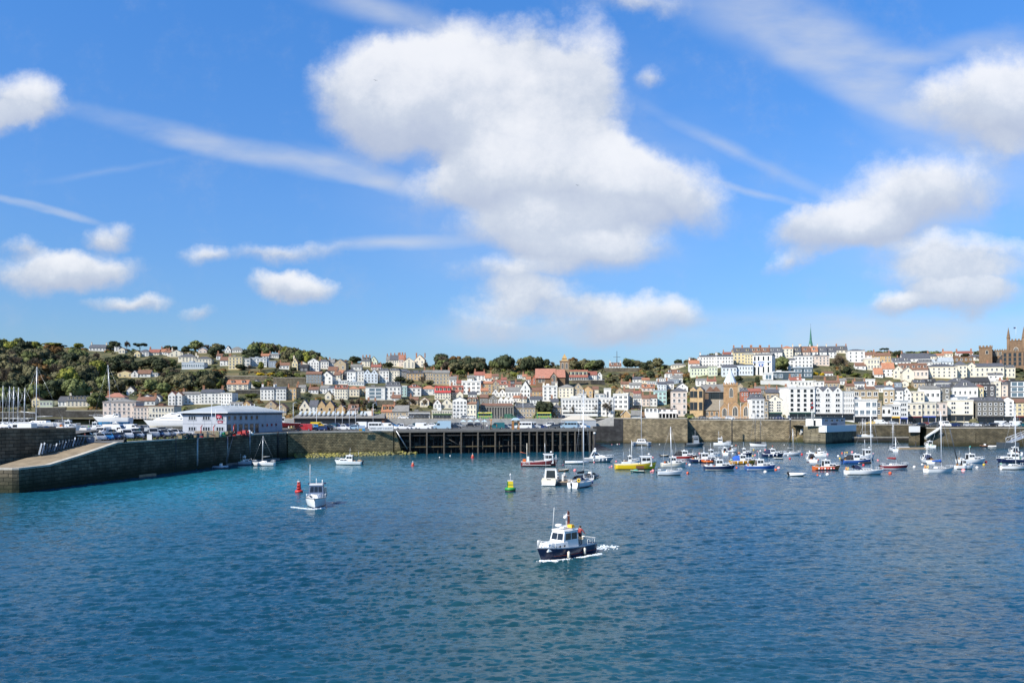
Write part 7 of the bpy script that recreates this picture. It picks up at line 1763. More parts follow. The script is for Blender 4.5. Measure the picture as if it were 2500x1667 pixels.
g = MB(); g.box(-L/2-.45, -L/2, -B*.4, B*.4, .15, .28, gel); g.build('bathing_platform', t); g = MB(); g.box(-L*.46, -L*.40, -B*.4, -B*.12, .5, 1.3, cream_gel); g.box(-L*.46, -L*.40, B*.12, B*.4, .5, 1.3, cream_gel); g.build('cockpit_seat', t)
rod(t, 'aerial', [(-.5, -.9, 2.6), (-.6, -.9, 5.2)], .03, alu); rod(t, 'aerial', [(-.5, .9, 2.6), (-.6, .9, 5.0)], .03, alu); g = MB(); g.box(-.9, -.2, -1, 1, 2.82, 2.9, canvas_k); g.build('canopy', t); rail(t, sh, hb, L, .5, .99, .5)
t = boat_at(1424, 1186, 62, 'large white yacht rafted right of the small pontoon, stern towards the camera, very tall mast', 'sailing_yacht', 'yacht', 'rafted tall yacht')
b_yacht(t, 9.2, 'w', 'k', 15.2, canvas_k, 'dx', mx=.02); outboard(t, -4.2, -1.0, 1.0, black, .8)
g = MB(); g.rings([[(-4.5+.1*math.sin(b), -1.1+(.25+.09*math.cos(b))*math.cos(a), 1.35+(.25+.09*math.cos(b))*math.sin(a)) for b in [2*math.pi*q/6 for q in range(6)]] for a in [2*math.pi*q/12 for q in range(13)]], mat('lifebuoy_yellow', (.8, .5, .03), .6), False); g.build('lifebuoy', t)
fender(t, .5, -1.5, 1.0, mat('blue_fender', (.02, .05, .2), .5)); fender(t, -1.5, 1.55, 1.0)
rp = thing('pontoon', 'long grey and tan pontoon stretching to the square bastion at right', 'pontoon', onz(2228, 1096), RAD(8)); g = MB(); g.box(-5.2, 5.0, -1.2, 1.2, -.2, .5, plank); g.build('deck', rp); g = MB(); g.box(-5.3, -.3, 1.25, 2.8, -.2, .75, HULL['p']); g.build('float_block', rp); rod(rp, 'pile', [(1.8, 1.0, -2), (1.8, 1.0, 2.4)], .15, black, 7)
a_, b_ = onz(482, 1143), onz(682, 1122.5); d_ = b_-a_
lp_ = thing('pontoon', 'long thin floating pontoon along the foot of the left pier', 'pontoon', a_, math.atan2(d_.y, d_.x)); g = MB(); g.box(0, d_.length, -.2, 1.6, -.2, .45, mat('wet_plank', (.22, .21, .19), .8, var=.2)); g.build('deck', lp_)
a_ = onz(300, 1168); b_ = onz(381, 1160); d_ = b_-a_
lp_ = thing('pontoon', 'small timber raft against the left pier wall', 'pontoon', a_, math.atan2(d_.y, d_.x)); g = MB(); g.box(0, d_.length, -.1, 1.3, -.1, .4, plank); g.build('deck', lp_)
a_ = Vector((edgeX(190)-.5, 190, 6.9)); b_ = onz(548, 1136)+Vector((0, 0, .45))
gw = thing('gangway', 'steep narrow gangway from the left pier down to its pontoon', 'gangway', (0, 0, 0)); g = MB()
q = (b_-a_); n_ = Vector((q.y, -q.x, 0)).normalized()*.45
g.hexa([a_-n_, b_-n_, b_+n_, a_+n_], [p+Vector((0, 0, .12)) for p in (a_-n_, b_-n_, b_+n_, a_+n_)], mat('gangway_grey', (.20, .22, .24), .6)); g.build('walkway', gw)
for s_ in (-1, 1):
 g = MB(); g.tube([a_+n_*s_+Vector((0, 0, 1.0)), b_+n_*s_+Vector((0, 0, 1.0))], .04, steel, 5)
 for k in range(9): p = a_+q*(k/8)+n_*s_; g.tube([p, p+Vector((0, 0, 1.0))], .03, steel, 4)
 g.build('handrail', gw)
a_ = XY(2462, 268, 2.0); b_ = XY(2560, 279, 6.9)
fb_ = thing('footbridge', 'grey steel footbridge sloping up to the quay at the right edge', 'footbridge', (0, 0, 0)); g = MB(); q = b_-a_; n_ = Vector((q.y, -q.x, 0)).normalized()*.9
g.hexa([a_-n_, b_-n_, b_+n_, a_+n_], [p+Vector((0, 0, .2)) for p in (a_-n_, b_-n_, b_+n_, a_+n_)], steel); g.build('walkway', fb_)
for s_ in (-1, 1):
 g = MB(); g.tube([a_+n_*s_+Vector((0, 0, 1.5)), b_+n_*s_+Vector((0, 0, 1.5))], .09, alu, 5); g.tube([a_+n_*s_, b_+n_*s_], .1, alu, 5)
 for k in range(9): p = a_+q*(k/8)+n_*s_; p2 = a_+q*(min(8, k+1)/8)+n_*s_; g.tube([p, p+Vector((0, 0, 1.5))], .05, alu, 4); g.tube([p, p2+Vector((0, 0, 1.5))], .04, alu, 4)
 g.build('truss', fb_)
g = MB(); g.box(a_.x-3, a_.x+2.5, a_.y-1.8, a_.y+1.8, -.2, 2.0, HULL['d']); g.build('landing_float', fb_)
t = boat_at(2110, 1070, 170, 'white sailing boat with two pale poles inside the inner basin', 'sailing_yacht', 'yacht', 'basin boat', None, 1.95, 321); b_yacht(t, 6.5, 'w', 'w', 6.5, None, '', mx=.12); rod(t, 'mast', [(-.3, 0, 2.4-1.6), (-.3, 0, 7.2)], .06, alu)
# ------------------------------------------------------------ the two boats under way
white_f = mat('foam', (0.80, 0.84, 0.86), 0.7)
def foam(name, pts, label, seed=1, n=60, spread=.35, size=(.05, .16)):
 r = random.Random(seed); g = MB()
 for i in range(n):
  u = r.random()*(len(pts)-1); k = min(int(u), len(pts)-2); f = u-k; p = Vector(pts[k])*(1-f)+Vector(pts[k+1])*f
  rr = r.uniform(*size); c = (p.x+r.gauss(0, spread), p.y+r.gauss(0, spread))
  m_ = 7; a0 = r.random()*6; ring = [(c[0]+rr*(1.9+.6*r.random())*math.cos(a0+6.283*q/m_), c[1]+rr*(1+.5*r.random())*math.sin(a0+6.283*q/m_)) for q in range(m_)]
  g.hexa([(x, y, -.03) for x, y in ring], [(c[0]+(x-c[0])*.7, c[1]+(y-c[1])*.7, .06+rr*.35) for x, y in ring], white_f)
 return tag(g.build(name), label, kind='stuff')
t = boat_at(1375, 1357, 228, 'navy and white pilot style motor boat under way in the foreground, person standing aft', 'pilot_boat', 'motor boat', 'pilot boat')
L, B, fb = 7.3, 2.4, .88
h_, sh, hb = hull(t, L, B, fb, .42, .11, 'n', 'n', 'p', .10, deckm, 2.6, .9)
g = MB()
for y in (-1, 1):
 pts = [(-L/2+(L*.9)*s, y*(hb(s)*(.9-.2*max(0, s-.5))+.015), .27+.08*s) for s in [i/9*.86 for i in range(10)]]
 g.tube(pts, .028, mat('red_line', (.42, .06, .02), .5), 5)
g.build('boot_line', t)
z = fb-.08
fc = cabin(t, L*.06, L*.385, B*.80, z, .62, .25, .0, .08, gel, 0, 0, 0, name='forward_cabin', wf=.60)
for k in range(3):
 for y in (-1, 1):
  g = MB(); xx = L*(.13+.075*k); yy = y*(B*.40-.04-.06*k+.005); g.lathe([(.001, -.01), (.10, -.01), (.10, .01), (.001, .01)], glass, 10); o = g.build('porthole', fc, (xx, yy+.0*y, z+.34)); o.rotation_euler = (RAD(90), 0, 0)
wh = cabin(t, -L*.14, L*.15, B*.80, z, 1.55, .42, .0, .16, gel, 2, 2, 1, .50, .86, .10, name='wheelhouse', wf=.88)
g = MB(); g.box(-L*.10, L*.06, -.35, .35, z+1.72, z+1.86, gel, None, .1, .06); g.lathe([(.001, 0), (.34, 0), (.34, .12), (.25, .2), (.001, .22)], gel, 12, (.25, -.3, z+1.86)); g.build('roof_hatch', t)
g = MB(); g.box(-.75, -.25, .15, .75, z+1.74, z+2.0, mat('yellow_raft', (.75, .42, .02), .6), None, .08, .08); g.build('life_raft', t)
rod(t, 'aerial', [(.55, -.75, z+1.65), (.35, -.75, z+3.5)], .022, white)
mt = rod(t, 'mast', [(-.45, 0, z+1.7), (-.45, 0, z+2.95)], .045, white); rod(mt, 'cross_tree', [(-.45, -.35, z+2.8), (-.45, .35, z+2.8)], .02, white)
g = MB(); g.ball((-.30, 0, z+2.62), .2, gel, .75); g.build('radar_dome', t); g = MB(); g.hexa([(-.5, .1, z+2.0), (-.75, .14, z+2.1), (-.72, .12, z+3.1), (-.5, .1, z+3.2)], [(-.5, .12, z+2.0), (-.75, .17, z+2.1), (-.72, .15, z+3.1), (-.5, .12, z+3.2)], mat('flag_red_orange', (.55, .13, .06), .8)); g.build('flag', t)
rail(t, sh, hb, L, .80, .985, .55, white, r=.028); rail(t, sh, hb, L, .02, .2, .45, white, True, .022)
for x_, s_ in ((.9, .55), (-1.5, .2)): fender(t, x_, hb(s_)+.12, .72, cream_gel, .12, .62)
g = MB(); g.rings([[(-L*.40+(.28+.09*math.cos(b))*math.cos(a), -.1+(.28+.09*math.cos(b))*math.sin(a), z+.55+.09*math.sin(b)) for b in [2*math.pi*q/6 for q in range(6)]] for a in [2*math.pi*q/12 for q in range(13)]], cream_gel, False); g.box(-L*.44, -L*.35, -.5, .3, z, z+.45, cream_gel); g.build('engine_box', t)
rod(t, 'handrail', [(-L*.14-.05, B*.3, z+.1), (-L*.14-.05, B*.3, z+1.2)], .025, alu); rod(t, 'grab_rail', [(-L*.1, B*.33, z+1.55), (L*.05, B*.33, z+1.5)], .02, alu)
PB = t
def wpt(t, x, y): v = Matrix.Rotation(t.rotation_euler.z, 3, 'Z') @ Vector((x, y, 0)); return (t.location.x+v.x, t.location.y+v.y, 0)
foam('bow_wave', [wpt(t, 3.0, 0), wpt(t, 2.0, .95), wpt(t, .5, 1.45), wpt(t, -1.6, 1.65), wpt(t, -3.2, 1.9)], 'white bow wave along the pilot boat', 2, 260, .12, (.012, .04))
foam('bow_wave', [wpt(t, 3.1, -.1), wpt(t, 2.6, .7), wpt(t, 2.6, 1.3)], 'white water breaking at the pilot boat stem', 12, 90, .13, (.015, .05))
foam('wake', [wpt(t, -3.4, 0), wpt(t, -4.8, .2), wpt(t, -7, .4)], 'white churned wake behind the pilot boat', 3, 240, .42, (.012, .045))
t = boat_at(772, 1234, 281, 'white motor cruiser with navy waterline heading towards the camera near the red buoy', 'motor_boat', 'motor boat', 'oncoming white cruiser')
L, B, fb = 8.0, 2.75, 1.15
h_, sh, hb = hull(t, L, B, fb, .22, .10, 'w', 'n', 'k', .06, gel, 2.8, .9)
cabin(t, L*.0, L*.40, B*.74, fb-.05, .55, 1.3, .1, .25, gel, 2, 0, 0, .35, .7, name='foredeck', wf=.45)
q = cabin(t, -L*.22, L*.06, B*.80, fb+.3, 1.35, .45, .1, .16, mat('windscreen_frame', (.10, .14, .22), .4), 2, 3, 0, .30, .85, .1, name='wheelhouse', roofm_=gel, wf=.92)
g = MB(); g.box(L*.16, L*.20, -.35, .35, fb+.48, fb+.53, darkm); g.build('hatch', t)
rod(t, 'aerial', [(-.6, -.85, fb+1.7), (-.9, -.85, fb+4.4)], .028, white); rod(t, 'light_pole', [(-.6, 0, fb+1.7), (-.6, 0, fb+2.5)], .04, white); rod(t, 'light_pole', [(-.6, .8, fb+1.7), (-.6, .8, fb+2.3)], .06, white)
rail(t, sh, hb, L, .55, .99, .5, alu); g = MB(); g.box(-L*.5, -L*.4, .5, 1.35, fb, fb+1.0, cream_gel, None, .1, .1); g.build('stern_seat', t); g = MB(); g.box(-L*.42, -L*.22, -1.2, 1.2, fb+1.6, fb+1.7, canvas_n); g.build('canopy', t)
g = MB(); g.tube([(L*.5, 0, sh(1)-.02), (L*.54, 0, sh(1)-.25)], .06, darkm); g.build('anchor', t)
foam('bow_wave', [wpt(t, 4.0, -.1), wpt(t, 3.2, -1.1), wpt(t, 2.2, -2.2), wpt(t, 1.0, -3.2)], 'white bow wave left of the oncoming cruiser', 5, 150, .12, (.015, .05)); foam('bow_wave', [wpt(t, 3.8, .1), wpt(t, 2.6, 1.1)], 'white bow wave right of the oncoming cruiser', 6, 25, .1, (.03, .08))
# ------------------------------------------------------------ navigation buoys
rb = mat('buoy_red', (.55, .03, .025), .45); gb_ = mat('buoy_green', (.03, .26, .05), .45); yb_ = mat('buoy_yellow', (.65, .48, .02), .5)
t = CB = thing('channel_buoy', 'red lattice topped channel buoy left of the oncoming white cruiser', 'buoy', onz(730, 1202)); g = MB(); g.lathe([(.5, -.5), (.98, -.1), (1.02, .05)], black, 16); g.lathe([(1.02, .05), (1.0, .42), (.80, .58)], rb, 16); g.build('float', t)
g = MB();
for k in range(4):
 a = math.pi/4+k*math.pi/2; g.tube([(.58*math.cos(a), .58*math.sin(a), .55), (.36*math.cos(a), .36*math.sin(a), 2.35)], .06, rb, 5)
for z, r_ in ((1.0, .54), (1.6, .46), (2.3, .40)): g.rings([[((r_+.05*math.cos(b))*math.cos(a), (r_+.05*math.cos(b))*math.sin(a), z+.12*math.sin(b)) for b in [2*math.pi*q/6 for q in range(6)]] for a in [2*math.pi*q/12 for q in range(13)]], rb, False)
g.lathe([(.42, .5), (.30, 2.3)], mat('buoy_dark_red', (.22, .012, .01), .6), 4); g.build('tower', t); g = MB(); g.lathe([(.44, 2.35), (.44, 2.45), (.1, 2.5)], white, 12); g.build('top_ring', t); g = MB(); g.lathe([(.09, 2.5), (.09, 2.75), (.03, 2.85)], darkm, 8); g.tube([(-.2, 0, 2.45), (-.2, 0, 3.0)], .025, white, 5); g.build('lantern', t)
CB.scale = (.62, .62, .72); t = thing('channel_buoy', 'green and yellow channel buoy with white lantern pole left of the small pontoon', 'buoy', onz(1246, 1199)); g = MB(); g.lathe([(.6, -.5), (1.05, -.1), (1.1, .25)], black, 16); g.lathe([(1.12, .25), (1.12, .62), (.8, .74)], gb_, 16); g.build('float', t)
g = MB(); g.box(-.60, .60, -.55, .55, .74, 1.9, yb_, None, .06, .06); g.box(-.66, .66, -.58, .58, 1.22, 1.32, gb_); g.box(-.66, -.54, -.58, .58, .74, 1.8, gb_); g.build('tower', t); g = MB(); g.box(-.58, .58, -.52, .52, 1.9, 1.98, white); g.build('top_plate', t); g = MB(); g.tube([(0, 0, 1.98), (0, 0, 3.0)], .045, white, 6); g.lathe([(.14, 2.75), (.14, 3.05), (.04, 3.25)], white, 8); g.build('lantern', t)
t.scale = (.78, .78, .88)
def conebuoy(px, py, label, s_=1.0):
 t = thing('marker_buoy', label, 'buoy', onz(px, py)); g = MB(); g.lathe([(.2*s_, -.3), (.62*s_, 0), (.62*s_, .22*s_)], rb, 12); g.build('float', t); g = MB(); g.lathe([(.40*s_, .22*s_), (.34*s_, .9*s_), (.1, 1.05*s_)], mat('buoy_faded_red', (.6, .17, .10), .6), 12); g.build('body', t); g = MB(); g.tube([(0, 0, 1.0*s_), (0, 0, 1.5*s_)], .06, white, 5); g.build('top_mark', t)
conebuoy(1154, 1117, 'small red conical marker buoy in front of the piled jetty', .8); conebuoy(1008, 1137, 'faded orange red marker buoy right of the white motor boat', .75)
# ------------------------------------------------------------ mooring buoys
BC = {'p': ('pink', (.78, .26, .26)), 'o': ('orange red', (.68, .10, .03)), 'w': ('white', (.74, .70, .66)), 'y': ('yellow', (.72, .46, .03)), 'r': ('red', (.60, .03, .03)), 't': ('turquoise', (.05, .42, .36)), 'G': ('green', (.03, .35, .12))}
BM = {}
def buoy_mesh(c, two=False):
 m = mat('float_'+BC[c][0].replace(' ', '_'), BC[c][1], .5); g = MB()
 prof = [(.5*math.sin(math.pi*i/9)+.001, .5-.5*math.cos(math.pi*i/9)) for i in range(10)]
 g.lathe(prof, m, 12); g.lathe([(.10, .97), (.10, 1.06), (.04, 1.1)], darkm, 6)
 if two: g.lathe([(.46, .28), (.515, .40), (.505, .52), (.45, .60)], white, 12)
 g.rings([[(.09*math.cos(a)*1.0, .03*math.sin(b), 1.12+.09*math.sin(a)+.03*math.cos(b)) for b in [2*math.pi*q/4 for q in range(4)]] for a in [2*math.pi*q/8 for q in range(9)]], steel, False)
 return g.mesh('mooring_buoy')
used_lb = set()
BUOYS = 'Z3 1215 435 p 1,Z3 1435 545 p 2,Z3 1810 385 p 1,Z4 100 732 p 1.4,Z4 60 740 p .8,Z4 180 640 p 1.4,Z4 100 335 p .8,Z4 200 330 w 1.2,Z4 240 300 w 1,Z4 175 295 y 1.4,Z4 955 330 w 1,Z4 840 565 p 1.1,Z4 780 580 o 1.2,Z4 840 815 p 2,Z4 800 822 p .9,Z4 940 765 y 1.3,Z4 1495 705 w 2,Z4 1440 675 o 1,Z4 1460 852 o 1.7,Z4 1490 505 p 1.5,Z4 1675 495 p 1.6,Z4 2095 520 p 1.2,Z4 2270 495 w 1.3,Z4 2330 345 o .8,Z5 265 348 o .9,Z5 590 430 y 1.2,Z5 660 458 p .8,Z5 710 450 w 1.6,Z5 795 435 p 1.6,Z5 215 495 w 1.3,Z5 355 475 p 1,Z5 575 540 y 1.2,Z5 612 528 p 1.5,Z5 285 755 o 1.2,Z5 985 792 o 1.6,Z5 1040 762 p 2,Z5 800 832 w 2,Z5 1205 532 w 1.2,Z5 1235 588 r 1.5,Z5 1455 515 r 2,Z5 1135 340 w .9,Z5 925 362 o .8,Z5 1545 492 w 1.5,Z5 1590 465 w 1.5,Z5 1740 612 o 1.3,Z5 1915 515 p 1.9,Z5 1910 880 w 1.9,Z5 1730 888 o 1.1,Z5 2105 542 w 1.7,Z5 2135 585 y 1.4,Z5 2175 492 o 1.6,Z5 2225 478 y 1,Z5 2262 476 y 1.2,Z6 670 625 p 1.9,Z6 1110 665 p 1.6,Z6 1200 790 p 1.4,Z6 1945 932 w 1.9,Z6 1450 1062 o 1.9,Z6 905 892 r 1.6,Z6 840 790 r 1.2,Z6 400 920 w 1.1,Z7 1160 550 t 1.3,Z7 1505 895 r 1.7,Z7 1460 952 y 1.6,Z7 1318 1015 w 1.8,Z7 1020 1085 p 2.4,Z7 100 945 w 1.5,Z7 1842 930 G 1.4,Z7 1830 1000 p 1.9,Z7 1840 1055 w 1,S 1073.5 1117 w 1,S 1099 1113 w 1,S 1512 1084 p .7,S 2002 1162 w .7'
for e in BUOYS.split(','):
 z, x, y, c, s_ = e.split(); px, py = zb_(z, float(x), float(y)); p = onz(px, py); d = .30*float(s_)+.08
 kk = (c, z in ('Z5', 'Z7') and c in 'pw' and float(s_) > 1.6)
 if kk not in BM: BM[kk] = buoy_mesh(*kk)
 bb = sorted(BOATS, key=lambda b: (b[0]-p.x)**2+((b[1]-p.y)*.35)**2)
 for b in bb:
  rel = 'left of' if p.x < b[0]-2.2 else 'right of' if p.x > b[0]+2.2 else ('in front of' if p.y < b[1] else 'behind')
  lb = '%s%s mooring buoy %s the %s' % ('large ' if float(s_) > 1.55 else 'small ' if float(s_) < 1.05 else '', BC[c][0], rel, b[2])
  if lb not in used_lb: break
 used_lb.add(lb)
 o = link('mooring_buoy', BM[kk], None, (p.x, p.y, -.3*d), trnd.uniform(0, 6), (d, d, d)); o.rotation_euler = (trnd.uniform(-.2, .2), trnd.uniform(-.2, .2), 1)
 tag(o, lb, 'buoy', 'mooring buoys in the harbour')
# ------------------------------------------------------------ people
skin = mat('skin', (.50, .30, .20), .6); hairm = mat('hair_dark', (.05, .035, .025), .8)
def person_mesh(pose, jm, tm):
 """one continuous skinned figure, about 1.75 m, facing +y is away; materials by region"""
 J = {'pelvis': (0, 0, .95), 'waist': (0, 0, 1.12), 'chest': (0, .0, 1.36), 'neck': (0, .0, 1.50), 'head': (0, -.02, 1.60), 'crown': (0, -.01, 1.73), 'nose': (0, -.10, 1.60),
   'hl': (-.10, 0, .90), 'kl': (-.11, -.02, .50), 'al': (-.11, .02, .09), 'tl': (-.12, -.15, .04), 'hr': (.10, 0, .90), 'kr': (.11, -.02, .50), 'ar': (.11, .02, .09), 'tr': (.12, -.15, .04),
   'sl': (-.19, 0, 1.42), 'el': (-.25, .02, 1.13), 'wl': (-.26, -.08, .90), 'fl': (-.26, -.11, .80), 'ul': (-.22, -.14, .84), 'sr': (.19, 0, 1.42), 'er': (.25, .02, 1.13), 'wr': (.26, -.08, .90), 'fr': (.26, -.11, .80), 'ur': (.22, -.14, .84)}
 J.update(pose)
 R = {'pelvis': .15, 'waist': .13, 'chest': .155, 'neck': .058, 'head': .092, 'crown': .06, 'nose': .022, 'h': .095, 'k': .062, 'a': .045, 't': .045, 's': .075, 'e': .048, 'w': .034, 'f': .03, 'u': .014}
 E = [('pelvis', 'waist'), ('waist', 'chest'), ('chest', 'neck'), ('neck', 'head'), ('head', 'crown'), ('head', 'nose')]
 for s_ in 'lr': E += [('pelvis', 'h'+s_), ('h'+s_, 'k'+s_), ('k'+s_, 'a'+s_), ('a'+s_, 't'+s_), ('chest', 's'+s_), ('s'+s_, 'e'+s_), ('e'+s_, 'w'+s_), ('w'+s_, 'f'+s_), ('w'+s_, 'u'+s_)]
 K = list(J); me = bpy.data.meshes.new('body'); me.from_pydata([J[k] for k in K], [(K.index(a), K.index(b)) for a, b in E], [])
 o = bpy.data.objects.new('tmp', me); COL.objects.link(o); md = o.modifiers.new('skin', 'SKIN')
 for i, k in enumerate(K):
  r = R.get(k, R.get(k[0], .05)); o.data.skin_vertices[0].data[i].radius = (r, r); o.data.skin_vertices[0].data[i].use_root = (k == 'pelvis')
 sb = o.modifiers.new('sub', 'SUBSURF'); sb.levels = 1; sb.render_levels = 1
 out = bpy.data.meshes.new_from_object(o.evaluated_get(bpy.context.evaluated_depsgraph_get())); bpy.data.objects.remove(o); bpy.data.meshes.remove(me)
 out.name = 'person'; out.materials.clear()
 for m in (skin, jm, tm, black): out.materials.append(m)
 hands = [Vector(J[k]) for k in ('fl', 'fr', 'wl', 'wr')]
 for p in out.polygons:
  c = p.center; i = 1
  if c.z > 1.49 and (c-Vector(J['head'])).length < .3: i = 0
  elif min((c-h).length for h in hands) < .08: i = 0
  elif c.z < .1: i = 3
  elif c.z < .98 and abs(c.x) < .21: i = 2
  p.material_index = i; p.use_smooth = True
 return out
def person(loc, rz, label, jc, tc, pose={}, group=None, hair=True):
 jm = mat('cloth_%d_%d_%d' % tuple(int(a*99) for a in jc), jc, .85); tm = mat('cloth_%d_%d_%d' % tuple(int(a*99) for a in tc), tc, .85)
 t = thing('person', label, 'person', loc, rz, group); link('body', person_mesh(pose, jm, tm), t)
 if hair:
  g = MB(); h = pose.get('head', (0, -.02, 1.60)); g.lathe([(.096, -.02), (.112, .05), (.10, .11), (.05, .155), (.005, .165)], hairm, 10, (h[0], h[1]+.025, h[2])); g.build('hair', t)
 return t
v = wpt(PB, -1.75, .55)
person((v[0], v[1], .84), RAD(228-90+180), 'person in red top and dark trousers standing aft on the pilot boat', (.30, .05, .05), (.02, .02, .03), {'er': (.33, .12, 1.18), 'wr': (.40, .26, 1.02), 'fr': (.42, .32, .95), 'ur': (.40, .34, 1.0)})
p = onz(1380, 1184); person((p.x, p.y+1.2, .55), .4, 'person in pale top and grey trousers standing on the small pontoon', (.62, .62, .60), (.16, .17, .18))
p = XY(201, 149.5, 6.4); person((p.x, 150.5, 6.9), 2, 'person in red jacket at the head of the slipway', (.42, .03, .03), (.45, .40, .38))
p = onz(2296, 1150); person((p.x, p.y+.2, 1.0), .3, 'person in bright blue top sitting aboard the white yacht with blue sail cover', (.02, .16, .55), (.03, .03, .05), {'kl': (-.11, -.38, .88), 'al': (-.11, -.40, .45), 'tl': (-.12, -.55, .42), 'kr': (.11, -.38, .88), 'ar': (.11, -.40, .45), 'tr': (.12, -.55, .42)})
for i, (px, Y, jc, tc, w_) in enumerate(((1176, 240, (.05, .06, .10), (.03, .03, .04), 'navy jacket, leftmost of the group on the jetty'), (1189, 243, (.60, .58, .55), (.06, .07, .12), 'white jacket in the middle of the group on the jetty'), (1197, 242, (.08, .12, .14), (.10, .10, .10), 'dark teal coat in the group on the jetty'), (1213, 244, (.45, .12, .03), (.03, .03, .03), 'orange jacket by the orange post on the jetty'),
          (1306, 246, (.10, .12, .22), (.02, .02, .02), 'blue jacket beside the timber shelter on the jetty'), (1334, 300, (.6, .6, .6), (.1, .1, .1), 'pale jacket walking behind the white vans'), (712, 222, (.62, .50, .22), (.06, .06, .06), 'yellow jacket at the corner of the quay'), (705, 221, (.6, .6, .58), (.05, .05, .05), 'white shirt at the corner of the quay'), (718, 223, (.12, .11, .10), (.03, .03, .03), 'dark coat at the corner of the quay'))):
 person(XY(px, Y, 6.91), trnd.uniform(0, 6), 'small person in '+w_, jc, tc, {}, None)
# ------------------------------------------------------------ cars
CARC = {'silver': (.42, .44, .46), 'white': (.75, .75, .74), 'black': (.012, .012, .014), 'dark grey': (.06, .065, .07), 'navy blue': (.012, .025, .10), 'bright blue': (.02, .18, .45), 'red': (.36, .015, .02), 'teal': (.01, .10, .12), 'pale blue': (.30, .42, .52), 'yellow': (.70, .45, .01), 'grey': (.20, .21, .22), 'orange red': (.6, .09, .02), 'green': (.03, .12, .06)}
wheelm = mat('wheel_rim', (.35, .36, .38), .4, metal=.5); lampm = mat('head_lamp', (.75, .78, .8), .1, spec=.8); tailm = mat('tail_lamp', (.35, .01, .01), .3)
KC = {'hatchback': (3.9, 1.7, 1.46), 'saloon': (4.4, 1.75, 1.42), 'estate car': (4.5, 1.8, 1.62), 'van': (5.0, 1.95, 2.05), 'large van': (5.8, 2.05, 2.6), 'pickup': (4.9, 1.8, 1.75), 'bus': (6.0, 2.3, 2.8), 'minibus': (5.6, 2.0, 2.3)}
def car_profile(kind, L, H):
 h = L/2; hb = .88 if kind not in ('van', 'large van', 'bus', 'minibus') else 1.05
 if kind == 'saloon': top = [(-h, .45), (-h+.05, .85), (-h+.75, .92), (-h+1.35, H), (.35, H), (1.05, .92), (h-.12, .76), (h, .45)]; gl = (2, 5)
 elif kind in ('hatchback', 'estate car'): top = [(-h, .45), (-h+.06, .92), (-h+.40, H-.06), (-h+.9, H), (.3, H), (1.0 if kind == 'hatchback' else 1.1, .95), (h-.12, .78), (h, .45)]; gl = (1, 5)
 elif kind == 'pickup': top = [(-h, .5), (-h+.03, .95), (-.35, .97), (-.25, H), (.75, H), (1.3, 1.02), (h-.1, .9), (h, .5)]; gl = (2, 5)
 elif kind == 'bus': top = [(-h, .4), (-h+.03, H-.15), (-h+.3, H), (h-.4, H), (h-.12, H-.3), (h, 1.3), (h, .4)]; gl = None
 else: top = [(-h, .45), (-h+.03, H-.12), (-h+.2, H), (h-1.75, H), (h-1.0, 1.18), (h-.1, .98), (h, .5)]; gl = None
 return top
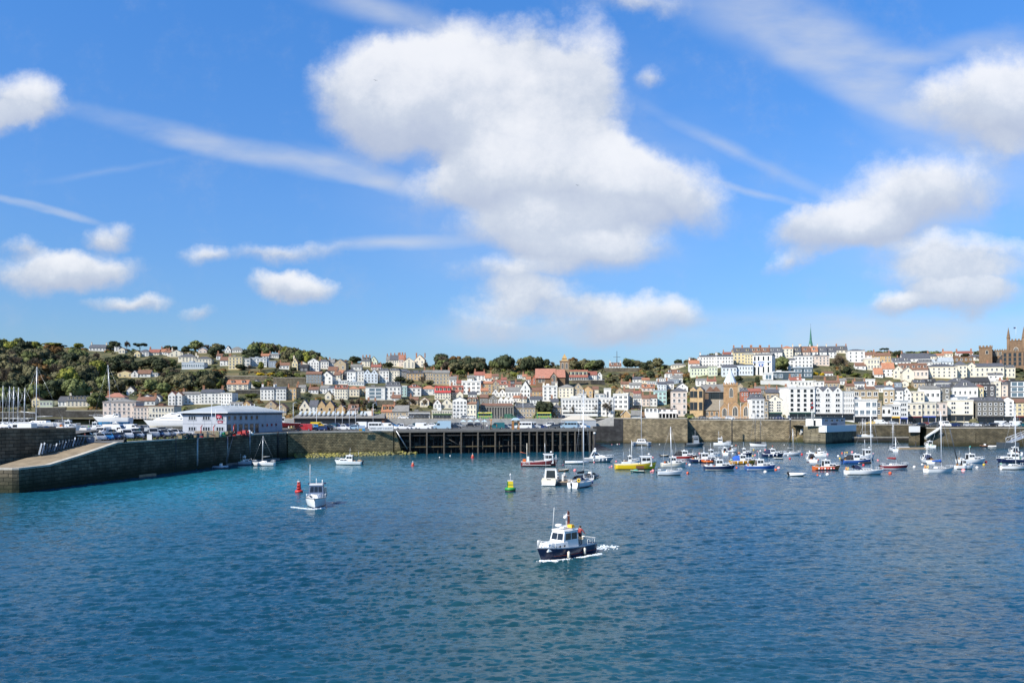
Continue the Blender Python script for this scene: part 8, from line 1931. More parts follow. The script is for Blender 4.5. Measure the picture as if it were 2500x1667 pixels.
def make_car(kind, col, seed=0):
 L, W, H = KC[kind]; top = car_profile(kind, L, H); pm_ = mat('car_'+col.replace(' ', '_'), CARC[col], .25, coat=.8, metal=.0) if col in CARC else col
 parts = []
 g = MB(); n = len(top); wt = W/2
 def yw(z): return wt if z < .95 else wt-(z-.95)*(.26 if kind in ('hatchback', 'saloon', 'estate car', 'pickup') else .06)
 prof = [(x, z) for x, z in top]+[(L/2, .25), (-L/2, .25)]
 A = [(x, -yw(z), z) for x, z in prof]; Bq = [(x, yw(z), z) for x, z in prof]; N_ = len(prof)
 ci = [(-L*.31), L*.31]
 g.v = A+Bq; g.mi = []; i = g.m(pm_)
 g.f.append(list(range(N_))); g.f.append(list(range(2*N_-1, N_-1, -1)))
 for a in range(N_): b = (a+1) % N_; g.f.append([b, a, N_+a, N_+b])
 g.mi = [i]*len(g.f); g.sm = [False]*len(g.f)
 parts.append(('body', g.mesh('body'), None))
 if kind in ('hatchback', 'saloon', 'estate car', 'pickup'):
  ks = [k for k, (x, z) in enumerate(top) if z >= H-.07]; xr, xf = top[ks[0]-1], top[ks[-1]+1]; xt0, xt1 = top[ks[0]], top[ks[-1]]
  for sgn in (-1, 1):
   for (u0, u1) in ((.06, .36), (.39, .68), (.71, .97)) if kind == 'estate car' else ((.08, .46), (.50, .95)):
    lo0, lo1 = xr[0]+(xf[0]-xr[0])*u0, xr[0]+(xf[0]-xr[0])*u1; hi0, hi1 = xt0[0]+(xt1[0]-xt0[0])*u0, xt0[0]+(xt1[0]-xt0[0])*u1
    zl, zh = max(xr[1], xf[1])+.04, H-.10; f = lambda lo, hi, z: lo+(hi-lo)*(z-.9)/(H-.9)
    q = [(f(lo0, hi0, zl), zl), (f(lo1, hi1, zl), zl), (f(lo1, hi1, zh), zh), (f(lo0, hi0, zh), zh)]
    g = MB(); g.hexa([(x, sgn*(yw(z)-.02), z) for x, z in q], [(x, sgn*(yw(z)+.012), z) for x, z in q], glass); parts.append(('window', g.mesh('window'), None))
  for (a, b, dx) in ((xf, xt1, .015), (xr, xt0, -.015)):
   g = MB(); p0 = (a[0]+(b[0]-a[0])*.08, a[1]+(b[1]-a[1])*.08); p1 = (a[0]+(b[0]-a[0])*.92, a[1]+(b[1]-a[1])*.92); w0, w1 = yw(p0[1])*.86, yw(p1[1])*.86
   g.hexa([(p0[0], -w0, p0[1]), (p0[0], w0, p0[1]), (p1[0], w1, p1[1]), (p1[0], -w1, p1[1])], [(p0[0]+dx, -w0, p0[1]+.012), (p0[0]+dx, w0, p0[1]+.012), (p1[0]+dx, w1, p1[1]+.012), (p1[0]+dx, -w1, p1[1]+.012)], glass); parts.append(('windscreen' if dx > 0 else 'rear_window', g.mesh('windscreen'), None))
 elif kind == 'bus':
  for sgn in (-1, 1):
   for k in range(5):
    x0 = -L/2+.35+k*(L-.9)/5; g = MB(); g.box(x0+.06, x0+(L-.9)/5-.06, min(sgn*(yw(1.8)-.04), sgn*(yw(1.8)+.02)), max(sgn*(yw(1.8)-.04), sgn*(yw(1.8)+.02)), 1.25, 2.2, glass); parts.append(('window', g.mesh('window'), None))
   g = MB(); y0_, y1_ = sorted((sgn*(yw(1)-.05), sgn*(yw(1)+.015))); g.box(-L/2+.2, L/2-.2, y0_, y1_, 2.3, 2.75, mat('bus_yellow', (.72, .62, .12), .4)); g.box(-L/2+.3, L/2-.2, y0_, y1_, .85, 1.15, mat('bus_yellow', (0, 0, 0))); parts.append(('stripe', g.mesh('stripe'), None))
  g = MB(); g.box(L/2-.02, L/2+.02, -1.0, 1.0, 1.25, 2.4, glass); parts.append(('windscreen', g.mesh('windscreen'), None))
 else:
  p0, p1 = top[4], top[3]
  g = MB(); a = (p0[0]+(p1[0]-p0[0])*.1, p0[1]+(p1[1]-p0[1])*.1); b = (p0[0]+(p1[0]-p0[0])*.8, p0[1]+(p1[1]-p0[1])*.8); w0, w1 = yw(a[1])*.88, yw(b[1])*.86
  g.hexa([(a[0], -w0, a[1]), (a[0], w0, a[1]), (b[0], w1, b[1]), (b[0], -w1, b[1])], [(a[0]+.02, -w0, a[1]+.015), (a[0]+.02, w0, a[1]+.015), (b[0]+.02, w1, b[1]+.015), (b[0]+.02, -w1, b[1]+.015)], glass); parts.append(('windscreen', g.mesh('windscreen'), None))
  spans = ((L/2-2.3, L/2-1.45),) if kind != 'minibus' else ((L/2-2.3, L/2-1.45), (L/2-3.4, L/2-2.5), (L/2-4.4, L/2-3.5), (L/2-5.3, L/2-4.5))
  for sgn in (-1, 1):
   for x0, x1 in spans:
    y0_, y1_ = sorted((sgn*(yw(1.5)-.04), sgn*(yw(1.25)+.015))); g = MB(); g.box(x0, x1, y0_, y1_, 1.25, min(1.85, H-.3), glass); parts.append(('window', g.mesh('window'), None))
 if kind == 'pickup':
  g = MB(); g.box(-L/2+.12, -.45, -W/2+.12, W/2-.12, .96, .985, darkm); parts.append(('load_bed', g.mesh('load_bed'), None))
 wg = MB(); r_ = .31 if kind != 'bus' else .45
 wg.rings([[(rr*math.cos(a), y, rr*math.sin(a)) for a in [2*math.pi*q/14 for q in range(14)]] for y, rr in ((-.1, r_*.9), (-.1, r_), (.1, r_), (.1, r_*.9))], black); wg.rings([[(rr*math.cos(a), y, rr*math.sin(a)) for a in [2*math.pi*q/10 for q in range(10)]] for y, rr in ((-.115, r_*.6), (.115, r_*.6))], wheelm)
 wm2 = wg.mesh('wheel')
 for x in ci:
  for y in (-wt+.06, wt-.06): parts.append(('wheel', wm2, (x, y, r_)))
 zl = .62 if kind not in ('van', 'large van', 'bus', 'minibus') else .85
 for nm, x, m in (('headlight', L/2-.035, lampm), ('tail_light', -L/2-.02, tailm)):
  for y in (-wt+.28, wt-.28):
   g = MB(); g.box(x, x+.055, y-.17, y+.17, zl, zl+.17, m); parts.append((nm, g.mesh(nm), None))
 root = bpy.data.objects.new('car', None);
 return parts
PROTO = {}
def car(loc, rz, kind, col, label, group):
 key = (kind, col)
 if key not in PROTO: PROTO[key] = make_car(kind, col)
 nm = 'bus' if kind == 'bus' else 'van' if 'van' in kind else 'minibus' if kind == 'minibus' else 'pickup' if kind == 'pickup' else 'parked_car'
 t = thing(nm, label, {'bus': 'bus', 'van': 'van', 'minibus': 'minibus', 'pickup': 'pickup'}.get(nm, 'car'), loc, rz, group)
 for n, me, l in PROTO[key]: link(n, me, t, l)
 return t
def car_row(name, items, group, z, gap=None):
 """items: (px, Y, heading deg, kind, colour)"""
 used = set()
 for i, (px, Y, hd, kind, col) in enumerate(items):
  d = lambda k: '%s %s' % (items[k][4], items[k][3])
  pr = 'right of the '+d(i-1) if i else 'at the left end'
  nx = 'left of the '+d(i+1) if i+1 < len(items) else 'at the right end'
  lb = '%s %s %s and %s, %s' % (col, kind, pr, nx, name)
  k = 2
  words_ = lb.split()
  if len(words_) > 15: lb = '%s %s %s, %s' % (col, kind, pr, name)
  if lb in used: lb = '%s %s %s, %s' % (col, kind, nx, name)
  if len(lb.split()) > 16: lb = '%s %s, %s, %s' % (col, kind, pr.replace('right of', 'by'), name.replace('row of', 'row,'))
  while lb in used: lb = '%s %s, number %d of its colour, %s' % (col, kind, k, name); k += 1
  used.add(lb)
  car(XY(px, Y, z) if z else XY(px, Y, gz(px, Y)), RAD(hd), kind, col, lb, group)
C_ = 'saloon hatchback estate car'.split()
H_, S_, E_, V_, LV, PK, MB_, BU = 'hatchback', 'saloon', 'estate car', 'van', 'large van', 'pickup', 'minibus', 'bus'
g1 = 'cars in the left pier car park'
car_row('front row of the left pier car park', [(206, 168, 200, S_, 'black'), (243, 158, -50, H_, 'silver'), (262, 161, -50, H_, 'bright blue'), (277, 163.5, -50, S_, 'navy blue'), (292, 166, -50, H_, 'dark grey'), (307, 168, -50, V_, 'white'), (323, 170.5, -50, S_, 'dark grey'), (336, 172.5, -50, H_, 'silver'), (352, 175, -50, S_, 'black'), (371, 178, -50, V_, 'silver'), (385, 180, -50, H_, 'navy blue'), (399, 182, -50, E_, 'silver'), (412, 184, -50, S_, 'grey'), (424, 186, -50, E_, 'white'), (436, 188, -50, S_, 'silver')], g1, 6.9)
car_row('second row of the left pier car park', [(190, 181, 180, V_, 'white'), (212, 183, 180, H_, 'silver'), (232, 186, 0, S_, 'dark grey'), (250, 188, -90, V_, 'white'), (268, 190, -90, H_, 'teal'), (284, 192, 0, LV, 'white'), (318, 196, -60, S_, 'navy blue'), (333, 198, -60, H_, 'teal'), (348, 200, -60, E_, 'black'), (364, 202, -60, S_, 'pale blue'), (380, 204, -60, H_, 'dark grey'), (396, 206, -60, E_, 'black'), (412, 208, -60, S_, 'white')], g1, 6.9)
car_row('back row of the left pier car park', [(186, 222, 180, H_, 'pale blue'), (202, 224, 180, S_, 'teal'), (218, 226, 0, E_, 'white'), (334, 236, 0, S_, 'navy blue'), (350, 238, 180, H_, 'grey'), (324, 226, 0, V_, 'white')], g1, 6.9)
car_row('upper boat park at far left', [(20, 152, 0, S_, 'white'), (36, 154, 0, H_, 'silver'), (52, 153, 180, V_, 'white'), (80, 155, 0, H_, 'pale blue'), (100, 157, 180, S_, 'dark grey')], 'cars in the upper boat park', 8.4)
g2_ = 'vehicles on the middle quay'
car_row('front row of the middle quay', [(743, 231, 180, V_, 'red'), (784, 233, 180, H_, 'navy blue'), (797, 235, 180, E_, 'black'), (812, 238, 0, H_, 'silver'), (836, 240, 0, PK, 'white'), (861, 241, 180, H_, 'pale blue'), (873, 243, 0, E_, 'dark grey'), (922, 246, 0, MB_, 'white'), (948, 246.5, 0, V_, 'white'), (984, 246, 180, PK, 'white'), (1006, 247, 0, S_, 'white'), (1034, 248, 0, V_, 'white'), (1079, 250, 180, LV, 'pale blue'), (1112, 254, 0, H_, 'black'), (1213, 253, 180, V_, 'teal'), (1232, 255, 180, S_, 'silver'), (1247, 258, 0, S_, 'navy blue'), (1277, 256, 180, MB_, 'white'), (1299, 258, 0, MB_, 'silver'), (1321, 258, 0, H_, 'navy blue'), (1350, 258, 180, H_, 'dark grey'), (1366, 260, 0, S_, 'black'), (1388, 259, 180, MB_, 'pale blue'), (1410, 260, 0, MB_, 'white'), (1426, 261, 0, H_, 'bright blue')], g2_, 6.91)
car_row('second row of the middle quay', [(722, 252, 0, H_, 'yellow'), (735, 254, 180, H_, 'pale blue'), (750, 258, 0, S_, 'silver'), (764, 260, 180, H_, 'bright blue'), (778, 262, 0, V_, 'yellow'), (794, 263, 0, S_, 'white'), (808, 264, 180, H_, 'teal'), (824, 266, 0, E_, 'navy blue'), (845, 268, 180, S_, 'navy blue'), (860, 270, 0, H_, 'grey'), (878, 268, 180, V_, 'white'), (893, 274, 180, S_, 'silver'), (906, 276, 0, H_, 'bright blue'), (960, 272, 0, S_, 'bright blue'), (975, 276, 180, H_, 'silver'), (1020, 280, 0, H_, 'teal'), (1053, 282, 180, S_, 'white'), (1065, 284, 0, H_, 'green'), (1104, 284, 180, S_, 'dark grey'), (1122, 282, 0, E_, 'grey'), (1150, 284, 0, S_, 'black'), (1164, 286, 180, H_, 'dark grey'), (1258, 284, 0, S_, 'teal'), (1340, 286, 180, E_, 'white'), (1374, 288, 0, H_, 'grey')], g2_, 6.91)
car_row('road behind the middle quay', [(985, 327.5, 0, S_, 'white'), (1000, 328, 180, H_, 'dark grey'), (1137, 329, 0, H_, 'grey'), (1150, 329, 180, S_, 'white'), (1246, 328, 0, V_, 'green'), (1270, 329, 0, H_, 'navy blue'), (1375, 328, 0, E_, 'black'), (1392, 328, 180, S_, 'dark grey')], 'cars on the waterfront road', 9.21)
PROTO[(BU, 'bus green')] = make_car(BU, mat('bus_green', (.03, .24, .06), .35, coat=.5))
for px, lb in ((1184, 'green and yellow bus before the dark market front'), (1328, 'green and yellow bus below the big dark round tree')): car(XY(px, 327.6, 9.21), 0, BU, 'bus green', lb, 'green and yellow buses on the waterfront road')
g3_ = 'cars on the right quay'
car_row('row on the right quay', [(2150, 337, 0, V_, 'white'), (2178, 337, 0, H_, 'silver'), (2126, 337.5, 180, S_, 'yellow'), (2248, 294, 180, S_, 'black'), (2262, 296, 0, H_, 'orange red'), (2277, 292, 180, S_, 'dark grey'), (2292, 296, 0, E_, 'grey'), (2307, 292, -90, V_, 'white'), (2325, 291, 180, S_, 'navy blue'), (2337, 296, 180, H_, 'dark grey'), (2366, 292, -80, H_, 'silver'), (2379, 292, 0, S_, 'white'), (2402, 292, -90, E_, 'dark grey'), (2420, 291, 180, S_, 'black'), (2432, 294, 0, H_, 'silver'), (2447, 297, 0, V_, 'white'), (2455, 289, 180, S_, 'white'), (2468, 291, 0, S_, 'navy blue'), (2484, 291, 0, V_, 'white'), (2497, 290, 180, H_, 'teal')], g3_, 6.83)
car_row('quay before the old church', [(1716, 331, 0, H_, 'black'), (1745, 331, 180, S_, 'silver'), (1782, 331, 0, H_, 'white'), (1900, 328, 180, S_, 'navy blue')], 'cars by the old church', 9.01)
# ------------------------------------------------------------ office on the left pier
cA = XY(553, 200, 6.9); cB = XY(689, 228, 6.9); d_ = (cB-cA); LB = d_.length; ang = math.atan2(d_.y, d_.x)
of = thing('office_building', 'blue grey two storey harbour office with broad hipped metal roof on the left pier', 'office', cA, ang)
WB = 12.3; HB = 5.25; pan = mat('office_cladding', (.40, .42, .46), .6, var=.05); pan2 = mat('office_panel', (.33, .35, .39), .6)
g = MB(); g.box(0, LB, 0, WB, -.2, HB, pan); g.build('wall', of)
g = MB()
for k in range(1, 9): g.box(LB*k/9-.03, LB*k/9+.03, -.03, 0, 0, HB-.4, pan2)
for k in range(1, 4): g.box(-.03, 0, WB*k/4-.03, WB*k/4+.03, 0, HB-.4, pan2)
g.box(-.04, LB+.04, -.04, 0, 2.55, 2.7, pan2); g.box(-.05, 0, -.04, WB, 2.55, 2.7, pan2); g.box(-.05, LB+.05, -.06, 0, HB-.5, HB, mat('office_fascia_dark', (.07, .08, .10), .6)); g.box(-.06, -.005, -.06, WB+.05, HB-.5, HB, mat('office_fascia_dark', (0, 0, 0))); g.build('cladding_strip', of)
rfm = mat('office_roof', (.40, .43, .44), .5, var=.08, vscale=.3); o = .9
g = MB(); A = [(-o, -o), (LB+o, -o), (LB+o, WB+o), (-o, WB+o)]; Bv = [(WB*.55, WB*.48), (LB-WB*.45, WB*.48), (LB-WB*.45, WB*.52), (WB*.55, WB*.52)]
g.hexa([(x, y, HB) for x, y in A], [(x, y, HB+.25) for x, y in A], mat('office_gutter', (.62, .64, .66), .4)); g.hexa([(x, y, HB+.25) for x, y in A], [(x, y, HB+2.0) for x, y in Bv], rfm)
for k in range(1, 22): x = -o+(LB+2*o)*k/22; f = min(1, min(x+o, LB+o-x)/(WB*.5)); g.tube([(x, -o, HB+.27), (x, -o+(WB*.48+o)*f, HB+.27+1.75*f)], .035, rfm, 4)
rf = g.build('roof', of)
vm = MB(); vm.tube([(0, 0, 0), (0, 0, .5)], .12, white, 7); vm.lathe([(.2, .5), (.2, .58), (.05, .7)], white, 8); vme = vm.mesh('roof_vent')
for k in range(9): link('roof_vent', vme, rf, (WB*.5+k*(LB-WB)/8, WB*.42, HB+1.7))
WU = {'p': window_mesh('window', 3, 1, .1, pan2), 's': window_mesh('window', 1, 1, .1, pan2), 't': window_mesh('window', 2, 2, .06, darkm)}
for yb in (.75, 3.5):
 for y in (1.8, 5.6, 9.6):
  o_ = link('window', WU['p'], of, (0, y, yb), -math.pi/2, (2.3, 1, 1.05))
for k in range(6): link('window', WU['s'], of, (1.2+k*2.7, 0, 3.45), 0, (1.3, 1, 1.15)); link('window', WU['t'], of, (1.2+k*2.7, 0, .1), 0, (1.7, 1, 2.3))
for k in range(4): link('window', WU['s'], of, (17.6+k*2.5, 0, 1.5), 0, (1.1, 1, .8))
g = MB(); g.box(-.12, -.05, 1.0, 2.4, 2.75, 3.3, mat('sign_dark_red', (.30, .02, .05), .5)); g.box(-.15, -.12, 1.3, 2.1, 2.95, 3.1, white); g.build('sign', of)
# ------------------------------------------------------------ boats ashore
def stand(t, L, z0):
 g = MB()
 for x in (-L*.25, L*.2):
  for y in (-1, 1): g.tube([(x, y*1.6, -z0), (x, y*.9, .1)], .06, darkm, 5)
 g.box(-L*.3, L*.3, -.2, .2, -z0, -z0+.25, darkm); g.build('cradle', t)
t = boat_at(274, 1050, 180, 'big white and blue bottomed yacht standing ashore behind the left car park', 'sailing_yacht', 'yacht', 'yacht ashore', None, 9.3, 235)
L = 11.4; B = 3.4; h_, sh, hb = hull(t, L, B, 1.4, .25, .16, 'w', 'a', 'w', .05, deckm, 2.0, .7, 1.0); cabin(t, -L*.12, L*.22, B*.55, 1.5, .55, .9, .1, .15, gel, 3, 0, 0, .3, .75, name='coachroof', wf=.5); cabin(t, -L*.2, -L*.02, B*.5, 1.6, 1.0, .5, .1, .1, gel, 2, 2, 0, .4, .85, name='wheelhouse')
g = MB(); g.hexa([(-L*.1, -.25, -2), (L*.15, -.25, -2), (L*.2, .25, -.6), (-L*.1, .25, -.6)], [(-L*.1, .3, -2), (L*.15, .3, -2), (L*.2, .35, -.6), (-L*.1, .35, -.6)], HULL['a']); g.build('keel', t); g = MB(); g.box(-L*.35, -L*.08, -1.2, 1.2, 3.1, 3.2, canvas_n); g.build('bimini', t)
h = (1050-900)*235/F-3.5; rig(t, L*.03, 1.9, 15.0, 0, alu, None, 1.3, L*.47, -L*.46, r=.1, lean=-.9); rail(t, sh, hb, L, .7, .99, .6); stand(t, L, 1.7)
rod(t, 'bowsprit', [(L*.46, 0, 2.0), (L*.60, 0, 2.1)], .05, alu)
t = boat_at(412, 1056, 180, 'large white motor yacht with raked windows standing ashore left of the office', 'motor_yacht', 'motor boat', 'motor yacht ashore', None, 8.3, 226)
L = 14.5; B = 4.0; h_, sh, hb = hull(t, L, B, 1.7, .12, .14, 'w', 'c', 'k', .05, gel, 2.3, .9, .8); cabin(t, -L*.36, L*.34, B*.8, 1.65, .8, 2.6, .2, .25, gel, 3, 0, 0, .4, .75, name='deckhouse', wf=.4); cabin(t, -L*.33, L*.16, B*.74, 2.4, 1.15, 2.4, 1.0, .35, gel, 3, 2, 0, .25, .8, .1, name='saloon', wf=.6); g = MB(); g.box(-L*.30, -L*.05, -1.2, 1.2, 3.75, 3.9, gel, None, .3, .1); g.build('flybridge', t); rail(t, sh, hb, L, .6, .99, .6); stand(t, L, 1.4)
g = MB(); g.box(-L*.36, L*.32, -B*.5-.02, -B*.5+.3, .9, 1.0, darkm); g.build('stripe', t)
t = boat_at(702, 1048, 200, 'white and red fishing boat standing ashore right of the office', 'fishing_boat', 'fishing boat', 'fishing boat ashore', None, 8.0, 238)
b_fisher(t, 7.5, 'm', 'm', 'w', False, None, False); stand(t, 7.5, 1.1)
t = boat_at(100, 1034, 178, 'long white racing yacht with tall bare mast in the upper boat park', 'sailing_yacht', 'yacht', 'racing yacht ashore', None, 9.2, 178)
b_yacht(t, 11.0, 'w', 'g', (1034-915)*178/F+1.2, None, '', mx=.10); stand(t, 11, .8); rod(t, 'boom', [(1.0, 0, 3.0), (4.6, 0, 3.4)], .07, alu)
for i, (px, Y, lb) in enumerate(((10, 170, 'leftmost of five small yachts with thin masts in the upper boat park'), (27, 171, 'second of five small yachts with thin masts in the upper boat park'), (38, 169, 'middle one of five small yachts with thin masts in the upper boat park'), (50, 172, 'fourth of five small yachts with thin masts in the upper boat park'), (66, 170, 'fifth of five small yachts with thin masts, next to the racing yacht'))):
 t = boat_at(px, 1040, 150+12*i, lb, 'sailing_yacht', 'yacht', 'small yacht ashore', 'small yachts ashore in the upper boat park', 9.0, Y); b_yacht(t, 5.6, 'w', 'w', 8.0-.1*i, None, '', mx=.1); stand(t, 5.6, .6)
for i, (px, Y, hd, lb) in enumerate(((170, 176, 0, 'white upturned dinghy by the end of the upper boat park'), (235, 210, 5, 'white long cover boat behind the left car park'), (285, 207, 0, 'cream covered boat below the yacht ashore'))):
 t = boat_at(px, 1040, hd, lb, 'motor_boat', 'motor boat', 'small boat ashore', None, 8.5 if i == 0 else 7.6, Y); b_motor(t, 5.0, 'w', 'w', 'w', ''); stand(t, 5, .6)
# ------------------------------------------------------------ slip clutter, quay clutter
dn = MB(); dn.hexa([(-.55, 0, 0), (.55, 0, 0), (.4, .5, 2.6), (-.4, .5, 2.6)], [(-.5, -.28, .1), (.5, -.28, .1), (.25, .25, 2.7), (-.25, .25, 2.7)], HULL['d']); dn.box(-.6, -.5, -.3, -.2, 0, 2.6, HULL['p']);
dme = dn.mesh('upturned_dinghy')
dn2 = MB(); dn2.hexa([(-.55, 0, 0), (.55, 0, 0), (.4, .5, 2.6), (-.4, .5, 2.6)], [(-.5, -.28, .1), (.5, -.28, .1), (.25, .25, 2.7), (-.25, .25, 2.7)], HULL['p']); dme2 = dn2.mesh('upturned_dinghy')
for i in range(15):
 f = i/14; px = 97+105*f; z = 4.6+2.0*f**.9
 py = 1109-44*f*1.0
 Y = 138.5+8.5*f
 x = XY(px, Y).x
 o_ = link('upturned_dinghy', dme2 if i in (0, 1, 5, 8, 11) else dme, None, (x, Y, 3.9+2.9*max(0, (Y-131)/17)), RAD(-55+trnd.uniform(-12, 12)), (.7, .8, trnd.uniform(.45, .62) if i > 1 else .75)); tag(o_, 'dinghy stood on end in the long row against the upper wall beside the slipway', 'dinghy', 'dinghies stacked along the slipway wall')
g = MB(); g.box(-1.1, 1.1, -.7, .7, 0, 1.0, mat('skip_blue', (.16, .20, .26), .6), None, -.1, -.1); tag(g.build('skip', None, XY(211, 149, 6.85)), 'blue grey skip at the head of the slipway', 'skip')
def clutter(name, label, cat, px, Y, parts, rz=0, z=6.9):
 t = thing(name, label, cat, XY(px, Y, z), rz)
 for nm, mb in parts: mb.build(nm, t)
 return t
potm = mat('net_brown', (.20, .16, .09), .95, var=.4, vscale=4); palm = mat('pallet_wood', (.36, .27, .16), .9, var=.25, vscale=3)
def mb_box(*a): g = MB(); g.box(*a); return g
pc_ = [(447, 168, 'pile of weedy brown pots'), (463, 170.5, 'pile of dark nets'), (478, 172, 'heap of creels and floats'), (536, 181, 'heap of green nets'), (560, 184, 'round heap of rope coils'), (597, 190, 'stack of red crates'), (610, 193, 'heap of black and white fenders')]
for i, (px, Y, nm) in enumerate(pc_):
 r = random.Random(i); g = MB(); ms = {'green': (mat('net_green', (.02, .25, .08), .9), mat('net_pale', (.4, .5, .55), .9)), 'red cr': (HULL['r'], mat('crate_red', (.4, .05, .05), .7)), 'rope c': (potm, black), 'black ': (black, white)}.get(next((k for k in ('green', 'red cr', 'rope c', 'black ') if k in nm), ''), (potm, mat('net_dark', (.05, .06, .08), .9)))
 for k in range(16):
  x, y, z = r.uniform(-1.3, 1.3), r.uniform(-.8, .8), r.uniform(0, 1.0); s_ = r.uniform(.2, .45)
  if k % 2: g.box(x-s_, x+s_, y-s_, y+s_, max(0, z-s_), z+s_*.6, ms[k % 4 > 1])
  else: g.ball((x, y, z), s_, ms[k % 4 > 1], .8, 7, 5)
 tag(g.build('gear_pile', None, XY(px, Y, 6.9), RAD(80)), nm+' on the edge of the left pier', 'fishing gear')
g = MB()
for k in range(7): g.box(-2.6, 2.6, -.6, .6, .05+.2*k, .19+.2*k, palm)
tag(g.build('pallet_stack', None, XY(506, 177.5, 6.9), RAD(10)), 'stack of tan timber pallets on the pier edge before the office', 'pallets')
for px, Y, lb in ((491, 176, 'red davit post left of the timber pallets'), (571, 187, 'tall red davit post before the dark office side'), (522, 179.5, 'red bollard frame right of the timber pallets')):
 t = thing('davit', lb, 'davit', XY(px, Y, 6.9)); g = MB(); g.tube([(0, 0, 0), (0, 0, 2.3)], .13, HULL['r'], 7); g.build('post', t); g = MB(); g.tube([(0, 0, 2.2), (.5, -.6, 2.7)], .09, HULL['r'], 6); g.box(-.5, .5, -.3, .3, 0, .5, HULL['r']); g.build('arm', t)
g = MB(); g.box(-.45, .45, -.35, .35, 0, 1.25, white); g.box(-.5, .5, -.4, .4, 1.25, 1.35, conc); g.box(.46, .55, -.3, .3, .2, 1.1, darkm); tag(g.build('kiosk_cabinet', None, XY(366, 159.5, 6.9), .2), 'pair of white cabinets on the pier edge by the grass', 'cabinet')
for i, (px, Y, lb) in enumerate(((306, 149.5, 'dark bollard at the top of the slipway'), (352, 157, 'dark bollard left of the white cabinets'), (385, 161.5, 'dark bollard right of the white cabinets'), (402, 163.5, 'second dark bollard right of the white cabinets'), (421, 166, 'third dark bollard right of the white cabinets'))):
 g = MB(); g.lathe([(.30, 0), (.26, .45), (.36, .55), (.34, .68), (.05, .74)], black, 10); tag(g.build('bollard', None, XY(px, Y, 6.9)), lb, 'bollard', 'bollards on the left pier')
gs_ = MB(); gs_.rings([[XY(px, Y, 6.93), XY(px+2, Y+3.5, 6.93)] for px, Y in ((308, 153.5), (330, 156.5), (370, 162), (410, 167), (446, 171))], grass, False, False, False); tag(gs_.build('grass_strip'), kind='structure')
r = random.Random(9); V = []; Fc = []
for i in range(900):
 u = r.random(); px = 308+138*u; Y = 153.5+17.5*u+r.uniform(0, 3.4); c = XY(px, Y, 6.93); k = len(V); a = r.uniform(0, 6.28); q = Vector((math.cos(a), math.sin(a), 0))*.12; V += [c-q, c+q, c+q*.6+Vector((0, 0, .28)), c-q*.6+Vector((0, 0, .28))]; Fc.append((k, k+1, k+2, k+3))
g = MB(); g.poly(V, Fc, LEAF['hedge']); tag(g.build('grass'), 'rough grass strip along the left pier edge', 'grass', kind='stuff')
for i, (Y, w_, z0, m, lb) in enumerate(((174, .16, .8, alu, 'pale pipe down the left pier face, nearest the slipway'), (166, .10, .5, darkm, 'thin dark pipe down the left pier face, nearest the slipway'), (186.5, .14, .5, steel, 'pale pipe on the left pier face beside the gangway'), (181, .14, 1.2, mat('pipe_brown', (.16, .12, .09), .8), 'brown pipe on the left pier face'), (197, .13, 2.0, steel, 'short pale pipe on the left pier face right of the gangway'), (212, .22, 0, black, 'black ladder recess near the far end of the left pier'))):
 g = MB(); x = edgeX(Y)+.12;
 for dy in (-.22, .22): g.tube([(x, Y+dy, z0), (x, Y+dy, 7.3)], w_*.5, m, 6)
 for k in range(14): g.tube([(x, Y-.22, z0+.2+k*(6.8-z0)/14), (x, Y+.22, z0+.2+k*(6.8-z0)/14)], .025, m, 4)
 tag(g.build('wall_ladder'), lb.replace('pipe', 'ladder').replace('ladder recess', 'ladder'), 'ladder')
# ------------------------------------------------------------ flag, lamps, signs, shelters
t = thing('flagpole', 'tall white flagpole with a red ensign before the office front', 'flagpole', XY(526.5, 180, 6.9)); rod(t, 'pole', [(0, 0, 0), (0, 0, 6.2)], .05, white)
g = MB(); g.rings([[(x, .10*math.sin(x*4), 4.2), (x, .10*math.sin(x*4+.5), 4.85+.12*math.sin(x*3))] for x in [.05+.19*i for i in range(8)]], mat('flag_red', (.40, .02, .05), .8), False, True, False)
g.rings([[(x, .10*math.sin(x*4)-.02, 4.45), (x, .10*math.sin(x*4+.5)-.02, 4.6)] for x in [.25+.19*i for i in range(5)]], mat('flag_white', (.7, .68, .7), .8), False, True, False); g.build('flag', t)
def lamp(px, Y, z, h, label, dbl=False, m=alu):
 t = thing('street_lamp', label, 'street lamp', XY(px, Y, z), 0, 'street lamps along the quays'); g = MB(); g.tube([(0, 0, 0), (0, 0, h)], .09, m, 6, .06); g.build('post', t)
 for s_ in ((-1, 1) if dbl else (1,)):
  g = MB(); g.tube([(0, 0, h-.05), (s_*.8, 0, h+.15)], .045, m, 5); g.build('arm', t); g = MB(); g.box(s_*.8-.35, s_*.8+.35, -.14, .14, h+.1, h+.24, steel); g.build('lamp_head', t)
lamp(517, 187, 6.9, 7.4, 'pale street lamp before the middle of the office front'); lamp(683, 232, 6.9, 9.0, 'tall street lamp behind the right end of the office'); lamp(716, 246, 6.9, 8.2, 'street lamp between office and red van')
for i, (px, Y, h, lb) in enumerate(((773, 262, 6.0, 'leftmost'), (819, 266, 6.5, 'second'), (836, 268, 7.2, 'third'), (853, 262, 6.3, 'fourth'), (868, 270, 6.4, 'fifth'), (911, 272, 8.2, 'sixth'))): lamp(px, Y, 6.9, h, lb+' pale street lamp in front of the low market hall', i % 2 == 0)
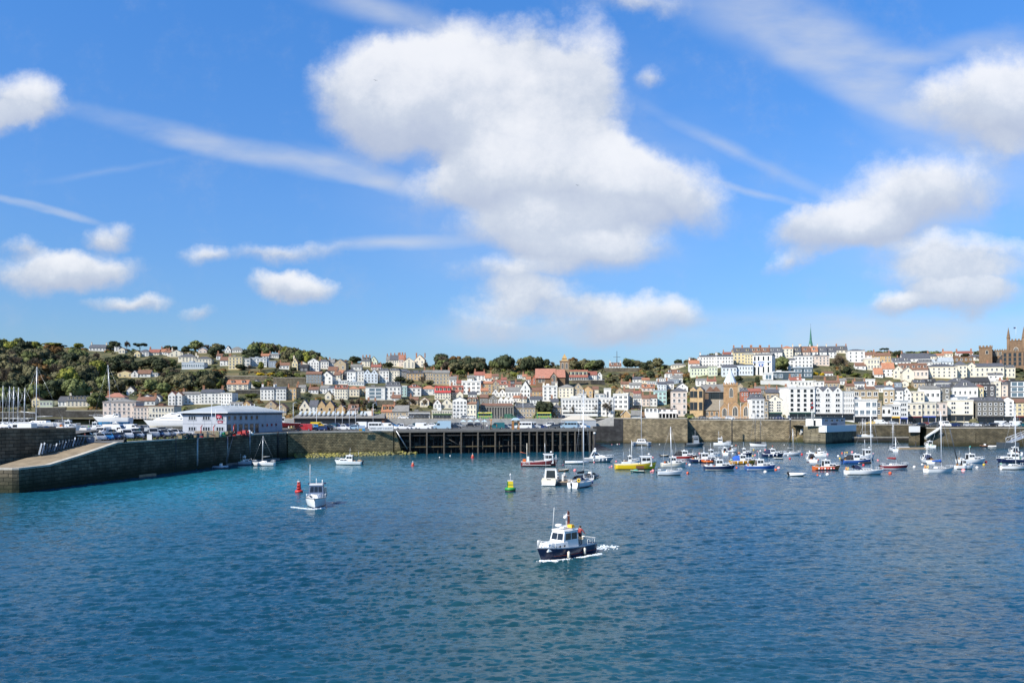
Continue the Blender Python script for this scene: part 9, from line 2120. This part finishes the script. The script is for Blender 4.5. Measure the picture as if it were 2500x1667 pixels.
for px, Y, h, lb in ((1078, 326.5, 10, 'dark street lamp before the cream shop'), (1180, 250, 5.2, 'dark street lamp beside the people on the jetty'), (1277, 327, 9, 'pale street lamp before the granite building'), (1370, 326.5, 12, 'tall pale street lamp right of the big dark round tree'), (1500, 319, 9, 'pale street lamp left of the gabled shelter')): lamp(px, Y, 6.9 if Y < 300 else 9.2, h, lb, True, darkm if 'dark street' in lb else alu)
for px, h, lb in ((1757, 8, 'leftmost white lamp standard before the old church'), (1778, 6.5, 'second white lamp standard before the old church'), (1808, 6.8, 'third white lamp standard before the old church'), (1825, 6.8, 'fourth white lamp standard before the old church')): lamp(px, 327.6, 9.0, h, lb, False, white)
for px, z0, lb in ((1787, 1.0, 'dark fender pile against the quay wall below the old church'), (1929, -1, 'dark mooring pile left of the stone ramp'), (1972, -1, 'tall dark mooring pile before the stone ramp')):
 p = XY(px, 318.5); g = MB(); g.tube([(0, 0, -2), (0, 0, 9.5 if '1929' not in str(px) else 8.6)], .22, black, 8); g.tube([(0, 0, 8.6), (0, 0, 9.6)], .27, steel, 8); tag(g.build('mooring_pile', None, (p.x, p.y, 0)), lb, 'mooring pile')
bp = XY(926.5, 225.6, 6.9); ba = math.atan2(11.1, 23.4)
bn = thing('speed_sign', 'long white speed limit sign on the rail above the olive wall', 'sign', (-37.6, 229.2, 6.9), ba-.3);
kx = 57/F*228/math.cos(ba-math.atan(-.166))
g = MB(); g.box(-3.4, 3.4, -.1, 0, .12, 1.30, white); g.build('board', bn)
cu = bpy.data.curves.new('text', 'FONT'); cu.body = 'SPEED LIMIT 4 KNOTS'; cu.size = .70; cu.extrude = .01; cu.align_x = 'CENTER'; cu.space_character = 1.0
ob = bpy.data.objects.new('tmp', cu); COL.objects.link(ob); me = bpy.data.meshes.new_from_object(ob.evaluated_get(bpy.context.evaluated_depsgraph_get())); bpy.data.objects.remove(ob)
me.materials.clear(); me.materials.append(darkm); xs_ = [v.co.x for v in me.vertices]; sc_ = 6.3/(max(xs_)-min(xs_))
q = link('lettering', me, bn, (0, -.115, .45), 0, (sc_, 1.05, 1)); q.rotation_euler = (RAD(90), 0, 0)
g = MB(); g.box(-3.5, -3.4, -.1, .1, -.3, 1.4, darkm); g.box(3.4, 3.55, -.1, .1, -.3, 1.9, darkm); g.build('post', bn)
q_ = thing('notice_board', 'small notice board with blue and orange foot left of the speed sign', 'sign', (-42.7, 226.8, 6.9), ba); g = MB(); g.box(-.85, .85, -.1, 0, .7, 1.6, mat('board_pale', (.6, .66, .74), .6)); g.box(-.85, .0, -.1, 0, .1, .7, mat('board_orange', (.65, .38, .05), .6)); g.box(.0, .85, -.1, 0, .1, .7, mat('board_blue', (.05, .38, .62), .6)); g.build('board', q_); g = MB(); g.box(-.8, -.7, 0, .1, -.1, 1.5, darkm); g.box(.7, .8, 0, .1, -.1, 1.5, darkm); g.build('post', q_)
def railing(name, a, b, z, label, h=1.05, n=60, m=steel):
 t = thing(name, label, 'railing', (0, 0, 0)); g = MB();
 for zz in (h, h*.55): g.tube([(a.x, a.y, z+zz), (b.x, b.y, z+zz)], .035, m, 4)
 g.build('rail', t); pm_ = MB(); pm_.tube([(0, 0, 0), (0, 0, h)], .035, m, 4); pme = pm_.mesh('post')
 for k in range(n+1): p = a.lerp(b, k/n); link('post', pme, t, (p.x, p.y, z))
railing('railing', XY(720, 324.5), XY(1445, 324.5), 9.5, 'long grey railing along the waterfront road above the car park', 1.1, 80)
railing('railing', XY(1690, 326.2), XY(1985, 321.6), 9.05, 'railing along the quay before the old church', 1.0, 40, white)
railing('railing', XY(2096, 335.2), XY(2226, 335.2), 6.85, 'white railing along the inner basin', 1.0, 22, white)
t = thing('timber_shelter', 'open orange timber shelter with blue roof on the jetty', 'shelter', XY(1259, 247, 6.9), jang); g = MB(); om_ = mat('orange_timber', (.42, .19, .05), .8)
for x in (-.9, .9):
 for y in (-.7, .7): g.box(x-.12, x+.12, y-.12, y+.12, 0, 2.9, om_)
g.box(-1.1, 1.1, -.1, .1, 2.0, 2.3, om_); g.build('frame', t); g = MB(); g.hexa([(-1.3, -1.1, 2.9), (1.3, -1.1, 2.9), (1.3, 1.1, 2.9), (-1.3, 1.1, 2.9)], [(-.6, -.2, 3.6), (.6, -.2, 3.6), (.6, .2, 3.6), (-.6, .2, 3.6)], mat('shelter_roof', (.35, .48, .55), .5)); g.build('roof', t)
t = thing('signal_post', 'orange signal post with cross arm on the jetty among people', 'post', XY(1199, 245, 6.9)); rod(t, 'post', [(0, 0, 0), (0, 0, 3.2)], .13, om_); g = MB(); g.box(-.5, .4, -.1, .1, 2.9, 3.2, om_); g.build('arm', t)
t = thing('canopy', 'white market canopies over tables on the jetty, left of the bus people', 'canopy', XY(1153, 262, 6.9)); g = MB()
for k in range(4): g.hexa([(-4+2.3*k, -1, 2.2), (-1.9+2.3*k, -1, 2.2), (-1.9+2.3*k, 1, 2.2), (-4+2.3*k, 1, 2.2)], [(-3+2.3*k, -.1, 2.8), (-2.9+2.3*k, -.1, 2.8), (-2.9+2.3*k, .1, 2.8), (-3+2.3*k, .1, 2.8)], mat('canopy_blue', (.42, .52, .60), .7))
g.build('fabric', t); g = MB()
for k in range(5): g.tube([(-4+2.3*k, -1, 0), (-4+2.3*k, -1, 2.2)], .05, steel, 5)
g.build('post', t)
t = thing('marquee', 'pale tented roof at the right end of the jetty', 'marquee', XY(1412, 296, 6.9)); g = MB(); g.hexa([(-6.5, -3, 2.3), (6.5, -3, 2.3), (6.5, 3, 2.3), (-6.5, 3, 2.3)], [(-3, -.3, 3.9), (3, -.3, 3.9), (3, .3, 3.9), (-3, .3, 3.9)], mat('tent_cream', (.50, .46, .38), .8)); g.build('fabric', t); g = MB(); g.box(-6.3, 6.3, -2.8, 2.8, 0, 2.3, mat('tent_side', (.36, .38, .40), .8)); g.build('side', t)
t = thing('quay_ramp', 'pale ramp wall rising from the jetty to the dark quay wall', 'ramp', XY(1440, 300, 6.9)); g = MB(); g.hexa([(0, 0, 0), (9, 0, 0), (9, 3, 0), (0, 3, 0)], [(0, 0, .6), (9, 0, 3.6), (9, 3, 3.6), (0, 3, .6)], conc); g.build('wall', t)
t = thing('harbour_light', 'slender harbour light with red cap and red gallery before the white gables', 'harbour light', pc+Vector((-4.0, 2.6, 6.8))); g = MB()
for k in range(3): a = k*2.09; g.tube([(.5*math.cos(a), .5*math.sin(a), 0), (.22*math.cos(a), .22*math.sin(a), 7.0)], .06, white, 5)
g.build('tower', t); g = MB(); g.lathe([(.5, 6.6), (.6, 7.2), (.6, 7.4)], HULL['r'], 12); g.build('gallery', t); g = MB(); g.lathe([(.34, 7.4), (.34, 8.4)], gls2, 10); g.build('lantern', t); g = MB(); g.lathe([(.5, 8.4), (.3, 8.8), (.03, 9.3)], HULL['r'], 10); g.build('cap', t)
p = gpt(1506, 898); t = thing('flagpole', 'very tall dark mast rising behind the skyline house right of the church', 'mast', XY(1506, 566, gz(1506, 566))); rod(t, 'pole', [(0, 0, -2), (0, 0, (gpy(1506, 566)-856)*566/F)], .38, darkm, 7, .16); rod(t, 'yard', [(-2.5, 0, 8), (2.5, 0, 8)], .12, darkm)
bird = MB(); bm2 = mat('gull_grey', (.30, .30, .32), .8)
bird.hexa([(-.7, -.05, .12), (0, -.1, 0), (0, .1, 0), (-.7, .05, .14)], [(-.7, -.05, .14), (0, -.1, .05), (0, .1, .05), (-.7, .05, .16)], bm2); bird.hexa([(0, -.1, 0), (.7, -.05, .12), (.7, .05, .14), (0, .1, 0)], [(0, -.1, .05), (.7, -.05, .14), (.7, .05, .16), (0, .1, .05)], bm2); bird.ball((0, 0, .02), .1, bm2, 1, 7, 5)
bme = bird.mesh('gull')
for px, py, Y, lb in ((1410, 453, 120, 'gull flying in front of the big middle cloud'), (917, 197, 130, 'gull flying before the bright left part of the big cloud'), (969, 1206-250, 110, 'gull flying above the jetty')):
 if py < 900: tag(link('gull', bme, None, P(px, py, Y), .5, (.5, .5, .5)), lb, 'bird')
